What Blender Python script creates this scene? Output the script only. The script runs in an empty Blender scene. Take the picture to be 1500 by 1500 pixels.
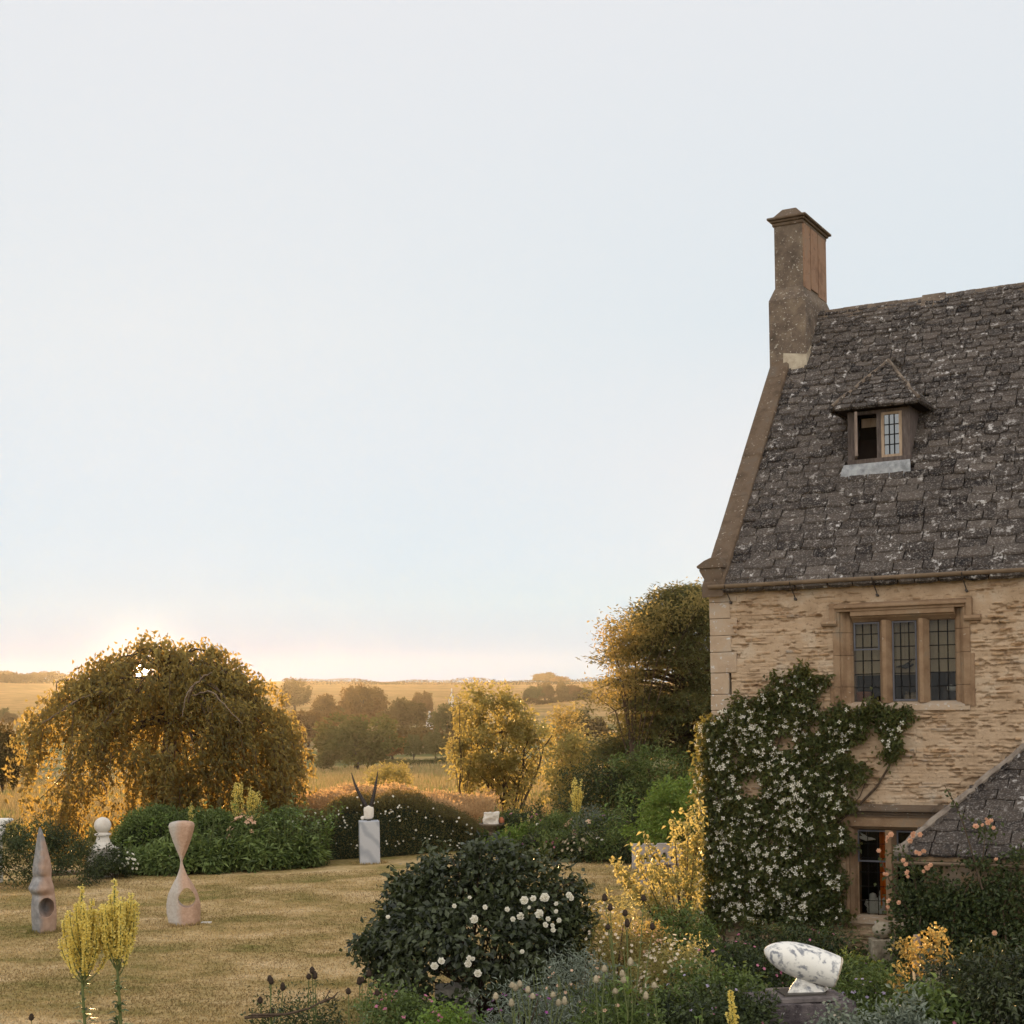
import bpy, math, random
import numpy as np
from mathutils import Vector, Matrix, noise as mnoise

# ------------------------------------------------------------------ camera, world, sun, exposure
S = bpy.context.scene
F, CX, CY, ROLL, EYE = 2100.0, 750.0, 1030.0, 0.018, 3.9
cam_d = bpy.data.cameras.new('camera'); cam = bpy.data.objects.new('camera', cam_d)
S.collection.objects.link(cam); S.camera = cam
cam_d.sensor_width = 36; cam_d.lens = F / 1500 * 36; cam_d.shift_y = (CY - 750) / 1500
cam_d.clip_start = 0.1; cam_d.clip_end = 9000
c_, s_ = math.cos(ROLL), math.sin(ROLL)
cam.matrix_world = Matrix(((c_, s_, 0, 0), (0, 0, -1, 0), (-s_, c_, 0, EYE), (0, 0, 0, 1)))

SUN_AZ, SUN_EL = math.radians(-14.45), math.radians(1.53)
SUN_DIR = Vector((math.sin(SUN_AZ) * math.cos(SUN_EL), math.cos(SUN_AZ) * math.cos(SUN_EL), math.sin(SUN_EL)))
sun_d = bpy.data.lights.new('sun', 'SUN'); sun = bpy.data.objects.new('sun', sun_d)
S.collection.objects.link(sun)
sun_d.energy = 5.0; sun_d.angle = math.radians(0.5); sun_d.color = (1.0, 0.63, 0.27)
sun.rotation_euler = (-SUN_DIR).to_track_quat('-Z', 'Y').to_euler()
sun.location = (0, 0, 60)

W = bpy.data.worlds.new('World'); S.world = W; W.use_nodes = True
nt = W.node_tree; nt.nodes.clear()
def N(t, **k):
    n = nt.nodes.new(t)
    for a, b in k.items(): setattr(n, a, b)
    return n
def LK(a, b): nt.links.new(a, b)
out = N('ShaderNodeOutputWorld')
sky = N('ShaderNodeTexSky', sky_type='NISHITA', sun_disc=False, sun_elevation=SUN_EL, sun_rotation=SUN_AZ,
        air_density=1.0, dust_density=1.5, ozone_density=1.0)
bg1 = N('ShaderNodeBackground'); bg1.inputs['Strength'].default_value = 0.006
LK(sky.outputs[0], bg1.inputs[0])
tc = N('ShaderNodeTexCoord'); sep = N('ShaderNodeSeparateXYZ'); LK(tc.outputs['Generated'], sep.inputs[0])
STOP_Z = (0.0, .02, .04, .07, .1, .16, .25, .45, 1.0)
AWAY = ((0.787, 0.905, 0.830), (0.787, 0.905, 0.830), (0.97, 0.95, 0.91), (1.0, 0.97, 0.89), (1.000, 0.931, 0.882), (0.918, 0.866, 0.846), (0.698, 0.778, 0.836), (0.780, 0.803, 0.838), (0.780, 0.803, 0.838))
NEAR = ((0.020, 0.373, 0.718), (0.020, 0.373, 0.718), (0.020, 0.40, 0.71), (0.235, 0.565, 0.785), (0.347, 0.628, 0.829), (0.510, 0.698, 0.841), (0.698, 0.778, 0.836), (0.780, 0.803, 0.838), (0.780, 0.803, 0.838))
def sky_ramp(cols):
    r_ = N('ShaderNodeValToRGB'); LK(sep.outputs['Z'], r_.inputs[0]); e = r_.color_ramp.elements
    e[0].position, e[0].color = STOP_Z[0], tuple(cols[0]) + (1,); e[1].position, e[1].color = STOP_Z[-1], tuple(cols[-1]) + (1,)
    for p, c in list(zip(STOP_Z, cols))[1:-1]:
        q = e.new(p); q.color = tuple(c) + (1,)
    return r_.outputs[0]
away, near = sky_ramp(AWAY), sky_ramp(NEAR)
# added fill: sky behind the camera brightened to light the shaded house front
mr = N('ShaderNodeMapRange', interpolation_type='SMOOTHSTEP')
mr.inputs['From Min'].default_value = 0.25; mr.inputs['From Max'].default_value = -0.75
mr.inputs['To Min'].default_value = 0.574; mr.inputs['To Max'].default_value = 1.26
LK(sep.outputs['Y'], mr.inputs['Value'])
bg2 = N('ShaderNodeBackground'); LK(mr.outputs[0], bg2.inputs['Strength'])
# low sun: aureole and disc
dot = N('ShaderNodeVectorMath', operation='DOT_PRODUCT'); LK(tc.outputs['Generated'], dot.inputs[0])
dot.inputs[1].default_value = SUN_DIR
def power(src, p, k):
    m = N('ShaderNodeMath', operation='MAXIMUM'); LK(src, m.inputs[0]); m.inputs[1].default_value = 0
    a = N('ShaderNodeMath', operation='POWER'); LK(m.outputs[0], a.inputs[0]); a.inputs[1].default_value = p
    b = N('ShaderNodeMath', operation='MULTIPLY'); LK(a.outputs[0], b.inputs[0]); b.inputs[1].default_value = k
    return b.outputs[0]
cool = N('ShaderNodeMix', data_type='RGBA'); LK(power(dot.outputs['Value'], 9, 1.0), cool.inputs[0]); LK(away, cool.inputs[6]); LK(near, cool.inputs[7])
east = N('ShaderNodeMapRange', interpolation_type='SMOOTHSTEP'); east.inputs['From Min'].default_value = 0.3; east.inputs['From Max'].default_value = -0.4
LK(sep.outputs['Y'], east.inputs['Value']); back_fill_col = N('ShaderNodeMix', data_type='RGBA'); LK(east.outputs[0], back_fill_col.inputs[0]); LK(cool.outputs[2], back_fill_col.inputs[6]); back_fill_col.inputs[7].default_value = (.78, .75, .70, 1)
LK(back_fill_col.outputs[2], bg2.inputs[0])
bg3 = N('ShaderNodeBackground'); bg3.inputs[0].default_value = (1, .70, .32, 1); LK(power(dot.outputs['Value'], 3500, .5), bg3.inputs['Strength'])
disc = N('ShaderNodeMath', operation='GREATER_THAN'); LK(dot.outputs['Value'], disc.inputs[0]); disc.inputs[1].default_value = math.cos(math.radians(.30))
dm = N('ShaderNodeMath', operation='MULTIPLY'); LK(disc.outputs[0], dm.inputs[0]); dm.inputs[1].default_value = 12
bg4 = N('ShaderNodeBackground'); bg4.inputs[0].default_value = (1, .86, .6, 1); LK(dm.outputs[0], bg4.inputs['Strength'])
def addsh(a, b):
    n = N('ShaderNodeAddShader'); LK(a, n.inputs[0]); LK(b, n.inputs[1]); return n.outputs[0]
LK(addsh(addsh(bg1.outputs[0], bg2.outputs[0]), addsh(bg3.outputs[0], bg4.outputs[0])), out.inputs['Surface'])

S.view_settings.view_transform = 'Standard'; S.view_settings.look = 'None'
S.view_settings.exposure = 0.8; S.view_settings.gamma = 1.0; S.view_settings.use_curve_mapping = False
S.cycles.use_denoising = True
try: S.cycles.denoiser = 'OPENIMAGEDENOISE'
except Exception: pass
try: S.cycles.denoising_prefilter = 'ACCURATE'; S.cycles.denoising_input_passes = 'RGB_ALBEDO_NORMAL'
except Exception: pass
S.cycles.max_bounces = 8; S.cycles.diffuse_bounces = 3; S.cycles.glossy_bounces = 3
S.cycles.transmission_bounces = 4; S.cycles.transparent_max_bounces = 12; S.cycles.volume_bounces = 0
S.cycles.sample_clamp_indirect = 6.0

# ------------------------------------------------------------------ measuring helpers (photograph -> place)
def ray(px, py):
    a = px - CX; b = CY - py
    return np.array([(a * c_ + b * s_) / F, 1.0, (-a * s_ + b * c_) / F])
def G(px, py, z=0.0):
    r = ray(px, py); t = (z - EYE) / r[2]
    return np.array([0, 0, EYE]) + r * t
def at(px, py, Y): return np.array([0, 0, EYE]) + ray(px, py) * Y
th = math.radians(27); U = np.array([math.cos(th), -math.sin(th), 0.0])
tg = math.radians(30.5); D = np.array([math.sin(tg), math.cos(tg), 0.0])
C0 = np.array([3.134, 22.31, 0.0])
def HV(s, d, z): return C0 + U * s + D * d + np.array([0, 0, z])
def HVA(a):
    a = np.asarray(a, float).reshape(-1, 3)
    return C0[None] + a[:, :1] * U + a[:, 1:2] * D + a[:, 2:3] * np.array([[0, 0, 1.0]])
def Wl(px, py, d=0.0):
    r = ray(px, py); o = C0 + D * d
    s, t = np.linalg.solve(np.array([[U[0], -r[0]], [U[1], -r[1]]]), -o[:2])
    return s, EYE + r[2] * t
NRM = np.array([-U[1], U[0], 0.0]) * -1   # outward normal of the front wall
NRM = np.array([U[1], -U[0], 0.0])

# ------------------------------------------------------------------ mesh builder
class MB:
    def __init__(s): s.v = []; s.f = []; s.tint = []; s.n = 0; s.mi = []
    def add(s, verts, faces, tint=0.5, m=0):
        verts = np.asarray(verts, float).reshape(-1, 3)
        t = np.full(len(verts), tint) if np.isscalar(tint) else np.asarray(tint, float)
        s.v.append(verts); s.tint.append(t)
        if isinstance(faces, np.ndarray): blocks = [faces]
        else:
            by = {}
            for f in faces: by.setdefault(len(f), []).append(f)
            blocks = [np.array(b, int) for b in by.values()]
        for b in blocks:
            if len(b): s.f.append(b + s.n); s.mi.append(np.full(len(b), m, int))
        s.n += len(verts)
    def box(s, a, b, xf=None, tint=.5, m=0):
        x0, y0, z0 = a; x1, y1, z1 = b
        v = np.array([[x0,y0,z0],[x1,y0,z0],[x1,y1,z0],[x0,y1,z0],[x0,y0,z1],[x1,y0,z1],[x1,y1,z1],[x0,y1,z1]], float)
        if xf: v = xf(v)
        s.add(v, np.array([[0,3,2,1],[4,5,6,7],[0,1,5,4],[1,2,6,5],[2,3,7,6],[3,0,4,7]]), tint, m)
    def prism(s, prof, a, b, axis, xf=None, tint=.5, m=0, cap=True):
        # prof: closed 2D polygon; axis 's': prof=(d,z) swept along s; axis 'z': prof=(s,d) swept along z; axis 'd': prof=(s,z)
        k = len(prof); v = []
        for e in (a, b):
            for p, q in prof:
                v.append({'s': (e, p, q), 'z': (p, q, e), 'd': (p, e, q)}[axis])
        v = np.array(v, float)
        if xf: v = xf(v)
        fs = [[i, (i+1) % k, k + (i+1) % k, k + i] for i in range(k)]
        if cap: fs += [list(range(k))[::-1], list(range(k, 2*k))]
        s.add(v, fs, tint, m)
    def tube(s, path, rad, n=6, tint=.5, m=0, cap=True):
        P = np.asarray(path, float); k = len(P)
        R = np.full(k, rad) if np.isscalar(rad) else np.asarray(rad, float)
        T = np.gradient(P, axis=0); T /= np.linalg.norm(T, axis=1)[:, None] + 1e-9
        ref = np.array([0.31, 0.95, 0.05]) if abs(T[:, 2]).mean() > .6 else np.array([0, 0, 1.0])
        A = np.cross(T, ref); A /= np.linalg.norm(A, axis=1)[:, None] + 1e-9
        B = np.cross(T, A)
        an = np.linspace(0, 2*np.pi, n, endpoint=False)
        v = (P[:, None] + R[:, None, None] * (A[:, None] * np.cos(an)[None, :, None] + B[:, None] * np.sin(an)[None, :, None])).reshape(-1, 3)
        i = np.arange(k-1)[:, None] * n; j = np.arange(n)[None]; jn = (j + 1) % n
        q = np.stack([i + j, i + jn, i + n + jn, i + n + j], -1).reshape(-1, 4)
        s.add(v, q, tint, m)
        if cap:
            s.add(v[-n:], [list(range(n))], tint, m)
            s.add(v[:n], [list(range(n))[::-1]], tint, m)
    def lathe(s, prof, c, n=20, tint=.5, m=0, ax=None, xf=None):
        # prof: (r, h) list
        an = np.linspace(0, 2*np.pi, n, endpoint=False); P = np.asarray(prof, float); k = len(P)
        v = np.stack([P[:, :1]*np.cos(an)[None], P[:, :1]*np.sin(an)[None], np.repeat(P[:, 1:2], n, 1)], -1).reshape(-1, 3)
        if ax is not None:
            M = np.array(Vector((0, 0, 1)).rotation_difference(Vector(ax)).to_matrix()); v = v @ M.T
        if xf: v = xf(v)
        v = v + np.asarray(c)
        i = np.arange(k-1)[:, None]*n; j = np.arange(n)[None]; jn = (j+1) % n
        q = np.stack([i+j, i+jn, i+n+jn, i+n+j], -1).reshape(-1, 4)
        s.add(v, q, tint, m)
        s.add(v[-n:], [list(range(n))], tint, m); s.add(v[:n], [list(range(n))[::-1]], tint, m)
    def leaves(s, P, A, Nn, L, Wd, tint, fold=.25, droop=.12, m=0, wide=.45):
        P = np.asarray(P, float); k = len(P)
        if k == 0: return
        A = A / (np.linalg.norm(A, axis=1)[:, None] + 1e-9)
        Sx = np.cross(A, Nn); Sx /= np.linalg.norm(Sx, axis=1)[:, None] + 1e-9
        N2 = np.cross(Sx, A)
        L = np.broadcast_to(np.asarray(L, float), (k,))[:, None]; Wd = np.broadcast_to(np.asarray(Wd, float), (k,))[:, None]
        mid = P + A*L*wide
        v = np.stack([P, mid + Sx*Wd/2 + N2*Wd*fold, P + A*L - N2*L*droop, mid - Sx*Wd/2 + N2*Wd*fold], 1).reshape(-1, 3)
        q = np.arange(4*k).reshape(k, 4)
        tint = np.repeat(np.broadcast_to(np.asarray(tint, float), (k,)), 4)
        s.add(v, q, tint, m)
    def build(s, name, mats, parent=None, smooth=False, loc=None):
        me = bpy.data.meshes.new(name)
        v = np.concatenate(s.v); org = np.zeros(3)
        if parent is not None: org = np.array(parent['_org'][:])
        elif loc is not None: org = np.asarray(loc, float)
        v = v - org
        nl = sum(b.size for b in s.f); nf = sum(len(b) for b in s.f)
        me.vertices.add(len(v)); me.vertices.foreach_set('co', v.astype(np.float32).ravel())
        me.loops.add(nl); me.loops.foreach_set('vertex_index', np.concatenate([b.ravel() for b in s.f]).astype(np.int32))
        tot = np.concatenate([np.full(len(b), b.shape[1]) for b in s.f]).astype(np.int32)
        st = np.concatenate([[0], np.cumsum(tot)[:-1]]).astype(np.int32)
        me.polygons.add(nf); me.polygons.foreach_set('loop_start', st)
        try: me.polygons.foreach_set('loop_total', tot)
        except Exception: pass
        if not isinstance(mats, (list, tuple)): mats = [mats]
        for mm in mats: me.materials.append(mm)
        if len(mats) > 1: me.polygons.foreach_set('material_index', np.concatenate(s.mi).astype(np.int32))
        at_ = me.attributes.new('tint', 'FLOAT', 'POINT'); at_.data.foreach_set('value', np.concatenate(s.tint).astype(np.float32))
        me.polygons.foreach_set('use_smooth', np.full(nf, bool(smooth)))
        me.update(calc_edges=True); me.validate()
        o = bpy.data.objects.new(name, me); S.collection.objects.link(o)
        if parent is not None: o.parent = parent; o['_org'] = list(map(float, org))
        else: o.location = org; o['_org'] = list(map(float, org))
        return o

def tag(o, label=None, cat=None, group=None, kind=None):
    if label: o['label'] = label
    if cat: o['category'] = cat
    if group: o['group'] = group
    if kind: o['kind'] = kind
    return o
def thing(name, label, cat, loc=(0, 0, 0), group=None):
    o = bpy.data.objects.new(name, None); S.collection.objects.link(o)
    o.location = loc; o['_org'] = [float(x) for x in loc]; o.empty_display_size = .2
    return tag(o, label, cat, group)
def dup(root, loc, rz=0.0, sc=1.0, label=None, group=None):
    r = root.copy(); S.collection.objects.link(r); r.location = loc
    r.rotation_euler = (0, 0, rz); r.scale = (sc, sc, sc) if np.isscalar(sc) else sc
    if label: r['label'] = label
    if group: r['group'] = group
    for ch in list(root.children):
        k = ch.copy(); S.collection.objects.link(k); k.parent = r
    return r

# ------------------------------------------------------------------ materials
def newmat(name):
    m = bpy.data.materials.new(name); m.use_nodes = True; m.node_tree.nodes.clear(); return m
class NT:
    def __init__(s, m): s.t = m.node_tree
    def n(s, t, **k):
        x = s.t.nodes.new(t)
        for a, b in k.items():
            if a in ('ins',):
                for kk, vv in b.items(): x.inputs[kk].default_value = vv
            else: setattr(x, a, b)
        return x
    def l(s, a, b): s.t.links.new(a, b)
    def noise(s, scale, detail=4, rough=.55, vec=None, dist=0.0):
        x = s.n('ShaderNodeTexNoise'); x.inputs['Scale'].default_value = scale; x.inputs['Detail'].default_value = detail
        x.inputs['Roughness'].default_value = rough; x.inputs['Distortion'].default_value = dist
        if vec is not None: s.l(vec, x.inputs['Vector'])
        return x.outputs['Fac']
    def ramp(s, src, stops):
        r = s.n('ShaderNodeValToRGB'); s.l(src, r.inputs[0]); e = r.color_ramp.elements
        def col(c): return (c, c, c, 1) if np.isscalar(c) else tuple(c) + (1,)
        e[0].position, e[0].color = stops[0][0], col(stops[0][1]); e[1].position, e[1].color = stops[-1][0], col(stops[-1][1])
        for p, c in stops[1:-1]: q = e.new(p); q.color = col(c)
        return r.outputs[0]
    def mix(s, f, a, b, mode='MIX'):
        x = s.n('ShaderNodeMix', data_type='RGBA', blend_type=mode)
        for i, v in ((0, f), (6, a), (7, b)):
            if isinstance(v, bpy.types.NodeSocket): s.l(v, x.inputs[i])
            elif i == 0: x.inputs[i].default_value = v
            else: x.inputs[i].default_value = tuple(v) + (1,)
        return x.outputs[2]
    def coords(s, scale=(1, 1, 1), obj=True):
        t = s.n('ShaderNodeNewGeometry'); mp = s.n('ShaderNodeMapping'); mp.inputs['Scale'].default_value = scale
        s.l(t.outputs['Position'], mp.inputs['Vector']); return mp.outputs[0]
    def tint(s):
        a = s.n('ShaderNodeAttribute', attribute_name='tint'); return a.outputs['Fac']
    def bump(s, h, st=.3, dist=.02):
        b = s.n('ShaderNodeBump'); b.inputs['Strength'].default_value = st; b.inputs['Distance'].default_value = dist
        s.l(h, b.inputs['Height']); return b.outputs[0]
    def pbsdf(s, col, rough=.8, spec=.25, nrm=None):
        p = s.n('ShaderNodeBsdfPrincipled')
        if isinstance(col, bpy.types.NodeSocket): s.l(col, p.inputs['Base Color'])
        else: p.inputs['Base Color'].default_value = tuple(col) + (1,)
        if isinstance(rough, bpy.types.NodeSocket): s.l(rough, p.inputs['Roughness'])
        else: p.inputs['Roughness'].default_value = rough
        p.inputs['Specular IOR Level'].default_value = spec
        if nrm is not None: s.l(nrm, p.inputs['Normal'])
        return p.outputs[0]
    def out(s, sh):
        o = s.n('ShaderNodeOutputMaterial'); s.l(sh, o.inputs['Surface'])

def leaf_mat(name, a, b, trans, tw=.4, rough=.45, spec=.3):
    m = newmat(name); t = NT(m)
    col = t.mix(t.tint(), a, b)
    p = t.pbsdf(col, rough, spec)
    tr = t.n('ShaderNodeBsdfTranslucent'); t.l(t.mix(t.tint(), tuple(x*.75 for x in trans), trans), tr.inputs[0])
    mx = t.n('ShaderNodeMixShader'); mx.inputs[0].default_value = tw
    t.l(p, mx.inputs[1]); t.l(tr.outputs[0], mx.inputs[2]); t.out(mx.outputs[0]); return m
def stone_mat(name, stops, scale=3, bump=.4, rough=.9, spots=None, spot_scale=18, spot_t=.62, fine=60, tintmix=None):
    m = newmat(name); t = NT(m); v = t.coords()
    col = t.ramp(t.noise(scale, 6, .65, v), stops)
    if tintmix is not None: col = t.mix(t.tint(), col, tintmix, 'MULTIPLY')
    if spots is not None:
        f = t.ramp(t.noise(spot_scale, 5, .6, v), [(spot_t, 0.0), (spot_t + .07, 1.0)])
        col = t.mix(f, col, spots)
    nb = t.bump(t.noise(fine, 5, .7, v), bump, .02)
    t.out(t.pbsdf(col, rough, .2, nb)); return m
def plain_mat(name, col, rough=.6, spec=.3, var=.15, scale=8):
    m = newmat(name); t = NT(m)
    cc = t.ramp(t.noise(scale, 4, .6, t.coords()), [(.3, tuple(x*(1-var) for x in col)), (.7, tuple(min(1, x*(1+var)) for x in col))])
    t.out(t.pbsdf(cc, rough, spec)); return m
def bark_mat(name, a, b):
    m = newmat(name); t = NT(m)
    n = t.noise(7, 6, .7, t.coords((3, 3, .6)))
    t.out(t.pbsdf(t.ramp(n, [(.3, a), (.7, b)]), .9, .15, t.bump(n, .6, .03))); return m

M = {}
M['bark'] = bark_mat('bark', (.045, .03, .02), (.12, .085, .06))
M['palebark'] = bark_mat('pale_bark', (.12, .085, .06), (.27, .2, .15))
M['weep'] = leaf_mat('weeping_leaf', (.013, .019, .006), (.058, .072, .025), (.97, .67, .19), .43)
M['golden'] = leaf_mat('golden_leaf', (.024, .032, .010), (.10, .105, .030), (.98, .76, .24), .42)
M['yew'] = leaf_mat('conifer_leaf', (.016, .028, .010), (.068, .092, .032), (.65, .50, .15), .22)
M['ash'] = leaf_mat('ash_leaf', (.035, .042, .014), (.11, .11, .034), (.95, .68, .22), .40)
M['green'] = leaf_mat('border_leaf', (.028, .048, .015), (.19, .25, .08), (.20, .25, .04), .3)
M['bright'] = leaf_mat('fresh_leaf', (.085, .155, .030), (.22, .32, .07), (.30, .36, .05), .35)
M['dark'] = leaf_mat('dark_leaf', (.010, .018, .008), (.080, .105, .040), (.11, .12, .025), .2)
M['rose'] = leaf_mat('rose_leaf', (.008, .013, .006), (.082, .098, .044), (.10, .12, .03), .18, .36, .4)
M['hedge'] = leaf_mat('hedge_leaf', (.022, .032, .011), (.080, .090, .032), (.75, .48, .15), .26)
M['far'] = leaf_mat('far_leaf', (.030, .030, .012), (.085, .068, .026), (.40, .24, .06), .3, .9, .05)
M['fargreen'] = leaf_mat('far_green_leaf', (.030, .040, .014), (.09, .10, .035), (.35, .28, .07), .28, .9, .05)
M['farwarm'] = leaf_mat('far_warm_leaf', (.045, .028, .010), (.13, .08, .028), (.50, .26, .07), .32, .9, .05)
M['farhedge'] = leaf_mat('far_hedge_leaf', (.030, .026, .012), (.07, .055, .022), (.2, .12, .04), .04, .9, .03)
M['farpale'] = leaf_mat('far_pale_leaf', (.075, .085, .035), (.13, .13, .055), (.26, .2, .06), .3, .9, .05)
M['clem'] = leaf_mat('clematis_leaf', (.010, .018, .006), (.072, .095, .030), (.60, .50, .13), .25)
M['straw'] = leaf_mat('straw_blade', (.26, .19, .085), (.46, .35, .17), (.5, .34, .14), .35, .8, .1)
M['sward'] = leaf_mat('turf_blade', (.24, .185, .07), (.54, .385, .19), (.5, .34, .14), .25, .8, .1)
M['sward'] = None
M['hedge_glow'] = leaf_mat('seed_head', (.26, .18, .09), (.50, .36, .2), (.90, .58, .30), .5, .8, .1)  # orange of the sunlit hedge top put into the blade colour
M['meadowgreen'] = leaf_mat('meadow_blade', (.12, .14, .05), (.25, .23, .1), (.4, .36, .1), .35, .8, .1)
M['strap'] = leaf_mat('strap_leaf', (.07, .11, .035), (.26, .33, .12), (.35, .42, .10), .3)
M['silver'] = leaf_mat('silver_leaf', (.12, .155, .12), (.25, .28, .22), (.25, .26, .15), .25)
def petal(name, a, b, tr=.3):
    return leaf_mat(name, a, b, b, tr, .6, .2)
M['white'] = petal('white_petal', (.70, .65, .52), (.86, .83, .74))
M['cream'] = petal('cream_petal', (.72, .58, .42), (.85, .76, .62), .45)
M['yellow'] = petal('yellow_petal', (.80, .60, .10), (.92, .80, .30), .45)
M['pink'] = petal('pink_petal', (.42, .10, .20), (.66, .25, .36))
M['purple'] = petal('purple_petal', (.24, .05, .22), (.42, .12, .38))
M['apricot'] = petal('apricot_petal', (.78, .42, .26), (.88, .62, .45), .4)
M['mauve'] = petal('mauve_petal', (.34, .28, .45), (.5, .42, .58))
M['teasel'] = plain_mat('teasel_head', (.045, .032, .024), .9, .1)
M['teaselpale'] = plain_mat('pale_teasel_head', (.34, .29, .2), .9, .1)
M['stalk'] = plain_mat('green_stalk', (.12, .14, .05), .7, .2)
M['soil'] = stone_mat('soil', [(.3, (.03, .022, .014)), (.7, (.07, .05, .03))], 4, .6)

# ------------------------------------------------------------------ ground, hills, haze
def smooth(a, b, x):
    t = np.clip((x - a) / (b - a), 0, 1); return t*t*(3-2*t)
PD = [-400, 45, 80, 120, 200, 280, 400, 600, 800, 1000, 1300, 1500, 1600]
PZ = [-.12, -.12, -1.2, -3, -6, -8, -8.5, -4.5, 1.0, 8, 19.5, 25, 24]
def terr(x, y):
    x = np.asarray(x, float); y = np.asarray(y, float)
    d = np.where(y > 0, np.hypot(y, x*.35), y)
    z = np.interp(d, PD, PZ)
    z = z + smooth(500, 1500, d) * np.clip(-(x - 40) * .0185, -6, 14)
    z = z + smooth(70, 200, d) * (np.sin(x*.021 + y*.004)*.5 + np.sin(y*.013 + 1.3)*.5)
    return z
ys = np.concatenate([np.linspace(-390, 30, 22), np.linspace(36, 130, 48), np.linspace(134, 400, 68), np.linspace(410, 1580, 84)])
xs = np.concatenate([np.linspace(-980, -130, 60), np.linspace(-124, 124, 90), np.linspace(130, 980, 60)])
X, Y = np.meshgrid(xs, ys); Z = terr(X, Y)
mb = MB(); nx = len(xs)
i = np.arange(len(ys)-1)[:, None]*nx; j = np.arange(nx-1)[None]
mb.add(np.stack([X, Y, Z], -1), np.stack([i+j, i+j+1, i+nx+j+1, i+nx+j], -1).reshape(-1, 4))
m = newmat('field_grass'); t = NT(m)
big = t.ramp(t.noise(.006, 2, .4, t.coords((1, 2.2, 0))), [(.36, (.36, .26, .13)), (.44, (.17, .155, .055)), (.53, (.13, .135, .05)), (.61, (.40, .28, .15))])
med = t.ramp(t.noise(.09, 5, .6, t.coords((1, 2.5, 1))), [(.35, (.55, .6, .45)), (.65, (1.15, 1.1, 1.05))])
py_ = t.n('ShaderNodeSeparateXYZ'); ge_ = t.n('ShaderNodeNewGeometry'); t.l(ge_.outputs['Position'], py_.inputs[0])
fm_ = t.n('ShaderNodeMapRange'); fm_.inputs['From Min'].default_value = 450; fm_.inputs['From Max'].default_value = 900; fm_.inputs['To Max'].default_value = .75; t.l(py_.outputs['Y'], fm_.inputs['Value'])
col = t.mix(1.0, t.mix(fm_.outputs[0], big, (.50, .275, .11)), med, 'MULTIPLY')   # far hill: wheat tan with the orange sunset glow put in
t.out(t.pbsdf(col, .95, .05)); M['field'] = m
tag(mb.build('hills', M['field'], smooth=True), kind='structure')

def lawn_col(t):
    a = t.noise(.42, 7, .68, t.coords((1, 1.5, 1)))
    return t.ramp(a, [(.34, (.21, .185, .06)), (.43, (.32, .245, .10)), (.52, (.45, .325, .155)), (.60, (.56, .415, .225)), (.68, (.64, .48, .29))])
# lawn sheet
rng = np.random.default_rng(5)
xs = np.linspace(-26, 14, 161); ys = np.linspace(-6, 40, 185)
X, Y = np.meshgrid(xs, ys)
Z = .025*np.sin(X*.9 + .4*Y) * np.sin(Y*.7) + .012*np.sin(X*2.3 - Y*1.9)
mb = MB(); nx = len(xs); i = np.arange(len(ys)-1)[:, None]*nx; j = np.arange(nx-1)[None]
mb.add(np.stack([X, Y, Z], -1), np.stack([i+j, i+j+1, i+nx+j+1, i+nx+j], -1).reshape(-1, 4))
m = newmat('dry_lawn'); t = NT(m)
b = t.noise(7, 5, .7, t.coords((1, 1.6, 1)))
c = lawn_col(t)
c = t.mix(.8, c, t.ramp(b, [(.3, (.26, .27, .22)), (.46, (.80, .80, .78)), (.7, (1.25, 1.2, 1.15))]), 'MULTIPLY')
t.out(t.pbsdf(c, .95, .05, t.bump(t.noise(35, 4, .7, t.coords()), .8, .03))); M['lawn'] = m
tag(mb.build('lawn', M['lawn'], smooth=True), kind='structure')
m = newmat('turf_blade'); t = NT(m)
c = t.mix(.75, lawn_col(t), t.ramp(t.tint(), [(.0, .38), (.5, .9), (1.0, 1.3)]), 'MULTIPLY')
p_ = t.pbsdf(c, .85, .08); tr_ = t.n('ShaderNodeBsdfTranslucent'); t.l(c, tr_.inputs[0]); mx = t.n('ShaderNodeMixShader'); mx.inputs[0].default_value = .22
t.l(p_, mx.inputs[1]); t.l(tr_.outputs[0], mx.inputs[2]); t.out(mx.outputs[0]); M['sward'] = m
def lawnz(x, y): return .025*np.sin(x*.9 + .4*y)*np.sin(y*.7) + .012*np.sin(x*2.3 - y*1.9)

def haze(density=.00009):
    m = newmat('haze_air'); t = NT(m)
    v = t.n('ShaderNodeVolumePrincipled'); v.inputs['Density'].default_value = density
    v.inputs['Color'].default_value = (.95, .88, .78, 1); v.inputs['Anisotropy'].default_value = .62
    o = t.n('ShaderNodeOutputMaterial'); t.l(v.outputs[0], o.inputs['Volume'])
    mb = MB(); mb.box((-1000, -400, -12), (1000, 1590, 54))
    tag(mb.build('haze', m), kind='stuff')
haze()

# ------------------------------------------------------------------ the stone house
EZ, RZ, RD = 5.72, 10.53, 3.4
SL = (RZ - EZ) / RD
rng = np.random.default_rng(11)
M['tile'] = None
m = newmat('stone_tile'); t = NT(m); v = t.coords()
base = t.mix(t.tint(), (.013, .011, .012), (.100, .083, .073))
base = t.mix(t.ramp(t.noise(9, 5, .65, v), [(.42, 0.0), (.62, .35)]), base, (.105, .078, .06))
sp = t.mix(1.0, t.ramp(t.noise(9, 6, .7, v), [(.575, 0.0), (.635, 1.0)]), t.ramp(t.noise(2.2, 3, .6, v), [(.36, 0.0), (.62, 1.0)]), 'MULTIPLY')
base = t.mix(t.ramp(t.noise(38, 3, .6, v), [(.54, 0.0), (.61, .6)]), base, (.22, .20, .185))
base = t.mix(sp, base, (.52, .50, .49))
t.out(t.pbsdf(base, .88, .25, t.bump(t.noise(55, 5, .7, v), .7, .02))); M['tile'] = m
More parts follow.
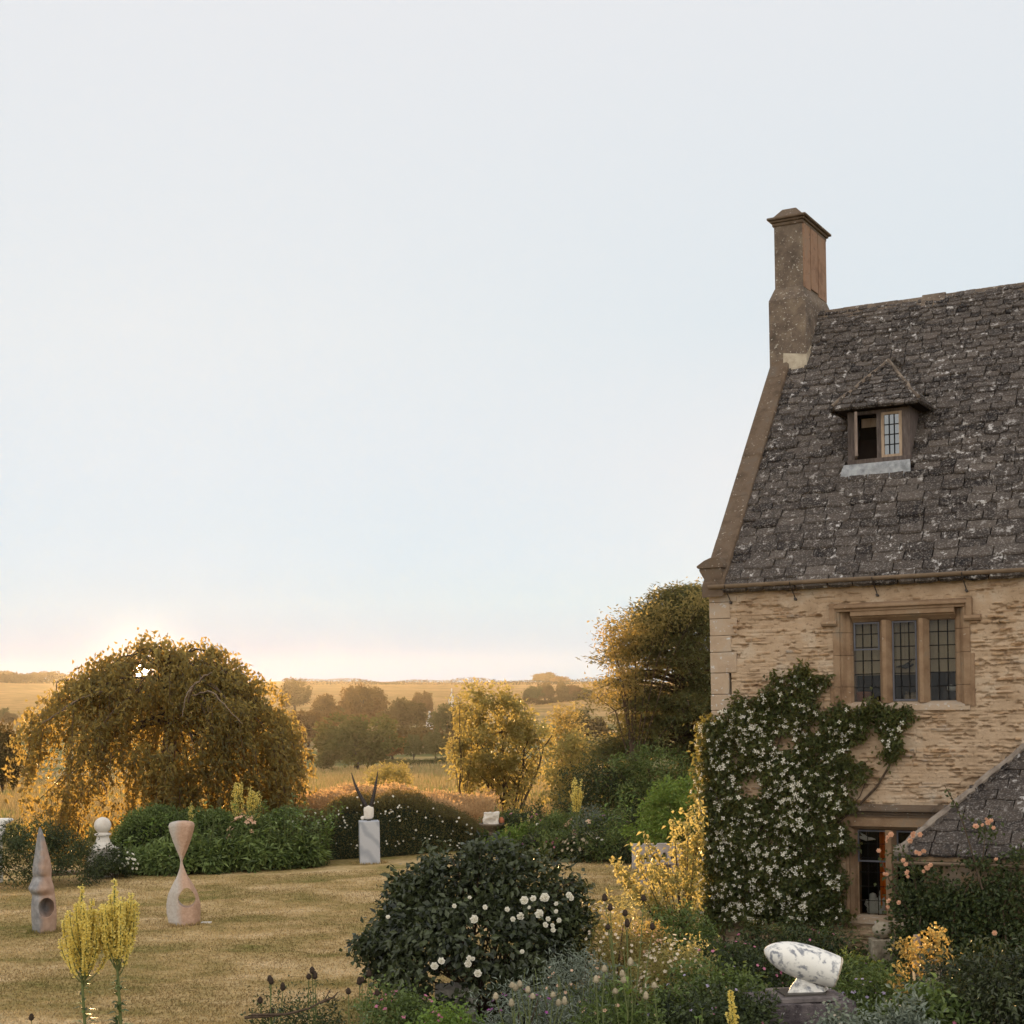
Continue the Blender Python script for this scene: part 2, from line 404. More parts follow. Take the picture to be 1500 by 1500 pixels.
m = newmat('rubble_wall'); t = NT(m); v = t.coords()
lime = t.ramp(t.noise(2.3, 5, .6, v), [(.3, (.33, .235, .155)), (.52, (.435, .318, .218)), (.7, (.46, .37, .28))])
st = t.ramp(t.noise(5, 5, .6, t.coords((1, 1, 3))), [(.30, (.13, .085, .055)), (.45, (.30, .19, .11)), (.58, (.40, .27, .16)), (.70, (.27, .235, .195))])
st = t.mix(t.ramp(t.noise(3.1, 3, .5, v), [(.56, 0.0), (.66, .75)]), st, (.33, .29, .25))
cc = t.mix(t.tint(), lime, st)
cc = t.mix(t.ramp(t.noise(26, 4, .65, v), [(.57, 0.0), (.68, .6)]), cc, (.16, .11, .07))
t.out(t.pbsdf(cc, .95, .1, t.bump(t.noise(45, 5, .75, v), .6, .015))); M['wall'] = m
M['ash_stone'] = stone_mat('dressed_stone', [(.28, (.12, .073, .045)), (.45, (.22, .14, .085)), (.6, (.28, .19, .12)), (.75, (.22, .18, .135))], 2.6, .5, spots=(.46, .42, .36), spot_scale=24, spot_t=.66)
M['coping'] = stone_mat('coping_stone', [(.3, (.07, .05, .036)), (.5, (.135, .095, .066)), (.7, (.13, .105, .085))], 3.5, .7, spots=(.42, .38, .33), spot_scale=22, spot_t=.63)
M['chim'] = stone_mat('chimney_stone', [(.3, (.07, .055, .045)), (.5, (.15, .115, .09)), (.68, (.23, .18, .135))], 3.2, .8, spots=(.46, .43, .38), spot_scale=26, spot_t=.6)
M['chimwarm'] = stone_mat('warm_chimney_stone', [(.3, (.16, .09, .058)), (.5, (.29, .175, .115)), (.7, (.26, .18, .13))], 3.2, .6, spots=(.10, .07, .06), spot_scale=14, spot_t=.62)
M['mortar'] = stone_mat('lime_mortar', [(.35, (.30, .25, .19)), (.6, (.46, .40, .31))], 6, .5)
M['quoin'] = stone_mat('quoin_stone', [(.3, (.33, .24, .17)), (.5, (.42, .315, .225)), (.7, (.40, .34, .28))], 3, .6, spots=(.55, .55, .54), spot_scale=16, spot_t=.60)
M['lead'] = plain_mat('lead_came', (.012, .012, .013), .8, .05)
M['leadflash'] = stone_mat('lead_sill', [(.35, (.19, .20, .215)), (.6, (.37, .385, .41))], 7, .3, .6)
M['casemet'] = plain_mat('casement_metal', (.10, .10, .115), .6, .2)
M['oldwood'] = bark_mat('weathered_wood', (.13, .10, .085), (.30, .235, .20))
M['greywood'] = bark_mat('grey_wood', (.06, .048, .045), (.16, .13, .12))
M['palewood'] = bark_mat('pale_worn_wood', (.28, .20, .14), (.48, .37, .28))
M['darkwood'] = plain_mat('dark_timber', (.02, .014, .012), .9, .1)
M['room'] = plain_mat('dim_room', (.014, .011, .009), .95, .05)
M['blind'] = plain_mat('linen_blind', (.56, .46, .31), .9, .1, .08, 3)
M['gutter'] = plain_mat('painted_gutter', (.20, .145, .10), .6, .3, .2, 4)
M['iron'] = plain_mat('iron_bracket', (.05, .04, .035), .6, .3)
m = newmat('window_glass'); t = NT(m)
gl = t.n('ShaderNodeBsdfGlossy'); gl.inputs['Roughness'].default_value = .02; gl.inputs['Color'].default_value = (.9, .92, .95, 1)
nb = t.bump(t.noise(2, 1, .5, t.coords()), .02, .05); t.l(nb, gl.inputs['Normal'])
tp = t.n('ShaderNodeBsdfTransparent'); tp.inputs[0].default_value = (.72, .72, .70, 1)
mx = t.n('ShaderNodeMixShader'); mx.inputs[0].default_value = .012; t.l(tp.outputs[0], mx.inputs[1]); t.l(gl.outputs[0], mx.inputs[2]); t.out(mx.outputs[0]); M['glass'] = m
m = newmat('mirror_glass'); t = NT(m)
gl = t.n('ShaderNodeBsdfGlossy'); gl.inputs['Roughness'].default_value = .0; gl.inputs['Color'].default_value = (.15, .16, .17, 1)
t.out(gl.outputs[0]); M['mirror'] = m

house = thing('stone_house', 'honey coloured rubble stone house with steep stone tiled roof and tall chimney', 'house', C0)
WIN = (1.93, 3.86, 3.74, 5.17)       # hole of upper window (s0,s1,z0,z1)
LWIN = (2.04, 3.40, .60, 2.02)

# front wall: coursed rubble, real relief
def rubble(s0, s1, z0, z1, ds, dz, holes, seed, courses=(.040, .080)):
    r = np.random.default_rng(seed)
    ss = np.arange(s0, s1 + ds*.5, ds); zz = np.arange(z0, z1 + dz*.5, dz)
    Sg, Zg = np.meshgrid(ss, zz)
    # gentle waviness of the courses
    Zw = Zg + .008*np.sin(Sg*2.1 + Zg*1.3) + .004*np.sin(Sg*5.3 - Zg*3.1)
    H = np.zeros_like(Sg); Tn = np.zeros_like(Sg)
    zc = z0 - .1
    while zc < z1 + .1:
        h = r.uniform(*courses); x = s0 - r.uniform(0, .3)
        while x < s1:
            w = r.uniform(.10, .36) * (1.1 if h > .1 else .85)
            # each stone: soft rounded block, often drowned in mortar
            prou = max(0, r.normal(.011, .012)); inset_z = r.uniform(.003, .012); skew = r.normal(0, .012)
            a = (Sg >= x - .02) & (Sg < x + w + .02) & (Zw >= zc - .03) & (Zw < zc + h + .03)
            if a.any():
                u = (Sg[a] - x) / w; vz = (Zw[a] - skew*(Sg[a]-x) - zc) / h
                e = np.minimum(np.minimum(u, 1-u)*w, np.minimum(vz, 1-vz)*h) - inset_z
                k = np.clip(e / .010, 0, 1); k = k*k*(3-2*k)
                hh = k*prou
                gv = np.clip(1 - np.abs(e + inset_z*.6)/.010, 0, 1)*np.clip(prou*60, 0, 1); H[a] = np.maximum(H[a] - .010*gv, hh - .016*gv); Tn[a] = np.maximum(Tn[a], k*np.clip(prou*34 + r.normal(.02, .30), 0, 1))
            x += w
        zc += h
    # fractal roughness and ragged dark hollows under some stones
    def fbm(sc, octs, sd):
        rr = np.random.default_rng(sd); o = np.zeros_like(Sg); amp = 1
        for q in range(octs):
            gx, gz = sc*2**q, sc*2.6*2**q
            nxg, nzg = int((s1-s0)*gx)+3, int((z1-z0)*gz)+3
            g = rr.random((nzg, nxg)); fx = (Sg-s0)*gx; fz = (Zg-z0)*gz
            ix, iz = fx.astype(int), fz.astype(int); tx, tz = fx-ix, fz-iz
            tx = tx*tx*(3-2*tx); tz = tz*tz*(3-2*tz)
            o += amp*((g[iz, ix]*(1-tx)+g[iz, ix+1]*tx)*(1-tz)+(g[iz+1, ix]*(1-tx)+g[iz+1, ix+1]*tx)*tz - .5); amp *= .5
        return o
    n1 = fbm(4.5, 4, seed+1); n2 = fbm(3.0, 3, seed+2)
    n3 = fbm(9.5, 3, seed+3)
    H = H*np.clip(.8 + 2.6*n2, 0, 2.2) + .007*n1
    H -= .042*np.clip(n3*1.0 + n2*.6 - .20, 0, .28)/.28     # washed-out hollows
    Tn = np.clip(Tn*np.clip(.85 + 2.4*n2, 0, 1.6) + .35*n1, 0, 1)
    nx, nz = len(ss), len(zz)
    V = np.stack([Sg, -H, Zg], -1).reshape(-1, 3)
    i = np.arange(nz-1)[:, None]*nx; j = np.arange(nx-1)[None]
    q = np.stack([i+j, i+j+1, i+nx+j+1, i+nx+j], -1).reshape(-1, 4)
    cs = (Sg[:-1, :-1] + ds/2).ravel(); cz = (Zg[:-1, :-1] + dz/2).ravel()
    keep = np.ones(len(q), bool)
    for a, b, c, d in holes: keep &= ~((cs > a) & (cs < b) & (cz > c) & (cz < d))
    return V, q[keep], Tn.ravel()
mb = MB()
V, q, Tn = rubble(.30, 5.6, 0.0, 5.72, .0135, .0115, [WIN, LWIN], 21)
mb.add(HVA(V), q, Tn)
V, q, Tn = rubble(5.6, 9.6, 0.0, 5.72, .03, .03, [], 22)
mb.add(HVA(V), q, Tn)
mb.build('front_wall', M['wall'], house, smooth=True)
# quoin strip at the corner: alternating dressed blocks
mb = MB(); z = 0.0; k = 0
while z < 5.70:
    h = min(rng.uniform(.22, .36), 5.72 - z); w = (.42 if k % 2 else .31) + rng.uniform(-.06, .0)
    g = .0025; fr = -.014 - rng.uniform(0, .006)
    mb.box((-.035 - rng.uniform(0, .004), fr, z+g), (w, .3 if k % 2 else .45, z+h-g), HVA, rng.uniform(.3, .7)); z += h; k += 1
qo = mb.build('quoin', M['quoin'], house)
bv = qo.modifiers.new('b', 'BEVEL'); bv.width = .012; bv.segments = 2
# gable wall and back wall
mb = MB()
mb.add(HVA([(-.02, .05, 0), (-.02, 6.8, 0), (.05, 6.8, EZ), (.11, 3.4, RZ-.05), (-.01, .05, EZ)]), [[0, 1, 2, 3, 4]], .4)
mb.add(HVA([(0, 6.8, 0), (9.6, 6.8, 0), (9.6, 6.8, EZ), (0, 6.8, EZ)]), [[0, 1, 2, 3]], .4)
mb.add(HVA([(9.6, 0, 0), (9.6, 0, EZ), (9.6, 3.4, RZ), (9.6, 6.8, EZ), (9.6, 6.8, 0)]), [[0, 1, 2, 3, 4]], .4)
mb.build('gable_wall', M['wall'], house)

# ---- roof of diminishing stone tiles
def tile_field(mb, origin, e_s, e_up, s0f, s1f, length, exp0, exp1, w0, w1, seed, skip=None, thick=.026, lap=.10):
    # origin at eave; e_s along eave, e_up up the slope (unit); s0f/s1f give the run limits at slope length l
    r = np.random.default_rng(seed)
    origin = np.asarray(origin, float); e_s = np.asarray(e_s, float); e_up = np.asarray(e_up, float)
    nrm = np.cross(e_s, e_up); nrm /= np.linalg.norm(nrm)
    l = -0.05; row = 0
    while l < length:
        f = max(0, l)/length; ex = exp0 + (exp1-exp0)*f; ex *= r.uniform(.96, 1.04)
        a, b = s0f(l), s1f(l); x = a - r.uniform(0, .1)
        wav = lambda q: .012*math.sin(q*1.7 + row*.8) + .008*math.sin(q*4.1 + row)
        x0first = True
        while x < b:
            w = r.uniform(w0[0] + (w1[0]-w0[0])*f, w0[1] + (w1[1]-w0[1])*f)
            xa, xb = max(x, a), min(x + w, b); x += w
            if xb - xa < .05: continue
            if skip and skip((xa+xb)/2, l + ex*.5): continue
            g = .009; ta = thick*r.uniform(.75, 1.35); lift = r.uniform(.004, .014); tilt = r.normal(0, .005)
            m_ = 7; us = np.linspace(xa+g, xb-g, m_)
            lo = l - r.uniform(0, .010) + r.normal(0, .003, m_) + .35*wav(xa)
            rc = min(.02, (xb-xa)*.15); lo[0] += rc*r.uniform(.4, 1.4); lo[-1] += rc*r.uniform(.4, 1.4); lo[1] += rc*.2; lo[-2] += rc*.2
            rows_ = []
            for (fr, dn) in ((0, ta*.55), (.10, ta), (.5, ta), (1.0, ta)):
                ll = lo*(1-fr) + (l + ex + lap)*fr
                hgt = dn + lift*(1-fr) + .018*(1-fr) + tilt*(us-xa)/(xb-xa) + r.normal(0, .0016, m_)
                rows_.append(origin + e_s*us[:, None] + e_up*ll[:, None] + nrm*hgt[:, None])
            bot = origin + e_s*us[:, None] + e_up*(lo+.004)[:, None] + nrm*(np.full(m_, -.012))[:, None]
            V = np.concatenate([bot] + rows_); fs = []
            for k in range(4):
                for jj in range(m_-1):
                    p = k*m_ + jj; fs.append([p, p+1, p+m_+1, p+m_])
            # flanks
            top = [bot[[0, -1]], ]
            fl = np.array([[0, m_, 2*m_, 3*m_], ]); fs2 = np.array(fs)
            base_pts = np.stack([origin + e_s*us[0] + e_up*(l+ex+lap) - nrm*.012, origin + e_s*us[-1] + e_up*(l+ex+lap) - nrm*.012])
            nv = len(V); V = np.concatenate([V, base_pts])
            tn = np.clip(r.normal(.42, .26), 0, 1)
            mb.add(V, fs2, tn)
            mb.f.append(np.array([[nv - m_*5 + 0, m_, 2*m_, 3*m_, 4*m_, nv]]) + mb.n - len(V)); mb.mi.append(np.zeros(1, int))
            mb.f.append(np.array([[m_-1, nv+1, 5*m_-1, 4*m_-1, 3*m_-1, 2*m_-1]]) + mb.n - len(V)); mb.mi.append(np.zeros(1, int))
        l += ex; row += 1
eup = D*RD + np.array([0, 0, RZ-EZ]); LEN = np.linalg.norm(eup); eup = eup/LEN
def dormer_skip(s, l):
    d = l*RD/LEN
    return 1.86 < s < 2.72 and 1.28 < d < 2.2
def chim_skip(s, l):
    d = l*RD/LEN; return s < .66 and d > 2.78
mb = MB()
tile_field(mb, HV(0, 0, EZ) - D*.10 - np.array([0, 0, .10*SL]), U, eup, lambda l: .20 + .012*l, lambda l: 9.6, LEN + .10, .185, .088, (.24, .52), (.13, .27), 31,
           skip=lambda s, l: dormer_skip(s, l) or chim_skip(s, l), thick=.046, lap=.06)
roof = mb.build('roof', M['tile'], house)
# roof underside deck (front) and back slope
mb = MB()
mb.add(HVA([(0, -.08, EZ-.08*SL-.03), (9.6, -.08, EZ-.08*SL-.03), (9.6, RD, RZ-.03), (0.05, RD, RZ-.03)]), [[0, 1, 2, 3]], .2)
mb.add(HVA([(0.05, RD, RZ-.03), (9.6, RD, RZ-.03), (9.6, 6.9, EZ-.1), (0, 6.9, EZ-.1)]), [[0, 1, 2, 3]], .4)
mb.build('roof_deck', M['darkwood'], house)
# ridge stones
mb = MB(); s = .70
while s < 9.6:
    w = rng.uniform(.38, .52); dz = rng.normal(0, .008)
    mb.prism([(RD-.17, RZ-.17*SL+.04), (RD-.15, RZ-.15*SL+.085), (RD-.02, RZ+.09), (RD+.02, RZ+.09), (RD+.15, RZ-.15*SL+.085), (RD+.17, RZ-.17*SL+.04)], s+.004, s+w-.004, 's', lambda v: HVA(v) + np.array([0, 0, dz]), rng.uniform(.2, .6)); s += w
rd_ = mb.build('ridge', M['chim'], house)

# ---- gable coping with kneeler
mb = MB(); d = -.16; k = 0
def cop_in(d): return .30 + .0*d
while d < 2.98:
    w = min(rng.uniform(.45, .62), 2.98 - d)
    a, b = d + .003, d + w - .003
    o_ = [(-.085 + .055*x) for x in (a, b)]
    zt = lambda x: EZ + x*SL
    j = rng.normal(0, .006)
    v = []
    for x, oo in ((a, o_[0]), (b, o_[1])):
        for ss, up in ((oo, -.06), (oo, .13), (oo + .03, .16), (oo + .30, .19), (oo + .345, .16), (oo+.345, -.05)):
            v.append((ss, x - (up + j)*.0, zt(x) + up + .03 + j))
    mb.add(HVA(v), [[p, (p+1) % 6, 6 + (p+1) % 6, 6 + p] for p in range(6)] + [[5, 4, 3, 2, 1, 0], [6, 7, 8, 9, 10, 11]], rng.uniform(.3, .7)); d += w
co = mb.build('coping', M['coping'], house)
bv = co.modifiers.new('b', 'BEVEL'); bv.width = .01; bv.segments = 1
mb = MB()
# kneeler: moulded corbel stone and pointed cap block
mb.prism([(-.03, 5.62), (-.03, 5.70), (-.06, 5.76), (-.11, 5.84), (-.14, 5.90), (-.14, 5.93), (.22, 5.93), (.22, 5.66)], -.14, .45, 'd', HVA, .5)
mb.prism([(-.15, 5.93), (-.175, 5.96), (-.165, 5.975), (-.05, 6.05), (.05, 6.09), (.18, 6.10), (.25, 6.00), (.25, 5.93)], -.17, .30, 'd', HVA, .5)
kn = mb.build('kneeler', M['coping'], house); bv = kn.modifiers.new('b', 'BEVEL'); bv.width = .012; bv.segments = 2

# ---- chimney
mb = MB()
x0, x1, y0, y1 = .125, .615, 2.75, 3.98
zb, zt_ = 10.6, 12.02
xs_ = lambda d_: 0
mb.box((x0, y0, zb), (x1, y1, zt_), HVA, .5)
ch = mb.build('chimney', M['chim'], house)
bv = ch.modifiers.new('b', 'BEVEL'); bv.width = .015; bv.segments = 2
mb = MB()   # three warm flue panels on the right side, standing proud with dark joints between
for a, b, zz0 in ((2.775, 3.10, 10.9), (3.135, 3.50, 10.95), (3.535, 3.965, 10.9)):
    mb.box((x1 - .02, a, zz0), (x1 + .022, b, zt_ - .01), HVA, rng.uniform(.3, .7))
mb.build('flue_panel', M['chimwarm'], ch)
mb = MB()   # base with weathered shoulders
bx0, bx1, by0, by1 = .045, .69, 2.64, 4.1
v = [(bx0, by0, 8.9), (bx1, by0, 8.9), (bx1, by1, 8.9), (bx0, by1, 8.9), (bx0, by0, 10.70), (bx1, by0, 10.70), (bx1, by1, 10.70), (bx0, by1, 10.70),
     (x0-.004, y0-.004, 10.93), (x1+.004, y0-.004, 10.93), (x1+.004, y1+.004, 10.93), (x0-.004, y1+.004, 10.93)]
mb.add(HVA(v), [[0,1,5,4],[1,2,6,5],[2,3,7,6],[3,0,4,7],[4,5,9,8],[5,6,10,9],[6,7,11,10],[7,4,8,11],[8,9,10,11]], .5)
cb = mb.build('chimney_base', M['chim'], ch); bv = cb.modifiers.new('b', 'BEVEL'); bv.width = .018; bv.segments = 2
mb = MB()   # cornice and weathering cap
for a, z0_, z1_ in ((.025, 11.99, 12.05), (.055, 12.05, 12.09), (.095, 12.09, 12.135)):
    mb.box((x0-a, y0-a, z0_), (x1+a, y1+a, z1_), HVA, .5)
ca = .03
v = [(x0-ca, y0-ca, 12.135), (x1+ca, y0-ca, 12.135), (x1+ca, y1+ca, 12.135), (x0-ca, y1+ca, 12.135), (x0+.11, y0+.12, 12.31), (x1-.14, y0+.12, 12.31), (x1-.14, y1-.12, 12.31), (x0+.11, y1-.12, 12.31)]
mb.add(HVA(v), [[0,1,5,4],[1,2,6,5],[2,3,7,6],[3,0,4,7],[4,5,6,7]], .4)
cp = mb.build('chimney_cap', M['coping'], ch); bv = cp.modifiers.new('b', 'BEVEL'); bv.width = .016; bv.segments = 2
mb = MB()   # pale mortar haunching at the foot of the stack
rz = lambda d: EZ + d*SL
v = [(.30, 2.56, rz(2.52)+.03), (.72, 2.56, rz(2.52)+.03), (.76, 2.95, rz(2.95)+.05), (.76, 3.38, rz(3.38)+.06), (.30, 2.62, 9.78), (.695, 2.62, 9.72), (.70, 2.95, 9.98), (.70, 3.4, 10.55)]
mb.add(HVA(v), [[0,1,5,4],[1,2,6,5],[2,3,7,6]], .5)
mb.build('mortar_flashing', M['mortar'], ch)

# ---- dormer
dz0, dz1, dd = 7.61, 8.36, 1.20
do = MB()
dl, dr = 1.855, 2.725
do.box((dl-.035, dd+.01, dz0-.10), (dl, 2.1, dz1+.03), HVA)       # side cheeks
do.box((dr, dd+.01, dz0-.10), (dr+.035, 2.1, dz1+.03), HVA)
dorm = do.build('dormer', M['greywood'], house)
mb = MB()
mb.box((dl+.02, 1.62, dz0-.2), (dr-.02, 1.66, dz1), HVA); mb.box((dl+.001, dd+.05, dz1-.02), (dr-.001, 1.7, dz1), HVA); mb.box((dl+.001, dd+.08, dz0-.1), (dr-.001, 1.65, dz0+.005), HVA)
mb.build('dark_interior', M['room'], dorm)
mb = MB()   # frame: posts and head
for a, b in ((dl-.045, dl+.075), (dl+.405, dl+.475), (dr-.075, dr+.045)): mb.box((a, dd-.02, dz0), (b, dd+.06, dz1), HVA)
mb.box((dl+.075, dd-.015, dz1-.05), (dl+.405, dd+.055, dz1), HVA); mb.box((dl+.475, dd-.015, dz1-.05), (dr-.075, dd+.055, dz1), HVA)
mb.box((dl-.05, dd-.05, dz0-.075), (dr+.05, dd+.07, dz0-.002), HVA)
mb.build('window_frame', M['greywood'], dorm)
mb = MB()   # closed casement on the right
a, b = dl+.475, dr-.075
mb.box((a+.003, dd-.028, dz0+.003), (a+.045, dd+.02, dz1-.052), HVA); mb.box((b-.045, dd-.028, dz0+.003), (b-.003, dd+.02, dz1-.052), HVA)
mb.box((a+.045, dd-.026, dz1-.09), (b-.045, dd+.02, dz1-.052), HVA); mb.box((a+.045, dd-.026, dz0+.003), (b-.045, dd+.02, dz0+.04), HVA)
cs_ = mb.build('casement', M['palewood'], dorm)
mb = MB(); mb.box((a+.045, dd, dz0+.04), (b-.045, dd+.005, dz1-.09), HVA); mb.build('pane', M['mirror'], cs_)
mb = MB()
for k in (1, 2):
    x = a+.045 + (b-a-.09)*k/3; mb.box((x-.008, dd-.012, dz0+.04), (x+.008, dd-.002, dz1-.09), HVA)
for k in (1, 2, 3):
    z = dz0+.04 + (dz1-dz0-.13)*k/4; mb.box((a+.045, dd-.011, z-.007), (b-.045, dd-.001, z+.007), HVA)
mb.build('glazing_bar', M['lead'], cs_)
# open casement at left, swung out
mb = MB()
ang = math.radians(72); hx, hy = dl+.078, dd-.02
def OC(v):
    v = np.asarray(v, float).copy(); s_l = v[:, 0]; t_ = v[:, 1]
    return HVA(np.stack([hx + s_l*math.cos(ang) + t_*math.sin(ang), hy - s_l*math.sin(ang) + t_*math.cos(ang), v[:, 2]], -1))
for a_, b_, c_0, c_1 in ((0, .045, dz0+.01, dz1-.055), (.28, .325, dz0+.01, dz1-.055)): mb.box((a_, -.02, c_0), (b_, .02, c_1), OC)
mb.box((.045, -.019, dz0+.01), (.28, .019, dz0+.05), OC); mb.box((.045, -.019, dz1-.095), (.28, .019, dz1-.055), OC)
oc = mb.build('open_casement', M['oldwood'], dorm)
mb = MB(); mb.box((.045, -.003, dz0+.05), (.28, .003, dz1-.095), OC); mb.build('pane', M['glass'], oc)
mb = MB(); mb.box((dl+.08, dd+.30, dz1-.20), (dl+.42, dd+.31, dz1-.06), HVA); mb.build('roller_blind', M['palewood'], dorm)
mb = MB()   # lead sill apron lying on the tiles
mb.add(HVA([(dl-.10, dd-.07, dz0-.075), (dr+.05, dd-.07, dz0-.07), (dr+.06, dd-.105, dz0-.155), (dl-.13, dd-.11, dz0-.175), (dl-.10, dd-.04, dz0-.16), (dr+.05, dd-.04, dz0-.16), (dr+.07, dd-.115, rz(dd-.115)+.03), (dl-.16, dd-.13, rz(dd-.13)+.03)]),
       [[0, 3, 2, 1], [3, 7, 6, 2], [0, 4, 7, 3], [1, 2, 6, 5]], .5)
mb.build('sill', M['leadflash'], dorm)
# hipped dormer roof
el, er, ef, ez = 1.62, 2.95, .98, 8.40
ap_s, ap_d, ap_z = 2.27, 1.86, 9.20
Ef0, Ef1, Ap = HV(el, ef, ez), HV(er, ef, ez), HV(ap_s, ap_d, ap_z)
mid = HV((el+er)/2, ef, ez); up = Ap - HV(ap_s, ef, ez); L_ = np.linalg.norm(up); up /= L_
mb = MB()
fr_ = lambda l: np.clip(l/L_, 0, 1)
tile_field(mb, HV(0, ef, ez), U, up, lambda l: el + (ap_s-el)*fr_(l) - .03, lambda l: er + (ap_s-er)*fr_(l) + .03, L_-.02, .125, .11, (.14, .28), (.10, .2), 41, thick=.02, lap=.04)
bk = np.array([ap_s, 2.46, 9.20])
for sgn, e_ in ((1, er), (-1, el)):
    org = HV(e_, ef, ez); along = D*1.0; A3 = Ap - HV(e_, ap_d, ez); l3 = np.linalg.norm(A3); A3 /= l3
    f3 = lambda l: np.clip(l/l3, 0, 1)
    if sgn > 0:
        tile_field(mb, org, along, A3, lambda l: (ap_d-ef)*f3(l), lambda l: (1.95-ef) + .55*f3(l), l3, .125, .11, (.14, .28), (.1, .2), 42, thick=.02, lap=.04)
    else:
        tile_field(mb, org + along*1.5, -along, A3, lambda l: .5 - .5*f3(l), lambda l: 1.5 - (ap_d-ef)*f3(l), l3, .125, .11, (.14, .28), (.1, .2), 43, thick=.02, lap=.04)
dro = mb.build('dormer_roof', M['tile'], dorm)
mb = MB()  # soffit
mb.add(HVA([(el+.03, ef+.02, ez-.02), (er-.03, ef+.02, ez-.02), (er-.03, 1.9, ez-.02), (el+.03, 1.9, ez-.02)]), [[0, 1, 2, 3]], .5)
mb.add(np.array([HV(el+.02, ef+.02, ez-.015), HV(er-.02, ef+.02, ez-.015), Ap - np.array([0, 0, .03])]), [[0, 1, 2]], .5)
mb.add(np.array([HV(er-.02, ef+.02, ez-.015), HV(er-.02, 1.95, ez-.015), HV(ap_s, 2.46, 9.17), Ap - np.array([0, 0, .03])]), [[0, 1, 2, 3]], .5)
mb.add(np.array([HV(el+.02, ef+.02, ez-.015), HV(el+.02, 1.95, ez-.015), HV(ap_s, 2.46, 9.17), Ap - np.array([0, 0, .03])]), [[0, 1, 2, 3]], .5)
mb.build('soffit', M['darkwood'], dorm)
mb = MB()
for e_ in (el, er):
    P = [HV(e_, ef-.01, ez+.03) + (Ap + np.array([0, 0, .045]) - HV(e_, ef-.01, ez+.03))*f for f in np.linspace(0, 1, 9)]
    P = np.array(P) + np.random.default_rng(3).normal(0, .006, (9, 3)); mb.tube(P + np.array([0, 0, .012]), .03, 6)
mb.tube([Ap + np.array([0, 0, .04]), HV(ap_s, 2.5, 9.22)], .04, 6)
mb.build('hip_mortar', M['chim'], dorm)

# ---- gutter with brackets
mb = MB(); an = np.linspace(math.pi, 2*math.pi, 9)
gd, gz, gr = -.17, 5.66, .058
prof = [(gd + gr*math.cos(a), gz + gr*math.sin(a)*1.0) for a in an] + [(gd + (gr-.01)*math.cos(a), gz + .004 + (gr-.01)*math.sin(a)) for a in an[::-1]]
mb.prism(prof, .03, 9.6, 's', HVA); mb.add(HVA([(.03, p, q) for p, q in prof[:9]]), [list(range(9))], .5)
for s in (1.02, 2.9): mb.prism([(gd + (gr+.008)*math.cos(a), gz + (gr+.008)*math.sin(a)) for a in an] + [(gd + gr*math.cos(a), gz + gr*math.sin(a)) for a in an[::-1]], s, s+.06, 's', HVA)
gu = mb.build('gutter', M['gutter'], house, smooth=False)
for s in (.30, 1.32, 2.55, 3.82, 5.1, 6.4):
    mb = MB(); mb.tube([HV(s, gd-.005, gz+.02), HV(s, gd-.065, gz-.02), HV(s, gd-.03, gz-.075), HV(s+.01, -.06, gz-.20), HV(s+.02, -.03, gz-.26)], .009, 5)
    mb.tube([HV(s+.02, -.05, gz-.26), HV(s+.02, .0, gz-.27)], .022, 6); mb.build('bracket', M['iron'], gu)

# ---- upper window: three mullioned lights under a hood mould
def jamb(mb, s0, s1, z0, z1, left):
    pr = [(0, -.03), (.095, -.03), (.105, .015), (.125, .02), (.17, .085), (.215, .10), (.255, .16), (.255, .26), (0, .26)]
    prof = [(s0 + p if left else s1 - p, q) for p, q in pr]
    if not left: prof = prof[::-1]
    mb.prism(prof, z0, z1, 'z', HVA)
glz0, glz1 = 3.83, 5.02
mb = MB()
zz = [3.74, 4.05, 4.52, 4.86, 5.17]
for a, b in zip(zz[:-1], zz[1:]):
    jamb(mb, 1.90, 2.16, a+.002, b-.002, True); jamb(mb, 3.66, 3.875, a+.002, b-.002, False)
mb.box((3.86, -.022, 3.74), (3.93, .1, 4.50), HVA); mb.box((1.84, -.020, 3.78), (1.90, .1, 4.1), HVA)
# head
mb.prism([(-.028, 5.17), (-.028, 5.10), (.015, 5.09), (.02, 5.075), (.085, 5.035), (.10, 5.02), (.16, 5.0), (.26, 5.0), (.26, 5.19), (0, 5.19)], 2.16, 3.66, 's', HVA)
wf = mb.build('window', M['ash_stone'], house); bv = wf.modifiers.new('b', 'BEVEL'); bv.width = .006; bv.segments = 2
for a, b in ((2.545, 2.735), (3.085, 3.265)):
    mb = MB(); c = (a+b)/2
    mb.prism([(c-.028, .02), (c+.028, .02), (b-.012, .12), (b, .135), (b, .2), (a, .2), (a, .135), (a+.012, .12)], 3.80, 5.03, 'z', HVA)
    mu = mb.build('mullion', M['ash_stone'], wf); bv = mu.modifiers.new('b', 'BEVEL'); bv.width = .006; bv.segments = 2
mb = MB(); mb.prism([(-.03, 3.69), (-.03, 3.765), (.17, 3.83), (.26, 3.83), (.26, 3.69)], 1.92, 3.86, 's', HVA); mb.build('sill', M['quoin'], wf)
LIGHTS = [(2.165, 2.55), (2.73, 3.09), (3.265, 3.655)]
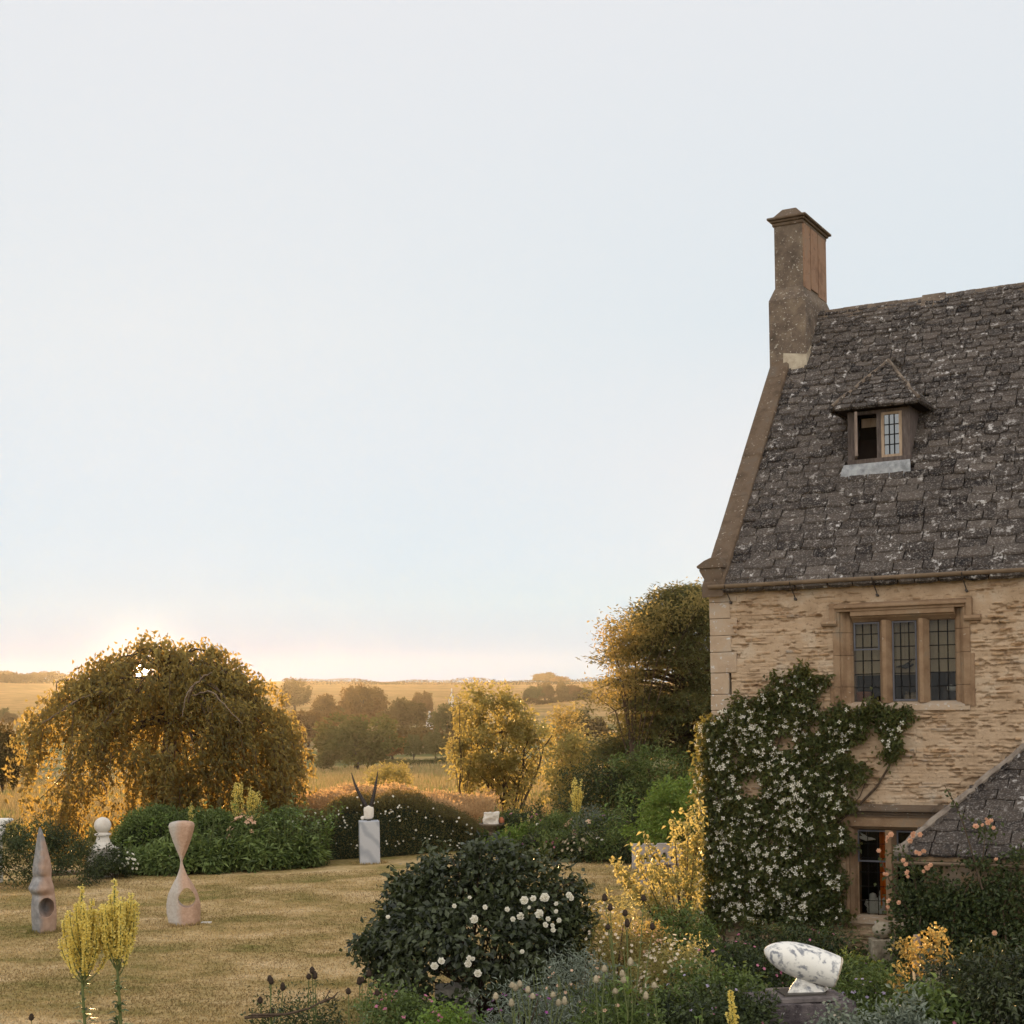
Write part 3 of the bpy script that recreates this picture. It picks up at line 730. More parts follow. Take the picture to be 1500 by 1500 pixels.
for k, (a, b) in enumerate(LIGHTS):
    mb = MB(); mb.box((a-.03, .150, glz0-.03), (b+.03, .153, glz1+.01), HVA); pn = mb.build('pane', M['glass'], wf)
    mb = MB()
    for f in (1, 2): x = a + (b-a)*f/3; mb.box((x-.008, .138, glz0), (x+.008, .149, glz1-.005), HVA)
    for q in range(1, 6): z = glz0 + (glz1-glz0)*q/6 + .01; mb.box((a, .139, z-.008), (b, .1495, z+.008), HVA)
    mb.build('lead_came', M['lead'], pn)
    if k == 0 or k == 1:
        z0_ = glz0 + (glz1-glz0)*.64 if k == 0 else glz0
        mb = MB(); w = .026
        mb.box((a+.002, .118, z0_), (a+w, .14, glz1-.012), HVA); mb.box((b-w, .118, z0_), (b-.002, .14, glz1-.012), HVA)
        mb.box((a+w, .119, z0_), (b-w, .14, z0_+w), HVA); mb.box((a+w, .119, glz1-.012-w), (b-w, .14, glz1-.012), HVA)
        mb.build('casement', M['casemet'], wf)
    mb = MB(); zb_ = 4.22 if k != 2 else 4.25
    xx = np.linspace(a-.06, b+.06, 12); V = []
    for z in (zb_, glz1+.05): V += [(x, .27 + .006*math.sin(x*40 + k), z) for x in xx]
    mb.add(HVA(V), [[i, i+1, 13+i, 12+i] for i in range(11)], .5); mb.build('blind', M['blind'], wf)
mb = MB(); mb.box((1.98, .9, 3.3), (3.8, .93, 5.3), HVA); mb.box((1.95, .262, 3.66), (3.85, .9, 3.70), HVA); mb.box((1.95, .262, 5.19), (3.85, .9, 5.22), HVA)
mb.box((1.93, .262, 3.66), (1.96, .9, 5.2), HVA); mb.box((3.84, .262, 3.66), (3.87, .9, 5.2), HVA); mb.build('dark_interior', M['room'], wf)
# hood mould
mb = MB()
hp_ = lambda z: [(0.0, z), (-.07, z-.035), (-.085, z-.055), (-.085, z-.08), (-.05, z-.10), (-.045, z-.13), (0.0, z-.135)]
mb.prism(hp_(5.30), 1.86, 3.915, 's', HVA)
for sgn, x in ((-1, 1.86), (1, 3.915)):
    prof = [(x, .0), (x, -.083), (x + sgn*-.075, -.083), (x + sgn*-.10, -.05), (x+sgn*-.105, .0)]
    if sgn < 0: prof = prof[::-1]
    mb.prism(prof, 5.035, 5.298, 'z', HVA)
    xo = sorted((x + sgn*.12, x - sgn*.11)); mb.prism([(0, 5.055), (-.08, 5.04), (-.095, 5.0), (-.07, 4.965), (0, 4.955)], xo[0], xo[1], 's', HVA)
ho = mb.build('hood_mould', M['ash_stone'], wf); bv = ho.modifiers.new('b', 'BEVEL'); bv.width = .006; bv.segments = 2

# ---- lower window (partly behind the porch)
mb = MB()
def pj(p0, sg): return [(p0 + sg*p, q) for p, q in ((0, -.028), (.05, -.028), (.058, .01), (.09, .05), (.10, .06), (.135, .13), (.15, .13), (.15, .26), (0, .26))]
mb.prism(pj(2.03, 1), .62, 2.0, 'z', HVA); mb.prism(pj(3.42, -1)[::-1], .62, 2.0, 'z', HVA)
mb.prism([(-.026, 2.13), (-.026, 1.98), (.01, 1.975), (.05, 1.94), (.13, 1.92), (.26, 1.92), (.26, 2.13)], 2.0, 3.44, 's', HVA)
lw = mb.build('window', M['ash_stone'], house); bv = lw.modifiers.new('b', 'BEVEL'); bv.width = .006; bv.segments = 2
mb = MB(); mb.prism([(2.612, .0), (2.70, .0), (2.745, .12), (2.745, .2), (2.595, .2), (2.595, .12)][::1], .66, 1.93, 'z', HVA); mb.build('mullion', M['ash_stone'], lw)
mb = MB(); mb.prism([(-.04, .54), (-.04, .62), (.17, .655), (.26, .655), (.26, .54)], 1.98, 3.45, 's', HVA); mb.build('sill', M['quoin'], lw)
mb = MB(); mb.prism([(0, 2.31), (-.10, 2.27), (-.115, 2.24), (-.115, 2.215), (-.05, 2.19), (-.045, 2.165), (0, 2.16)], 1.95, 3.6, 's', HVA)
mb.prism([(-.0, 2.155), (-.055, 2.15), (-.055, 2.13), (0, 2.125)], 1.97, 3.6, 's', HVA)
mb.build('hood_mould', M['coping'], lw)
for a, b in ((2.17, 2.60), (2.745, 3.28)):
    mb = MB(); mb.box((a-.02, .150, .63), (b+.02, .153, 1.94), HVA); pn = mb.build('pane', M['glass'], lw)
    mb = MB()
    for f in (1, 2): x = a + (b-a)*f/3; mb.box((x-.005, .141, .65), (x+.005, .149, 1.92), HVA)
    for q in range(1, 6): z = .65 + 1.27*q/6; mb.box((a, .142, z-.005), (b, .1495, z+.005), HVA)
    mb.build('lead_came', M['lead'], pn)
    mb = MB(); z0_ = 1.44
    mb.box((a+.002, .118, z0_), (a+.022, .14, 1.915), HVA); mb.box((b-.022, .118, z0_), (b-.002, .14, 1.915), HVA); mb.box((a+.022, .119, z0_), (b-.022, .14, z0_+.024), HVA); mb.box((a+.022, .119, 1.892), (b-.022, .14, 1.915), HVA)
    mb.build('casement', M['casemet'], lw)
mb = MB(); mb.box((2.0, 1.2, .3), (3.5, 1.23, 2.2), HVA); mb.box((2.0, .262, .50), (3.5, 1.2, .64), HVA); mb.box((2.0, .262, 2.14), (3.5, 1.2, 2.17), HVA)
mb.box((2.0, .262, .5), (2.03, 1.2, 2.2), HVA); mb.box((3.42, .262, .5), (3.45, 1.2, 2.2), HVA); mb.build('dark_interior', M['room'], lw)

M['hipm'] = stone_mat('hip_mortar', [(.35, (.15, .12, .10)), (.6, (.29, .245, .205))], 6, .8)
# ---- hipped porch
PW = -1.5
mb = MB(); hipd = math.hypot(1.5, 1.32)
pe = D*1.5 + np.array([0, 0, 1.32]); pl = np.linalg.norm(pe); pe /= pl
fp = lambda l: np.clip(l/pl, 0, 1)
tile_field(mb, HV(0, PW, 1.76), U, pe, lambda l: 3.27 + 1.33*fp(l), lambda l: 8.6, pl - .02, .215, .185, (.32, .62), (.28, .5), 51, thick=.03, lap=.08)
Lh = -U*-1.0
org = HV(3.27, .02, 1.76); a3 = HV(4.6, 0, 3.08) - HV(3.27, 0, 1.76); l3 = np.linalg.norm(a3); a3 /= l3
f3 = lambda l: np.clip(l/l3, 0, 1)
tile_field(mb, org, -D, a3, lambda l: .02, lambda l: 1.5*(1-f3(l)), l3-.02, .215, .185, (.3, .6), (.28, .5), 52, thick=.03, lap=.08)
po = mb.build('porch_roof', M['tile'], house)
mb = MB()
P = np.array([HV(3.25, PW-.02, 1.835) + (HV(4.6, 0, 3.175) - HV(3.25, PW-.02, 1.835))*f for f in np.linspace(0, 1, 22)]) + np.random.default_rng(8).normal(0, .008, (22, 3))
mb.tube(P, np.random.default_rng(9).uniform(.040, .052, 22), 7)
mb.lathe([(.03, -.10), (.09, -.06), (.11, .0), (.08, .07), (.02, .1)], HV(3.25, PW-.03, 1.79), 10)
mb.build('hip_mortar', M['hipm'], po)
mb = MB()
mb.box((3.50, -1.30, 0), (8.6, -1.25, 1.72), HVA, .6); mb.box((3.50, -1.25, 0), (3.55, -.03, 1.72), HVA, .6)
mb.box((3.36, PW+.05, 1.66), (8.6, -1.302, 1.72), HVA, .6)
mb.build('porch_wall', M['wall'], house)
mb = MB(); gd, gz, gr = PW-.07, 1.655, .045
prof = [(gd + gr*math.cos(a), gz + gr*math.sin(a)) for a in an] + [(gd + (gr-.008)*math.cos(a), gz + .003 + (gr-.008)*math.sin(a)) for a in an[::-1]]
mb.prism(prof, 3.16, 8.6, 's', HVA); mb.build('porch_gutter', M['gutter'], house)

# ---- things standing inside the windows
def bird(name, label, loc, sc, mat, rz):
    mb = MB(); c = np.array(loc, float)
    u = U*math.cos(rz); z = np.array([0, 0, 1.0])
    mb.tube([c - u*.11*sc, c - u*.06*sc + z*.005*sc, c, c + u*.07*sc + z*.02*sc, c + u*.10*sc + z*.03*sc], [.004*sc, .018*sc, .026*sc, .018*sc, .005*sc], 7)
    P = [c + z*.01*sc + u*.02*sc, c + z*.01*sc - u*.05*sc, c + z*.085*sc + u*.09*sc - D*.02, c + z*.11*sc + u*.13*sc]
    mb.add(P + [p + D*.012*sc for p in P], [[0, 1, 3, 2], [4, 6, 7, 5], [0, 2, 6, 4], [2, 3, 7, 6], [3, 1, 5, 7], [1, 0, 4, 5]], .5)
    mb.tube([c + z*.03*sc, c + z*.5*sc], .0015, 4)
    return tag(mb.build(name, mat, loc=c, smooth=False), label, 'ornament')
M['black'] = plain_mat('black_paint', (.012, .012, .014), .5, .3)
M['whitepaint'] = plain_mat('white_plaster', (.78, .77, .74), .7, .3, .06)
M['terra'] = plain_mat('terracotta', (.40, .15, .08), .9, .1)
M['wicker'] = plain_mat('wicker', (.36, .28, .19), .9, .1, .5, 40)
s, z = Wl(1326, 977, .2); bird('bird_ornament', 'dark bird ornament hanging in the middle light of the upper window', HV(s, .20, z), 1.25, M['black'], 0.0)
s, z = Wl(1269, 1229, .2); bird('bird_ornament', 'white bird ornament hanging in the top of the lower window', HV(s, .20, z), 1.25, M['whitepaint'], math.pi)
s, z = Wl(1262, 1024, .45); mb = MB(); c = HV(s, .45, 3.70)
mb.lathe([(.08, 0), (.11, .1), (.15, .22), (.16, .27), (.14, .28), (.10, .24)], c, 18)
tag(mb.build('terracotta_pot', M['terra'], loc=c, smooth=True), 'reddish terracotta pot behind the left light of the upper window', 'pot')
c = HV(2.93, .42, 3.70); mb = MB(); mb.lathe([(.07, 0), (.10, .06), (.115, .14), (.11, .22), (.09, .2), (.06, .05)], c, 18)
for k in range(40):
    a = rng.uniform(0, 6.28); mb.leaves([c + [.06*math.cos(a), .06*math.sin(a), .18]], np.array([[math.cos(a)*.5, math.sin(a)*.5, 1]]), np.array([[0, 1., .2]]), .10, .03, rng.random())
tag(mb.build('wicker_basket', M['wicker'], loc=c), 'pale wicker basket at the bottom of the middle upper light', 'basket')
c = HV(3.52, .40, 3.70); mb = MB(); mb.box((3.40, .32, 3.70), (3.74, .56, 3.96), HVA); 
o = tag(mb.build('dark_box', M['black'], loc=c), 'dark box behind the right light of the upper window', 'box')
c = HV(3.52, .42, 3.965); mb = MB(); mb.lathe([(.03, 0), (.055, .02), (.05, .07), (.02, .09)], c - U*.03, 12); mb.tube([c - U*.02 + [0, 0, .03], c + U*.06 + [0, 0, .035], c + U*.15 + [0, 0, .02]], [.045, .035, .02], 8)
tag(mb.build('white_ornament', M['whitepaint'], loc=c, smooth=True), 'small white ornament lying on the dark box in the upper window', 'ornament')
for k, (s, hh) in enumerate(((2.30, .30), (2.45, .36))):
    c = HV(s, .40, .645); mb = MB()
    mb.lathe([(.085, 0), (.095, .05), (.075, hh*.45), (.085, hh*.6), (.05, hh*.74), (.055, hh*.85), (.045, hh*.95), (.015, hh)], c, 14)
    for sg in (-1, 1): mb.tube([c + U*sg*.08 + [0, 0, hh*.62], c + U*sg*.11 + [0, 0, hh*.4], c + U*sg*.05 - D*.06 + [0, 0, hh*.3]], [.028, .024, .02], 7)
    tag(mb.build('plaster_figurine', M['whitepaint'], loc=c, smooth=True), ['shorter white plaster figurine on the sill inside the lower window', 'taller white plaster figurine on the sill inside the lower window'][k], 'figurine')
M['curtain'] = plain_mat('glow_curtain', (.85, .22, .03), .9, .1)  # glow of sun through a back window, put into the cloth colour
mb = MB(); xx = np.linspace(2.43, 2.58, 12); V = []
for z in (.70, 1.95): V += [(x, .33 + .02*math.sin((x-2.4)*90), z) for x in xx]
mb.add(HVA(V), [[i, i+1, 13+i, 12+i] for i in range(11)], .5); cu = mb.build('glow_curtain', M['curtain'], loc=HV(2.55, .33, .7))
tag(cu, 'curtain inside the lower window with sun glow painted into its orange', 'curtain')

# ------------------------------------------------------------------ foliage builders
def unit(n, r):
    v = r.normal(size=(n, 3)); return v/np.linalg.norm(v, axis=1)[:, None]
def lumps(d, r, k=7, amp=.28):
    ax = unit(k, r); ph = r.uniform(0, 6.28, k); fr = r.uniform(2, 5, k)
    return 1 + amp*np.mean([np.sin(fr[i]*(d @ ax[i])*1.6 + ph[i]) for i in range(k)], 0)*1.8
def crown(mb, c, rad, ncl, per, clr, L, Wd, seed, lump=.3, inner=.45, dome=None, m=0, outw=.7, down=.25, tvar=.22, fold=.25):
    r = np.random.default_rng(seed); d = unit(ncl*2, r)
    if dome is not None: d = d[d[:, 2] > dome]
    d = d[:ncl]; n = len(d)
    lr = np.random.default_rng(seed + 77)
    rr = (inner + (1-inner)*r.random(n)**.55)*lumps(d, lr, amp=lump)
    pos = np.asarray(c) + d*rr[:, None]*np.asarray(rad)
    P = np.repeat(pos, per, 0); dd = np.repeat(d, per, 0); k = len(P)
    P = P + r.normal(size=(k, 3))*np.asarray(clr)
    if dome is not None: P = P[:]
    A = r.normal(size=(k, 3))*.8 + dd*outw + np.array([0, 0, -down]); Nn = r.normal(size=(k, 3))*.6 + dd*.5 + np.array([0, 0, .7])
    tn = np.clip(np.repeat(r.normal(.5, tvar, n), per) + r.normal(0, .18, k), 0, 1)
    mb.leaves(P, A, Nn, L*r.uniform(.65, 1.25, k), Wd*r.uniform(.7, 1.2, k), tn, fold=fold, m=m)
    return pos
def limbs(mb, base, top, targets, r0, seed, n=24, m=0, sides=6):
    r = np.random.default_rng(seed); base = np.asarray(base, float); top = np.asarray(top, float)
    f = np.linspace(0, 1, 7)[:, None]; wob = r.normal(0, .04, (7, 3))*np.linalg.norm(top-base)*.25; wob[0] = 0
    P = base + (top-base)*f + wob; R = r0*(1.15 - .8*f[:, 0]); R[0] *= 1.35
    mb.tube(P, R, 9, m=m)
    idx = r.permutation(len(targets))[:n]
    for i in idx:
        q = targets[i]; k = r.integers(1, 6); a = P[k]; h = np.linalg.norm(q-a)
        midp = (a+q)/2 + np.array([0, 0, .12*h]) + r.normal(0, .06*h, 3)
        mb.tube([a, (a*2+midp)/3 + r.normal(0, .02*h, 3), midp, (midp+q*2)/3 + r.normal(0, .03*h, 3), q], np.array([.5, .4, .28, .18, .06])*R[k], sides, m=m)
def petals(mb, C, Nn, rad, npt=5, m=0, tint=None, seed=0, wid=.75, fold=.15):
    r = np.random.default_rng(seed); C = np.asarray(C, float); k = len(C)
    Nn = Nn/(np.linalg.norm(Nn, axis=1)[:, None]+1e-9)
    ref = r.normal(size=(k, 3)); a = np.cross(Nn, ref); a /= np.linalg.norm(a, axis=1)[:, None]+1e-9; b = np.cross(Nn, a)
    rad = np.broadcast_to(np.asarray(rad, float), (k,)); tn = np.clip(r.normal(.6, .25, k), 0, 1) if tint is None else np.broadcast_to(tint, (k,))
    for i in range(npt):
        t = 6.2832*i/npt
        A = a*math.cos(t) + b*math.sin(t) + Nn*.25
        mb.leaves(C, A, Nn, rad, rad*wid, tn, fold=fold, droop=.1, m=m, wide=.6)
def in_poly(P, poly):
    x, y = P[:, 0], P[:, 1]; ins = np.zeros(len(P), bool); n = len(poly); j = n-1
    for i in range(n):
        xi, yi = poly[i]; xj, yj = poly[j]
        c = ((yi > y) != (yj > y)) & (x < (xj-xi)*(y-yi)/(yj-yi+1e-12) + xi); ins ^= c; j = i
    return ins
def hang_tree_parts(): pass
def tree(name, label, cat, loc, h, rad, mats, seed, ncl=260, per=42, clr=.22, L=.13, Wd=.07, trunk=.14, cz=.6, lump=.32, inner=.4, group=None, nl=26, multi=None, **k):
    root = thing(name, label, cat, loc, group); loc = np.asarray(loc, float)
    mb = MB(); c = loc + [0, 0, h*cz]
    pos = crown(mb, c, (rad[0], rad[1], h*(1-cz)*1.0), ncl, per, clr, L, Wd, seed, lump, inner, **k)
    mb.build('crown', mats[0], root)
    mb = MB(); limbs(mb, loc - [0, 0, .1], c + [0, 0, h*(1-cz)*.55], pos, trunk, seed+5, nl)
    if multi:
        for q in multi: limbs(mb, loc + [q*.4, 0, -.1], c + [q*1.8, 0, h*(1-cz)*.2], pos, trunk*.8, seed+8+int(q*10), nl//2)
    mb.build('trunk', mats[1], root, smooth=True)
    return root
def shrub(name, label, cat, loc, rad, h, mat, seed, ncl=120, per=40, clr=.09, L=.07, Wd=.035, lump=.25, inner=.5, group=None, dome=-.35, flowers=None, stems=8, cz=.42, **k):
    root = thing(name, label, cat, loc, group); loc = np.asarray(loc, float)
    mb = MB(); c = loc + [0, 0, h*cz]
    pos = crown(mb, c, (rad[0], rad[1], h*(1-cz)), ncl, per, clr, L, Wd, seed, lump, inner, dome, **k)
    mb.build('foliage', mat, root)
    r = np.random.default_rng(seed+3)
    if stems:
        mb = MB()
        for i in r.permutation(len(pos))[:stems]:
            b = loc + np.array([r.uniform(-.25, .25)*rad[0], r.uniform(-.25, .25)*rad[1], -.05]); q = pos[i]
            mb.tube([b, b*.6 + q*.4 + [0, 0, .1*h], q], [.018, .013, .005], 5)
        mb.build('stem', M['bark'], root)
    if flowers:
        fm, nf, fr = flowers[:3]; n_ = r.normal(size=(nf, 3))*.5 + [0, -.5, .8]
        d = unit(nf*4, r); d = d[(d[:, 2] > -.1)][:nf]
        C = c + d*np.asarray([rad[0], rad[1], h*(1-cz)])*r.uniform(.9, 1.08, (len(d), 1))
        mb = MB(); petals(mb, C, d + [0, -.4, .4], fr*r.uniform(.7, 1.2, len(d)), 5, seed=seed); fo = mb.build('blossom', fm, root)
        if nf > 100: fo['kind'] = 'stuff'
    return root
def herb(name, label, cat, loc, n, h, spread, L, Wd, mat, seed, group=None, lean=.18, nleaf=16, flower=None, topbare=0.0):
    root = thing(name, label, cat, loc, group); r = np.random.default_rng(seed); loc = np.asarray(loc, float)
    st = MB(); lf = MB(); fl = MB(); anyf = False
    for i in range(n):
        b = loc + np.array([r.normal(0, spread*.5), r.normal(0, spread*.5), -.03]); hh = h*r.uniform(.7, 1.05)
        ln = r.normal(0, lean, 2)*hh; t = np.linspace(0, 1, 6)[:, None]
        P = b + np.array([0, 0, hh])*t + np.array([ln[0], ln[1], 0])*t**1.7
        st.tube(P, np.linspace(.010, .004, 6), 5)
        k = nleaf; f = r.uniform(.08, 1-topbare, k); Q = b + np.array([0, 0, hh])*f[:, None] + np.array([ln[0], ln[1], 0])*(f[:, None]**1.7)
        a = r.uniform(0, 6.28, k); A = np.stack([np.cos(a), np.sin(a), r.uniform(.1, .9, k)], -1)
        lf.leaves(Q, A, np.stack([-np.cos(a)*.4, -np.sin(a)*.4, np.ones(k)], -1), L*r.uniform(.6, 1.15, k)*(1.15-.5*f), Wd*r.uniform(.7, 1.2, k), np.clip(r.normal(.5, .25, k), 0, 1), fold=.2, droop=.3)
        if flower:
            fm, kind, fr = flower; anyf = True
            if kind == 'head': petals(fl, [P[-1]], np.array([[0, -.5, 1.]]), fr, 7, seed=seed+i)
            else:
                kk = kind; f2 = r.uniform(.62, 1.0, kk); Q2 = b + np.array([0, 0, hh])*f2[:, None] + np.array([ln[0], ln[1], 0])*(f2[:, None]**1.7)
                a2 = unit(kk, r); fl.leaves(Q2, a2 + [0, 0, .3], unit(kk, r), fr, fr*.8, r.random(kk))
    st.build('stem', M['stalk'], root); lf.build('foliage', mat, root)
    if anyf: fl.build('blossom', flower[0], root)
    return root
def mullein(label, loc, h, seed, nb=26, bw=.19, blen=.8, group=None, dens=1.0, z0f=.48, fs=.022, zr=.36):
    root = thing('mullein', label, 'mullein', loc, group); r = np.random.default_rng(seed); loc = np.asarray(loc, float)
    st = MB(); fl = MB(); lf = MB()
    t = np.linspace(0, 1, 12)
    P = loc + np.stack([.02*np.sin(t*5+seed), .015*np.cos(t*4), t*h], -1); st.tube(P, np.linspace(.022, .006, 12), 7)
    def spike(Q, n, rr):
        i = r.uniform(0, len(Q)-1.001, n); k = i.astype(int); f = (i-k)[:, None]; C = Q[k]*(1-f) + Q[k+1]*f
        d = unit(n, r); d[:, 2] = np.abs(d[:, 2])*.4; C = C + d*rr*r.uniform(.3, 1, n)[:, None]
        fl.leaves(C, d + r.normal(0, .4, (n, 3)), unit(n, r), fs*r.uniform(.7, 1.2, n), fs*.95, np.clip(r.normal(.55, .3, n), 0, 1), fold=.3)
    spike(P[int(12*z0f):], int(150*dens), .02)
    for i in range(nb):
        f = r.uniform(0, 1)**1.1; z = h*(z0f - .10 + zr*f); a = r.uniform(0, 6.28)
        ln = blen*h*.36*(1-.45*f)*r.uniform(.6, 1.15); out = bw*(1-.35*f)*r.uniform(.4, 1.1)
        q = np.linspace(0, 1, 8)[:, None]
        Q = loc + [0, 0, z] + np.array([math.cos(a), math.sin(a), 0])*out*(1-(1-q)**2.2) + np.array([0, 0, ln])*q**1.15
        st.tube(Q, np.linspace(.007, .003, 8), 5); spike(Q[2:], int(75*dens*ln/.5), .018)
    k = int(70); f = r.uniform(.02, z0f*.93, k); a = r.uniform(0, 6.28, k)
    lf.leaves(loc + np.stack([.01*np.cos(a), .01*np.sin(a), f*h], -1), np.stack([np.cos(a), np.sin(a), .5+0*a], -1), np.stack([-np.cos(a)*.3, -np.sin(a)*.3, 1+0*a], -1), (.22*(1-f/z0f)+.045), (.08*(1-f/z0f)+.02), r.random(k), droop=.3)
    st.build('stem', M['stalk'], root); lf.build('foliage', M['green'], root); fl.build('blossom', M['yellow'], root)
    return root
def blades(mb, P, h, w, lean, seed, tint=None, m=0):
    r = np.random.default_rng(seed); k = len(P); a = r.uniform(0, 6.28, k)
    A = np.stack([np.cos(a)*lean*r.random(k), np.sin(a)*lean*r.random(k), np.ones(k)], -1)
    mb.leaves(P, A, np.stack([np.cos(a+1.5), np.sin(a+1.5), 0*a+.05], -1), h*r.uniform(.5, 1.2, k), w, r.random(k) if tint is None else tint, fold=.0, droop=.1, m=m, wide=.3)
def PX(px, Y, py=1200): return at(px, py, Y)[0]

# ------------------------------------------------------------------ weeping tree in front of the low sun
def weeping():
    Y0 = 40.0; r = np.random.default_rng(3)
    root = thing('weeping_tree', 'large domed weeping tree hiding the low sun behind the hedge', 'tree', (PX(255, Y0), Y0, 0)); bx = root.location.x
    prof = [(26, 1225), (33, 1100), (45, 1045), (80, 1012), (112, 1004), (140, 976), (165, 958), (210, 945), (262, 936), (310, 955), (350, 975), (385, 998), (412, 1035), (432, 1085), (446, 1130), (455, 1185)]
    pxs = np.array([PX(a, Y0, b) for a, b in prof]); pzs = np.array([at(a, b, Y0)[2] for a, b in prof])
    x0, x1 = pxs[0], pxs[-1]; cx = (x0+x1)/2; rx = (x1-x0)/2; ry = 3.7
    def H(x, y):
        q = np.clip(1 - ((y-Y0)/ry)**2, 0, 1); return (np.interp(x, pxs, pzs) - .12 + .16*np.sin(x*3.1 + y*1.3) + .12*np.sin(x*6.7 - y*2.1 + 1))*(q**.33)
    mb = MB(); tw = MB()
    PP, TT = [], []
    nb = 0
    while nb < 222:
        a = r.uniform(0, 6.283) if nb < 176 else r.uniform(-2.7, -.4); rho = r.random()**.42
        x = cx + rx*rho*math.cos(a); y = Y0 + ry*rho*math.sin(a); x = min(max(x, x0+.75), x1-.45)
        top = float(H(np.array(x), np.array(y)))
        if top < .6: continue
        z = top - abs(r.normal(0, .18)) - .15
        if (rho > .62 and r.random() < .72) or nb >= 176: z = r.uniform(.45, max(.6, top-.2))
        lft = x < cx - .7
        if lft and z < 3.3 and r.random() < .66: continue
        if nb >= 176 and x < cx - .1 and r.random() < .8: continue
        if .0 < math.sin(x*2.3 + 1.1) and z < 2.6 and r.random() < .45: continue
        if lft and 1.9 < z < 3.3 and x < cx - 1.4 and r.random() < .6: continue
        ox, oy = (x-cx)/rx, (y-Y0)/ry
        sc_ = r.uniform(.65, 1.25); rad = np.array([.50, .46, .24])*sc_; k = int(75*sc_**2); base = r.normal(.5, .2)
        d = unit(k, r); d[:, 2] = np.abs(d[:, 2]); Q = np.array([x, y, z]) + d*rad*r.uniform(.45, 1.05, k)[:, None] - np.array([0, 0, .55])*((d[:, :1]**2 + d[:, 1:2]**2)*.5)*sc_
        PP.append(Q + r.normal(0, .04, (k, 3))); TT.append(np.clip(base + r.normal(0, .2, k), 0, 1))
        for q in range(int(r.uniform(7, 13)*sc_)):
            b = r.uniform(0, 6.283); e = r.random()**.5; ln = min(z, r.uniform(.3, 1.7)*(1.25 if rho > .7 else .9)); k = int(ln*17)+2; f = r.random(k)
            px_ = x + math.cos(b)*e*rad[0] ; py_ = y + math.sin(b)*e*rad[1]
            Q = np.stack([px_ + ox*.2*f*ln + .03*np.sin(f*9+q), py_ + oy*.2*f*ln + .03*np.cos(f*8+q), z - .28*e*sc_ - f*ln], -1)
            PP.append(Q + r.normal(0, .035, (k, 3))); TT.append(np.clip(base + r.normal(0, .2, k), 0, 1))
            if q % 6 == 0: tw.tube(np.array([[px_ + ox*.2*g*ln, py_ + oy*.2*g*ln, z - .28*e*sc_ - g*ln] for g in (0, .4, .8)]), [.010, .008, .004], 4)
        if nb % 3 == 0:
            m0 = np.array([bx, Y0, 3.2 + .35*z]); q1 = np.array([x, y, z]); mm = (m0+q1)/2 + [0, 0, .45]
            tw.tube([m0, (m0+mm)/2 + r.normal(0, .08, 3), mm, (mm+q1)/2 + [0, 0, .12], q1], [.045, .035, .028, .02, .01], 5)
        nb += 1
    for i in range(170):     # tufts that break the outline
        x = r.uniform(x0+.3, x1-.3); y = Y0 + r.normal(0, 1.0); z = H(np.array(x), np.array(y)); k = 22
        PP.append(np.array([x, y, z]) + r.normal(0, .13, (k, 3)) + [0, 0, .02]); TT.append(np.clip(r.normal(.6, .2, k), 0, 1))
    P = np.concatenate(PP); T = np.concatenate(TT); g_ = (P[:, 2] > .03) & (P[:, 0] > x0 + .68 + r.normal(0, .14, len(P))) & (P[:, 0] < x1 + .1); P = P[g_]; T = T[g_]
    sd = np.array(SUN_DIR); rel = P - np.array([0, 0, EYE]); al = rel @ sd; off = np.linalg.norm(rel - al[:, None]*sd, axis=1)   # the gap the sun shines through
    ph = np.arctan2(rel[:, 2] - al*sd[2], rel[:, 0] - al*sd[0]); kp = (off > .10 + .08*np.sin(ph*3 + 1) + .06*np.sin(ph*7) + .12*r.random(len(P))) & ((off > .75) | (r.random(len(P)) < .25 + off*.9)); P = P[kp]; T = T[kp]; k = len(P)
    A = r.normal(0, .55, (k, 3)) + [0, 0, -.75]; a = r.normal(size=(k, 3)); a[:, 2] *= .4
    mb.leaves(P, A, a, .15*r.uniform(.6, 1.35, k), .085*r.uniform(.7, 1.2, k), T, fold=.2, droop=.15)
    mb.build('crown', M['weep'], root); tw.build('twig', M['bark'], root)
    tk = MB(); b = np.array([bx-.2, Y0+.3, -.1]); top = np.array([bx, Y0+.2, 4.9])
    tk.tube([b, b+[.1, 0, 1.2], b+[-.05, .1, 2.6], b + [.15, 0, 3.9], top], [.30, .24, .21, .17, .10], 10)
    def br(pts, r0): 
        p = np.array([at(x, y, d) for x, y, d in pts]); u_ = np.arange(len(p)); uu = np.linspace(0, len(p)-1, len(p)*5)
        q = np.stack([np.interp(uu, u_, p[:, i]) for i in range(3)], -1)
        for _ in range(3): q[1:-1] = (q[:-2] + q[1:-1]*2 + q[2:])/4
        q += np.random.default_rng(len(pts)).normal(0, r0*.35, q.shape); tk.tube(q, np.linspace(r0*.8, r0*.25, len(q)), 7)
    br([(250, 1080, 40.2), (270, 1040, 38.2), (285, 1003, 36.9), (300, 990, 36.7), (310, 986, 36.6)], .055)
    br([(282, 1005, 36.8), (272, 1018, 36.6), (268, 1050, 36.5)], .03)
    br([(240, 1060, 40.2), (170, 1005, 40), (132, 995, 40), (118, 997, 40), (107, 1002, 40), (95, 995, 40), (84, 997, 40), (82, 1012, 40)], .06)
    br([(280, 1020, 38), (310, 1010, 36.5), (335, 1040, 36.3), (355, 1060, 36.2)], .03)
    br([(130, 1160, 37.5), (142, 1145, 36.6), (150, 1144, 36.5), (156, 1160, 36.4), (157, 1175, 36.4)], .022)
    br([(250, 1050, 40), (200, 1000, 39), (120, 1020, 38), (60, 1060, 38)], .05)
    tk.build('trunk', M['palebark'], root, smooth=True)
weeping()

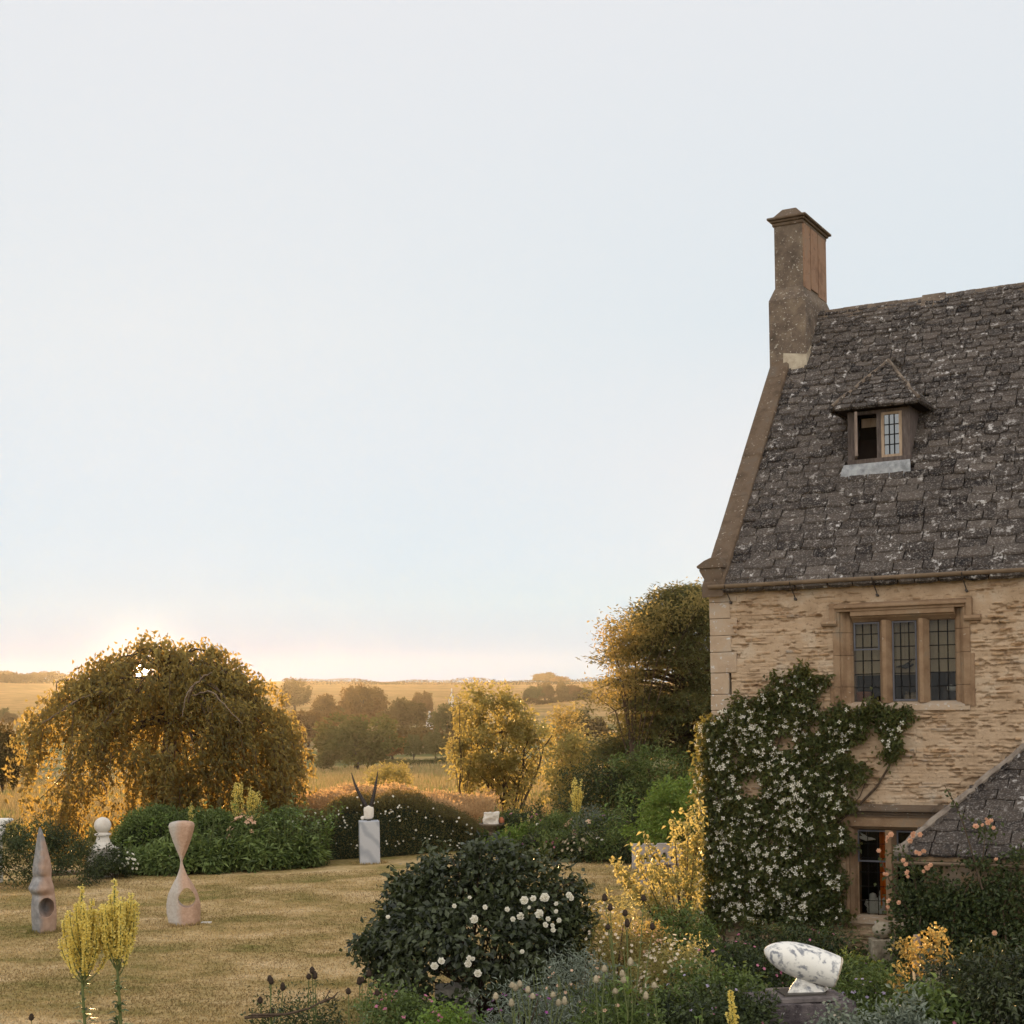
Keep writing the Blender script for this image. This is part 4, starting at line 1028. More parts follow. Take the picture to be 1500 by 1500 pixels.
# ------------------------------------------------------------------ middle distance trees on the right
gY = 48.0
tree('golden_tree', 'bushy young tree with sunlit golden leaves beyond the urn', 'tree', (PX(738, gY), gY, float(terr(0, gY))), 4.75, (1.85, 1.7), (M['golden'], M['bark']), 101, 190, 50, .14, .16, .085, .06, .56, .55, .38, multi=(-.5, .5, .9), nl=24)
mb_ = None
def small_tree(name, label, px, Y, ybase, ytop, wpx, mat, seed, **k):
    z0 = float(terr(PX(px, Y), Y)); ztop = at(px, ytop, Y)[2]; h = ztop - z0; R_ = wpx/2*Y/F
    return tree(name, label, 'tree', (PX(px, Y), Y, z0), h, (R_, R_*.9), (mat, M['bark']), seed, **k)
small_tree('sapling', 'thin sapling with two leafy tufts left of the golden tree', 676, 47, 0, 1013, 34, M['golden'], 131, ncl=14, per=22, clr=.10, L=.12, trunk=.03, cz=.86, nl=8)
small_tree('golden_bush_tree', 'low golden sunlit tree between golden tree and conifer', 850, 44, 0, 1072, 92, M['golden'], 103, ncl=130, per=36, clr=.16, L=.12, Wd=.065, trunk=.06, cz=.55)
small_tree('pale_tree', 'hazy pale tree with upright crown right of the golden tree', 830, 62, 0, 1040, 56, M['ash'], 104, ncl=120, per=34, clr=.2, L=.16, Wd=.08, trunk=.07, cz=.55)
small_tree('pale_bush_tree', 'light leafy low tree in front of the conifer foot', 905, 43, 0, 1065, 66, M['ash'], 105, ncl=80, per=30, clr=.14, L=.11, Wd=.06, trunk=.05, cz=.6)
# conifer: layered flat sprays
def conifer():
    Y0 = 41.0; X0 = PX(1000, Y0); r = np.random.default_rng(8)
    root = thing('conifer', 'tall dark conifer with layered boughs beside the house corner', 'tree', (X0, Y0, 0))
    mb = MB(); tk = MB(); PP, AA, NN_, TT = [], [], [], []
    tk.tube([(X0, Y0, -.1), (X0+.1, Y0, 2.5), (X0-.05, Y0, 5), (X0+.1, Y0, 6.95)], [.26, .2, .13, .04], 9)
    prof_z = np.array([0.8, 1.6, 2.8, 4.0, 5.0, 5.9, 6.5, 7.0]); prof_r = np.array([2.5, 2.7, 2.55, 2.35, 2.1, 1.6, 1.1, .35])
    for i in range(230):
        z = r.uniform(.9, 6.85); a = r.uniform(0, 6.283); R_ = np.interp(z, prof_z, prof_r)*r.uniform(.6, 1.2)
        q = np.linspace(0, 1, 6)[:, None]; dirv = np.array([math.cos(a), math.sin(a), 0])
        B = np.array([X0, Y0, z]) + dirv*R_*q + np.array([0, 0, .35])*np.sin(q*2.4) - np.array([0, 0, .25])*q**2
        tk.tube(B, np.linspace(.05, .01, 6), 5)
        for j in range(9):
            f = r.uniform(.3, 1.02); c = np.array([np.interp(f, q[:, 0], B[:, k]) for k in range(3)])
            k = 42; P = c + r.normal(size=(k, 3))*[.27, .27, .085]
            PP.append(P); AA.append(r.normal(0, .5, (k, 3)) + dirv*.8 + [0, 0, .15]); TT.append(np.clip(r.normal(.5, .18) + r.normal(0, .2, k), 0, 1))
    P = np.concatenate(PP); A = np.concatenate(AA); k = len(P)
    mb.leaves(P, A, r.normal(0, .4, (k, 3)) + [0, 0, 1], .15*r.uniform(.6, 1.2, k), .042, np.concatenate(TT), fold=.1)
    mb.build('crown', M['yew'], root); tk.build('trunk', M['bark'], root, smooth=True)
conifer()
def airy(name, label, pts, Y0, seed, basepx, mat, n=70, clr=.2, L=.11):
    r = np.random.default_rng(seed); X0 = PX(basepx, Y0)
    root = thing(name, label, 'tree', (X0, Y0, 0)); mb = MB(); tk = MB()
    tk.tube([(X0, Y0, -.1), (X0-.1, Y0, 1.6), (X0-.2, Y0, 3.0), (X0-.4, Y0, 4.2)], [.07, .055, .04, .02], 7)
    for px, py, sx, sy, nn in pts:
        c = at(px, py, Y0); tk.tube([(X0-.1, Y0, 1.8), (np.array([X0-.2, Y0, 3.0])+c)/2 + [.1, 0, .1], c], [.026, .018, .006], 5)
        crown(mb, c, (sx*Y0/F, .5, sy*Y0/F), nn, 24, clr, L, L*.5, seed+int(px), .3, .3)
    mb.build('crown', mat, root); tk.build('trunk', M['bark'], root, smooth=True)
airy('ash_tree', 'airy sunlit ash tree leaning left of the dark conifer', [(893, 930, 26, 20, 24), (915, 960, 24, 28, 26), (930, 925, 20, 24, 18), (870, 1018, 20, 10, 10), (960, 915, 22, 26, 22), (920, 1010, 26, 24, 20), (985, 898, 22, 20, 14), (1028, 878, 18, 20, 16), (905, 985, 18, 18, 12)], 39.5, 61, 935, M['ash'])
shrub('laurel_shrub', 'tall mid green shrub at the foot of the conifer', 'shrub', (PX(965, 38), 38, 0), (1.55, 1.0), 2.75, M['green'], 63, 190, 40, .13, .10, .05)
shrub('dark_shrub', 'dark leafy shrub below the conifer on the left', 'shrub', (PX(890, 38.5), 38.5, 0), (1.3, .9), 2.35, M['dark'], 64, 160, 40, .13, .10, .05)
shrub('hydrangea_bush', 'fresh bright green bush behind the carved stone bench', 'shrub', (PX(990, 33.6), 33.6, 0), (.98, .8), 2.05, M['bright'], 65, 190, 34, .09, .10, .055, cz=.4)

# ------------------------------------------------------------------ sculptures and stonework
def loft(mb, rings, m=0, tint=.5):
    R = np.asarray(rings, float); k, n = R.shape[:2]
    i = np.arange(k-1)[:, None]*n; j = np.arange(n)[None]; jn = (j+1) % n
    mb.add(R.reshape(-1, 3), np.stack([i+j, i+jn, i+n+jn, i+n+j], -1).reshape(-1, 4), tint, m)
    mb.add(R[0], [list(range(n))[::-1]], tint, m); mb.add(R[-1], [list(range(n))], tint, m)
def carve(o, cutter):
    md = o.modifiers.new('cut', 'BOOLEAN'); md.operation = 'DIFFERENCE'; md.object = cutter; md.solver = 'EXACT'
    dg = bpy.context.evaluated_depsgraph_get(); me = bpy.data.meshes.new_from_object(o.evaluated_get(dg))
    o.modifiers.clear(); old = o.data; o.data = me; bpy.data.meshes.remove(old)
    cm = cutter.data; bpy.data.objects.remove(cutter); bpy.data.meshes.remove(cm)
def weld(o):
    import bmesh
    b = bmesh.new(); b.from_mesh(o.data); bmesh.ops.remove_doubles(b, verts=b.verts, dist=1e-4); bmesh.ops.recalc_face_normals(b, faces=b.faces); b.to_mesh(o.data); b.free()
def two_tone(name, a, b, scale, nrm, thr=.0):
    # stone: one colour against another along a plane direction, with wandering seam
    m = newmat(name); t = NT(m); v = t.coords()
    return m, t, v
m = newmat('sky_toned_sandstone'); t = NT(m)  # grey left side: bluish skylight tone put into the stone colour
tcn = t.n('ShaderNodeTexCoord'); sp_ = t.n('ShaderNodeSeparateXYZ'); t.l(tcn.outputs['Object'], sp_.inputs[0])
nz = t.noise(3.0, 5, .6, tcn.outputs['Object'])
ma = t.n('ShaderNodeMath', operation='MULTIPLY_ADD'); t.l(nz, ma.inputs[0]); ma.inputs[1].default_value = .30; t.l(sp_.outputs['X'], ma.inputs[2])
f = t.ramp(ma.outputs[0], [(.10, 0.0), (.21, 1.0)])
grey = t.ramp(t.noise(9, 5, .6, t.coords()), [(.35, (.16, .155, .16)), (.65, (.29, .28, .275))])
pink = t.ramp(t.noise(7, 5, .6, t.coords()), [(.35, (.29, .19, .14)), (.65, (.40, .28, .215))])
t.out(t.pbsdf(t.mix(f, grey, pink), .7, .25, t.bump(t.noise(70, 4, .6, t.coords()), .2, .01))); M['sand'] = m
m = newmat('pink_sandstone'); t = NT(m)
tcn = t.n('ShaderNodeTexCoord'); sp_ = t.n('ShaderNodeSeparateXYZ'); t.l(tcn.outputs['Object'], sp_.inputs[0])
ma = t.n('ShaderNodeMath', operation='MULTIPLY_ADD'); t.l(t.noise(2.2, 5, .6, tcn.outputs['Object']), ma.inputs[0]); ma.inputs[1].default_value = .24; t.l(sp_.outputs['X'], ma.inputs[2])
f = t.ramp(ma.outputs[0], [(.02, 0.0), (.14, 1.0)])
g1 = t.ramp(t.noise(26, 6, .7, t.coords()), [(.35, (.36, .32, .285)), (.65, (.47, .43, .395))]); g2 = t.ramp(t.noise(22, 6, .7, t.coords()), [(.35, (.36, .23, .16)), (.65, (.48, .325, .24))])
t.out(t.pbsdf(t.mix(f, g1, g2), .7, .2, t.bump(t.noise(90, 4, .6, t.coords()), .25, .008))); M['pinksand'] = m
M['marble'] = None
m = newmat('veined_marble'); t = NT(m); v = t.coords((1, 1, 1))
w1 = t.n('ShaderNodeTexWave', wave_type='BANDS', bands_direction='DIAGONAL'); w1.inputs['Scale'].default_value = 3.4; w1.inputs['Distortion'].default_value = 14; w1.inputs['Detail'].default_value = 5; w1.inputs['Detail Scale'].default_value = 1.6; t.l(v, w1.inputs['Vector'])
vein = t.mix(1.0, t.ramp(w1.outputs['Fac'], [(.0, 0.0), (.5, .12), (.85, 1.0)]), t.ramp(t.noise(8, 6, .7, v), [(.42, 0.0), (.58, 1.0)]), 'MULTIPLY')
t.out(t.pbsdf(t.mix(vein, (.74, .72, .68), (.22, .23, .26)), .45, .35)); M['marble'] = m
m = newmat('grey_marble'); t = NT(m); v = t.coords()
w1 = t.n('ShaderNodeTexWave', wave_type='BANDS', bands_direction='DIAGONAL'); w1.inputs['Scale'].default_value = 1.0; w1.inputs['Distortion'].default_value = 7; w1.inputs['Detail'].default_value = 5; t.l(v, w1.inputs['Vector'])
t.out(t.pbsdf(t.mix(t.ramp(w1.outputs['Fac'], [(.5, 0.0), (1.0, .6)]), (.43, .44, .47), (.22, .24, .28)), .55, .3)); M['gmarble'] = m
M['roughblock'] = stone_mat('dark_rough_stone', [(.3, (.055, .045, .05)), (.5, (.12, .10, .105)), (.7, (.20, .17, .165))], 9, 1.0, spots=(.45, .42, .42), spot_scale=26, spot_t=.62)
M['slate'] = stone_mat('slate_slab', [(.35, (.11, .095, .095)), (.65, (.22, .19, .185))], 6, .5)
M['steel'] = plain_mat('dark_steel_plate', (.05, .042, .036), .5, .5)
M['brokenend'] = stone_mat('broken_marble', [(.35, (.50, .40, .27)), (.6, (.66, .58, .46))], 12, 1.0)
M['limestone'] = stone_mat('pale_limestone', [(.3, (.52, .46, .40)), (.55, (.66, .62, .56)), (.75, (.56, .54, .50))], 3, .4)
M['carved'] = stone_mat('lilac_stone', [(.35, (.30, .27, .255)), (.65, (.47, .43, .41))], 4, .4)
M['horn'] = plain_mat('dark_horn', (.03, .024, .022), .5, .3)

# pointed sculpture
g = G(62, 1367); sc = 83.3
root_loc = np.array([g[0], g[1], lawnz(g[0], g[1])])
prof = [(1275, 300, 532, 430), (1200, 293, 541, 425), (1100, 288, 546, 420), (1000, 289, 541, 415), (920, 299, 533, 412), (895, 300, 530, 412), (870, 285, 528, 412), (840, 265, 526, 414), (820, 264, 524, 415), (780, 285, 512, 418), (740, 303, 502, 422), (715, 313, 498, 425), (690, 309, 500, 430), (650, 308, 503, 438), (600, 312, 498, 445), (500, 331, 478, 440), (400, 347, 455, 425), (300, 362, 430, 408), (245, 376, 410, 396), (215, 388, 396, 391)]
rings = []; n = 40
pz = np.array([(1275-p[0])/6.818/sc for p in prof]); pl_ = np.array([(p[1]-425)/6.818/sc for p in prof]); pr_ = np.array([(p[2]-425)/6.818/sc for p in prof]); pf = np.array([(p[3]-425)/6.818/sc for p in prof])
for z in np.linspace(0, pz[-1], 110):
    l_, r_, f_ = (np.interp(z, pz, q) for q in (pl_, pr_, pf)); zn = 1275 - z*sc*6.818; dp = (r_-l_)*.55*(1 - .30*math.exp(-((zn-712)/26)**2) + .14*math.exp(-((zn-825)/40)**2) - .20*math.exp(-((zn-893)/24)**2))
    ring = []
    for k in range(n):
        a = 2*math.pi*k/n; ca, sa = math.cos(a), math.sin(a); e = .80
        q = (abs(ca)**(1/e) + abs(sa)**(1/e))**(-e*.92)
        x = ca*q; y = sa*q
        x = (f_ + (x*(r_-f_) if x > 0 else x*(f_-l_)))
        ring.append((root_loc[0] + x, root_loc[1] + .15 + y*dp, root_loc[2] + z - .01))
    rings.append(ring)
mb = MB(); loft(mb, rings); o = mb.build('pointed_sculpture', M['sand'], loc=root_loc, smooth=True); weld(o)
cm = MB(); th_ = np.linspace(0, 2*np.pi, 28, endpoint=False); hz = (1275-1020)/6.818/sc; hx = (478-425)/6.818/sc
cc = [[(root_loc[0] + hx + .115*math.cos(a)*f - .10*(1-f) - .25*s2, root_loc[1] + .15 + y_, root_loc[2] + hz + .175*math.sin(a)*f) for a in th_] for (y_, f, s2) in ((-.5, 1.0, 0), (-.05, .97, .06), (.08, .85, .10), (.16, .4, .12))]
loft(cm, cc); cu_ = cm.build('cutter', M['sand'], loc=root_loc); weld(cu_); carve(o, cu_)
tag(o, 'tall pointed grey and pink stone sculpture with oval recess on the lawn', 'sculpture')
# twisted sculpture with a hole
g = G(266, 1359); root_loc = np.array([g[0], g[1], lawnz(g[0], g[1])]); sc = F/g[1]
prof = [(1345, 275, 572), (1300, 256, 584), (1200, 236, 590), (1100, 234, 590), (1000, 252, 562), (900, 295, 520), (800, 345, 465), (720, 372, 434), (660, 384, 414), (630, 386, 412), (600, 380, 424), (500, 346, 466), (400, 313, 502), (300, 283, 532), (240, 270, 544), (205, 285, 530), (192, 320, 490), (188, 355, 450)]
pz = np.array([(1345-p[0])/7.5/sc for p in prof]); cxs = np.array([((p[1]+p[2])/2-410)/7.5/sc for p in prof]); hw = np.array([(p[2]-p[1])/2/7.5/sc for p in prof])
rings = []; n = 48
for z in np.linspace(0, pz[-1], 120):
    c0_, w = np.interp(z, pz, cxs), np.interp(z, pz, hw); zz_ = (1345-630)/7.5/sc
    tw_ = math.radians(38) + math.radians(95)*(1/(1+math.exp(-(z-zz_)*7)))
    dp = min(.155, w*.62 + .012)
    ring = []; pts = []
    for k in range(n):
        a = 2*math.pi*k/n; ca, sa = math.cos(a), math.sin(a); q = (abs(ca)**1.2 + abs(sa)**1.2)**(-.80)
        pts.append((ca*q, sa*q))
    pts = np.array(pts); Rm = np.array([[math.cos(tw_), -math.sin(tw_)], [math.sin(tw_), math.cos(tw_)]])
    pts = pts @ Rm.T; pts[:, 0] /= np.abs(pts[:, 0]).max(); pts[:, 1] /= np.abs(pts[:, 1]).max()
    rings.append([(root_loc[0] + c0_ + x*w, root_loc[1] + .16 + y*dp, root_loc[2] + z - .01) for x, y in pts])
mb = MB(); loft(mb, rings); o = mb.build('twisted_sculpture', M['pinksand'], loc=root_loc, smooth=True); weld(o)
cm = MB(); hz = (1345-1050)/7.5/sc; hx = (452-410)/7.5/sc
def tear(a): return (.155*math.cos(a)*(1 - .22*max(0, math.sin(a))), .20*math.sin(a) if math.sin(a) > 0 else .155*math.sin(a))
cc = [[(root_loc[0] + hx + tear(a)[0] + sx, root_loc[1] + y_, root_loc[2] + hz + tear(a)[1]) for a in th_] for (y_, sx) in ((-.5, .14), (.16, 0.0), (.8, -.14))]
loft(cm, cc); cu_ = cm.build('cutter', M['sand'], loc=root_loc); weld(cu_); carve(o, cu_)
tag(o, 'twisted pink and grey stone sculpture with a round hole on the lawn', 'sculpture')
g = G(302, 1354); mb = MB(); zl = lawnz(g[0], g[1])
mb.box((g[0]-.09, g[1]-.05, zl-.01), (g[0]+.09, g[1]+.07, zl+.02)); o = mb.build('ground_plaque', M['limestone'], loc=(g[0], g[1], zl)); tag(o, 'small pale plate lying on the grass by the twisted sculpture', 'plate')
# marble plinth with horned head
g = G(540, 1267); px_, py_ = g[0], g[1]; sc = F/py_; hw_ = 15.6/sc; ph = 1.06
mb = MB(); ca = math.cos(.16); sa = math.sin(.16)
def PLX(v): v = np.asarray(v, float); return np.stack([px_ + v[:, 0]*ca - v[:, 1]*sa, py_ + hw_ + v[:, 0]*sa + v[:, 1]*ca, v[:, 2]], -1)
mb.box((-hw_*.94, -hw_*.94, -.03), (hw_*.94, hw_*.94, ph), PLX); o = mb.build('marble_plinth', M['gmarble'], loc=(px_, py_+hw_, 0)); bv = o.modifiers.new('b', 'BEVEL'); bv.width = .012; bv.segments = 2
tag(o, 'square grey marble plinth standing on the lawn edge before the hedge', 'plinth')
t0 = thing('horned_sculpture', 'pale stone head with two long dark horns on the marble plinth', 'sculpture', (px_, py_+hw_, ph))
hb = np.array([px_, py_ + hw_, ph])
mb = MB(); mb.tube([hb, hb + [0, 0, .09]], .012, 6); mb.box((hb[0]-.05, hb[1]-.05, ph), (hb[0]+.05, hb[1]+.05, ph+.012)); mb.build('rod', M['steel'], t0)
mb = MB(); rings = []
for z, w in ((.04, .05), (.05, .095), (.09, .118), (.18, .126), (.27, .128), (.33, .118), (.365, .09), (.378, .04)):
    off = -.015 if z < .07 else 0
    rings.append([(hb[0] + off + w*np.sign(math.cos(a))*abs(math.cos(a))**.7, hb[1] + .07*np.sign(math.sin(a))*abs(math.sin(a))**.7*(w/.126), ph+z) for a in np.linspace(0, 6.283, 24, endpoint=False)])
loft(mb, rings); mb.build('head', M['limestone'], t0, smooth=True)
mb = MB(); mb.lathe([(.01, -.05), (.045, -.02), (.05, .02), (.02, .05)], hb + [-.155, -.02, .07], 10); mb.tube([hb + [-.16, -.02, .07], hb + [-.08, 0, .11]], .035, 8); mb.build('chin', M['limestone'], t0, smooth=True)
for sgn in (-1, 1):
    mb = MB(); k = 60; f = np.linspace(0, 1, k)
    ex, ez_ = (-.36, .84) if sgn < 0 else (.17, .86); b0 = hb + [sgn*.06, 0, .35]
    P = b0 + np.stack([ex*(f**1.12 if sgn < 0 else f) - (.05*np.sin(f*3.1) if sgn < 0 else -.015*np.sin(f*3.1)), .10*f**2, ez_*f], -1)
    R = (.046*(1-f)**.7 + .006)*(1 + .16*(np.sin(f*105) > 0)*(f < .62))
    mb.tube(P, R, 10); mb.build('horn', M['horn'], t0, smooth=True)
# veined torpedo on blocks
Yb = 14.0
def B(px, py, dy=0): return at(px, py, Yb+dy)
c = B(1182, 1478); bt = .905
root = thing('rough_stone_block', 'dark rough hewn stone block standing in the flower bed', 'stone block', (c[0], Yb+.3, 0))
def BX(v): v = np.asarray(v, float); a = .12; return np.stack([c[0] + v[:, 0]*math.cos(a) - v[:, 1]*math.sin(a), Yb + .35 + v[:, 0]*math.sin(a) + v[:, 1]*math.cos(a), v[:, 2]], -1)
import bmesh
def rough(o, amp, sc_=3.0, cuts=12):
    b = bmesh.new(); b.from_mesh(o.data); bmesh.ops.subdivide_edges(b, edges=b.edges, cuts=cuts, use_grid_fill=True); b.normal_update()
    for v_ in b.verts: p = v_.co*sc_; v_.co += v_.normal*amp*(mnoise.noise(p) + .5*mnoise.noise(p*2.7) + .3*mnoise.noise(p*6))
    b.to_mesh(o.data); b.free()
mb = MB(); mb.box((-.49, -.36, -.05), (.45, .36, bt), BX); o = mb.build('block', M['roughblock'], root); rough(o, .022, 4, 22)
mb = MB(); mb.box((-.28, -.30, bt+.005), (.30, .25, bt+.055), BX); o = mb.build('slate_base', M['slate'], loc=(c[0], Yb+.3, bt+.005)); bv = o.modifiers.new('b', 'BEVEL'); bv.width = .008
tag(o, 'grey slate slab lying on the rough stone block', 'slab')
mb = MB(); mb.box((-.42, -.30, bt), (-.31, -.22, bt+.03), BX); o = mb.build('small_stone', M['roughblock'], loc=(c[0]-.4, Yb, bt)); tag(o, 'small flat stone on the left edge of the rough block', 'stone')
root = thing('marble_sculpture', 'white veined marble torpedo resting tilted on a marble foot', 'sculpture', (c[0], Yb+.3, bt+.06))
mb = MB(); mb.box((-.22, -.22, bt+.056), (.20, .10, bt+.075), BX); mb.build('steel_plate', M['steel'], root)
def BV(px, py, dy): return at(px, py, Yb + .30 + dy)
mb = MB(); lo = [BV(1153.5, 1464, -.09), BV(1208, 1467, -.09), BV(1214, 1464, .10), BV(1160, 1461, .10)]; hi = [BV(1168, 1432, -.075), BV(1206, 1446, -.075), BV(1208, 1443, .085), BV(1170, 1430, .085)]
v = np.array(lo + hi); v[:4, 2] = bt + .07
mb.add(v, [[0,3,2,1],[4,5,6,7],[0,1,5,4],[1,2,6,5],[2,3,7,6],[3,0,4,7]]); o = mb.build('foot', M['marble'], root); rough(o, .012, 9, 8)
p0, p1 = BV(1119, 1391, .02), BV(1226, 1424, -.04); ax = p1-p0; Ln = np.linalg.norm(ax); ax /= Ln
mb = MB(); fz = np.concatenate([np.linspace(0, .12, 8)**1.0, np.linspace(.15, .985, 22)])
pr = [(.001, 0)] + [(.178*(1-(1-min(f_/.62, 1))**2.3)**.62*(1 if f_ < .62 else 1-.10*((f_-.62)/.38)**1.5), f_*Ln) for f_ in fz[1:]]
mb.lathe(pr, p0, 36, ax=ax); o = mb.build('body', M['marble'], root, smooth=True)
mb = MB(); rr_ = np.random.default_rng(4); mb.lathe([(.157, Ln*.986), (.150, Ln*1.005), (.12, Ln*1.012), (.08, Ln*.995), (.04, Ln*1.01), (.005, Ln*1.0)], p0, 30, ax=ax); o = mb.build('broken_end', M['brokenend'], root); rough(o, .014, 14, 1)
# ball finial on its pier
Yf = 33.6; c = np.array([PX(151, Yf, 1240), Yf, 0])
root = thing('ball_finial', 'white stone ball finial on a moulded base above the box bush', 'finial', c)
zf = lambda py: at(151, py, Yf)[2]
mb = MB(); mb.box((c[0]-.30, c[1]-.30, -.05), (c[0]+.30, c[1]+.30, zf(1243))); mb.build('pier', M['limestone'], root)
mb = MB(); z0 = zf(1243); mb.lathe([(.30, 0), (.30, .03), (.24, .06), (.17, .16), (.14, .26), (.14, .30), (.19, .32), (.19, .35), (.12, .37), (.10, .40)], (c[0], c[1], z0), 24); mb.build('base', M['limestone'], root, smooth=False)
mb = MB(); zc_ = zf(1209); mb.lathe([(.195*math.sin(a)+.001, -.195*math.cos(a)) for a in np.linspace(0, math.pi, 16)], (c[0], c[1], zc_), 24); mb.build('ball', M['limestone'], root, smooth=True)
# white stone at the left edge
Yw = 33.0; mb = MB(); zt = lambda p: at(5, p, Yw)[2]; x0_ = PX(-10, Yw)
rings = [[(x0_ + w*math.cos(a) + ox, Yw + .16*math.sin(a), z) for a in np.linspace(0, 6.283, 18, endpoint=False)] for z, w, ox in ((0, .20, 0), (zt(1226), .17, .02), (zt(1222), .19, .05), (zt(1214), .20, .08), (zt(1208), .25, .04), (zt(1204), .36, .05), (zt(1201), .40, .08), (zt(1199), .36, .08))]
loft(mb, rings); o = mb.build('white_sculpture', M['whitepaint'], loc=(x0_, Yw, 0), smooth=True); tag(o, 'white stone sculpture cut by the left edge above the dark shrub', 'sculpture')
# stone bowl with carved block
g = at(721, 1236, 37.3); c = np.array([g[0], 37.3, 0]); zz_ = lambda p: at(721, p, 37.3)[2]
root = thing('stone_urn', 'wide shallow stone bowl on a stem at the border corner', 'urn', c)
mb = MB(); zr = zz_(1206); mb.lathe([(.20, 0), (.20, .06), (.10, .1), (.085, zr-.22), (.14, zr-.17), (.24, zr-.10), (.33, zr-.03), (.335, zr), (.29, zr), (.2, zr-.06), (.02, zr-.09)], c, 26); mb.build('bowl', M['chim'], root, smooth=False)
mb = MB(); z0 = zr-.04; mb.box((c[0]-.20, c[1]-.14, z0), (c[0]+.18, c[1]+.14, z0+.33)); o = mb.build('carved_block', M['limestone'], loc=(c[0], c[1], z0)); rough(o, .04, 5, 10); tag(o, 'pale folded stone block resting in the stone bowl', 'stone block')
mb = MB(); mb.lathe([(.02, 0), (.07, .03), (.08, .09), (.05, .15), (.01, .17)], (c[0]+.25, c[1], z0+.03), 12); o = mb.build('terracotta_ball', M['terra'], loc=(c[0]+.25, c[1], z0)); tag(o, 'small terracotta ball beside the pale block in the bowl', 'ornament')
# carved bench with arched holes
Yq = 31.0; root = thing('carved_bench', 'pale stone bench with pierced back half hidden by golden leaves', 'bench', (PX(960, Yq), Yq, 0))
bz0, bz1 = at(955, 1273, Yq)[2], at(955, 1236, Yq)[2]; xa, xb = PX(926, Yq, 1240), PX(1000, Yq, 1240)
mb = MB(); mb.box((xa, Yq, bz0), (xb, Yq+.13, bz1)); bk_ = mb.build('backrest', M['carved'], root)
cm = MB()
for i in range(4):
    xc = PX(946 + 13.5*i, Yq, 1255); rx_, rz_ = .068, .12; zc_ = at(950, 1257, Yq)[2]
    loft(cm, [[(xc + rx_*math.cos(a)*s_c + dx, Yq + y_, zc_ + rz_*math.sin(a)*s_c*(1.0 if math.sin(a) > 0 else .8)) for a in th_] for y_, s_c, dx in ((-.1, 1.15, .02), (.06, .9, 0), (.3, 1.0, -.03))])
for i in range(4):
    xc = PX(939 + 21*i, Yq, 1240); loft(cm, [[(xc + .05*math.cos(a), Yq + y_, bz1 + .01 + .06*math.sin(a)) for a in th_] for y_ in (-.1, .3)])
cu_ = cm.build('cutter', M['carved'], root); weld(bk_); weld(cu_); carve(bk_, cu_)
mb = MB(); mb.box((xa+.05, Yq-.42, .40), (xb-.05, Yq-.002, .47)); mb.build('seat', M['carved'], root)
for x in (xa+.12, xb-.30): mb = MB(); mb.box((x, Yq-.38, -.03), (x+.16, Yq-.05, .398)); mb.build('leg', M['carved'], root)
# loose stones
g = at(1292, 1362, 20.6); mb = MB(); r0 = .13
mb.lathe([(r0*math.sin(a)*1.1+.001, -r0*.9*math.cos(a)) for a in np.linspace(0, math.pi, 12)], (g[0], 20.6, g[2]), 18); o = mb.build('round_stone', M['mortar'], loc=g, smooth=True); rough(o, .02, 4, 1); tag(o, 'rounded pale stone below the lower window behind the ferns', 'stone')
g = at(1293, 1400, 20.55); mb = MB(); mb.box((g[0]-.16, 20.4, -.05), (g[0]+.16, 20.75, at(1292, 1375, 20.6)[2])); o = mb.build('stone_post', M['mortar'], loc=(g[0], 20.55, 0)); rough(o, .03, 4, 8); tag(o, 'short mossy stone pier carrying the rounded stone', 'pier')
g = at(1357, 1420, 15.2); mb = MB(); mb.box((g[0]-.12, 15.2, -.05), (g[0]+.16, 15.3, at(1357, 1408, 15.2)[2])); o = mb.build('stone_slab', M['mortar'], loc=(g[0], 15.2, 0)); rough(o, .012, 5, 8); tag(o, 'pale upright stone slab behind the golden roses', 'stone slab')
g = at(1348, 1400, 15.25); mb = MB(); mb.box((g[0]-.028, 15.32, -.05), (g[0]+.028, 15.40, at(1348, 1371, 15.3)[2])); o = mb.build('wooden_post', M['oldwood'], loc=(g[0], 15.3, 0)); tag(o, 'narrow grey wooden post between the golden roses', 'post')
g = at(665, 1472, 16.9); mb = MB(); mb.box((g[0]-.22, 16.9, -.03), (g[0]+.24, 17.3, .52)); o = mb.build('white_stone', M['limestone'], loc=(g[0], 16.9, 0)); rough(o, .05, 4, 10); tag(o, 'white boulder showing under the rose bush', 'boulder')
g = G(106, 1282); mb = MB(); mb.box((g[0]-.75, g[1]-.1, -.05), (g[0]+.65, g[1]+.5, .075)); o = mb.build('stone_step', M['coping'], loc=(g[0], g[1], 0)); rough(o, .01, 4, 10); tag(o, 'low stone step at the far left edge of the lawn', 'step')

# tufts added for contact shade round the feet of the lawn sculptures
rg = np.random.default_rng(88); mb = MB(); P = []
for (px, py, rr_, n_) in ((62, 1367, .24, 420), (266, 1359, .24, 420), (540, 1267, .36, 420)):
    g = G(px, py); a = rg.uniform(0, 6.283, n_); q = rr_*(1 + np.abs(rg.normal(0, .16, n_)))
    P.append(np.stack([g[0] + q*np.cos(a), g[1] + .15 + q*.8*np.sin(a), lawnz(g[0], g[1]) + 0*a], -1))
blades(mb, np.concatenate(P), .075, .014, .6, 89); tag(mb.build('contact_tufts', M['sward']), kind='stuff')

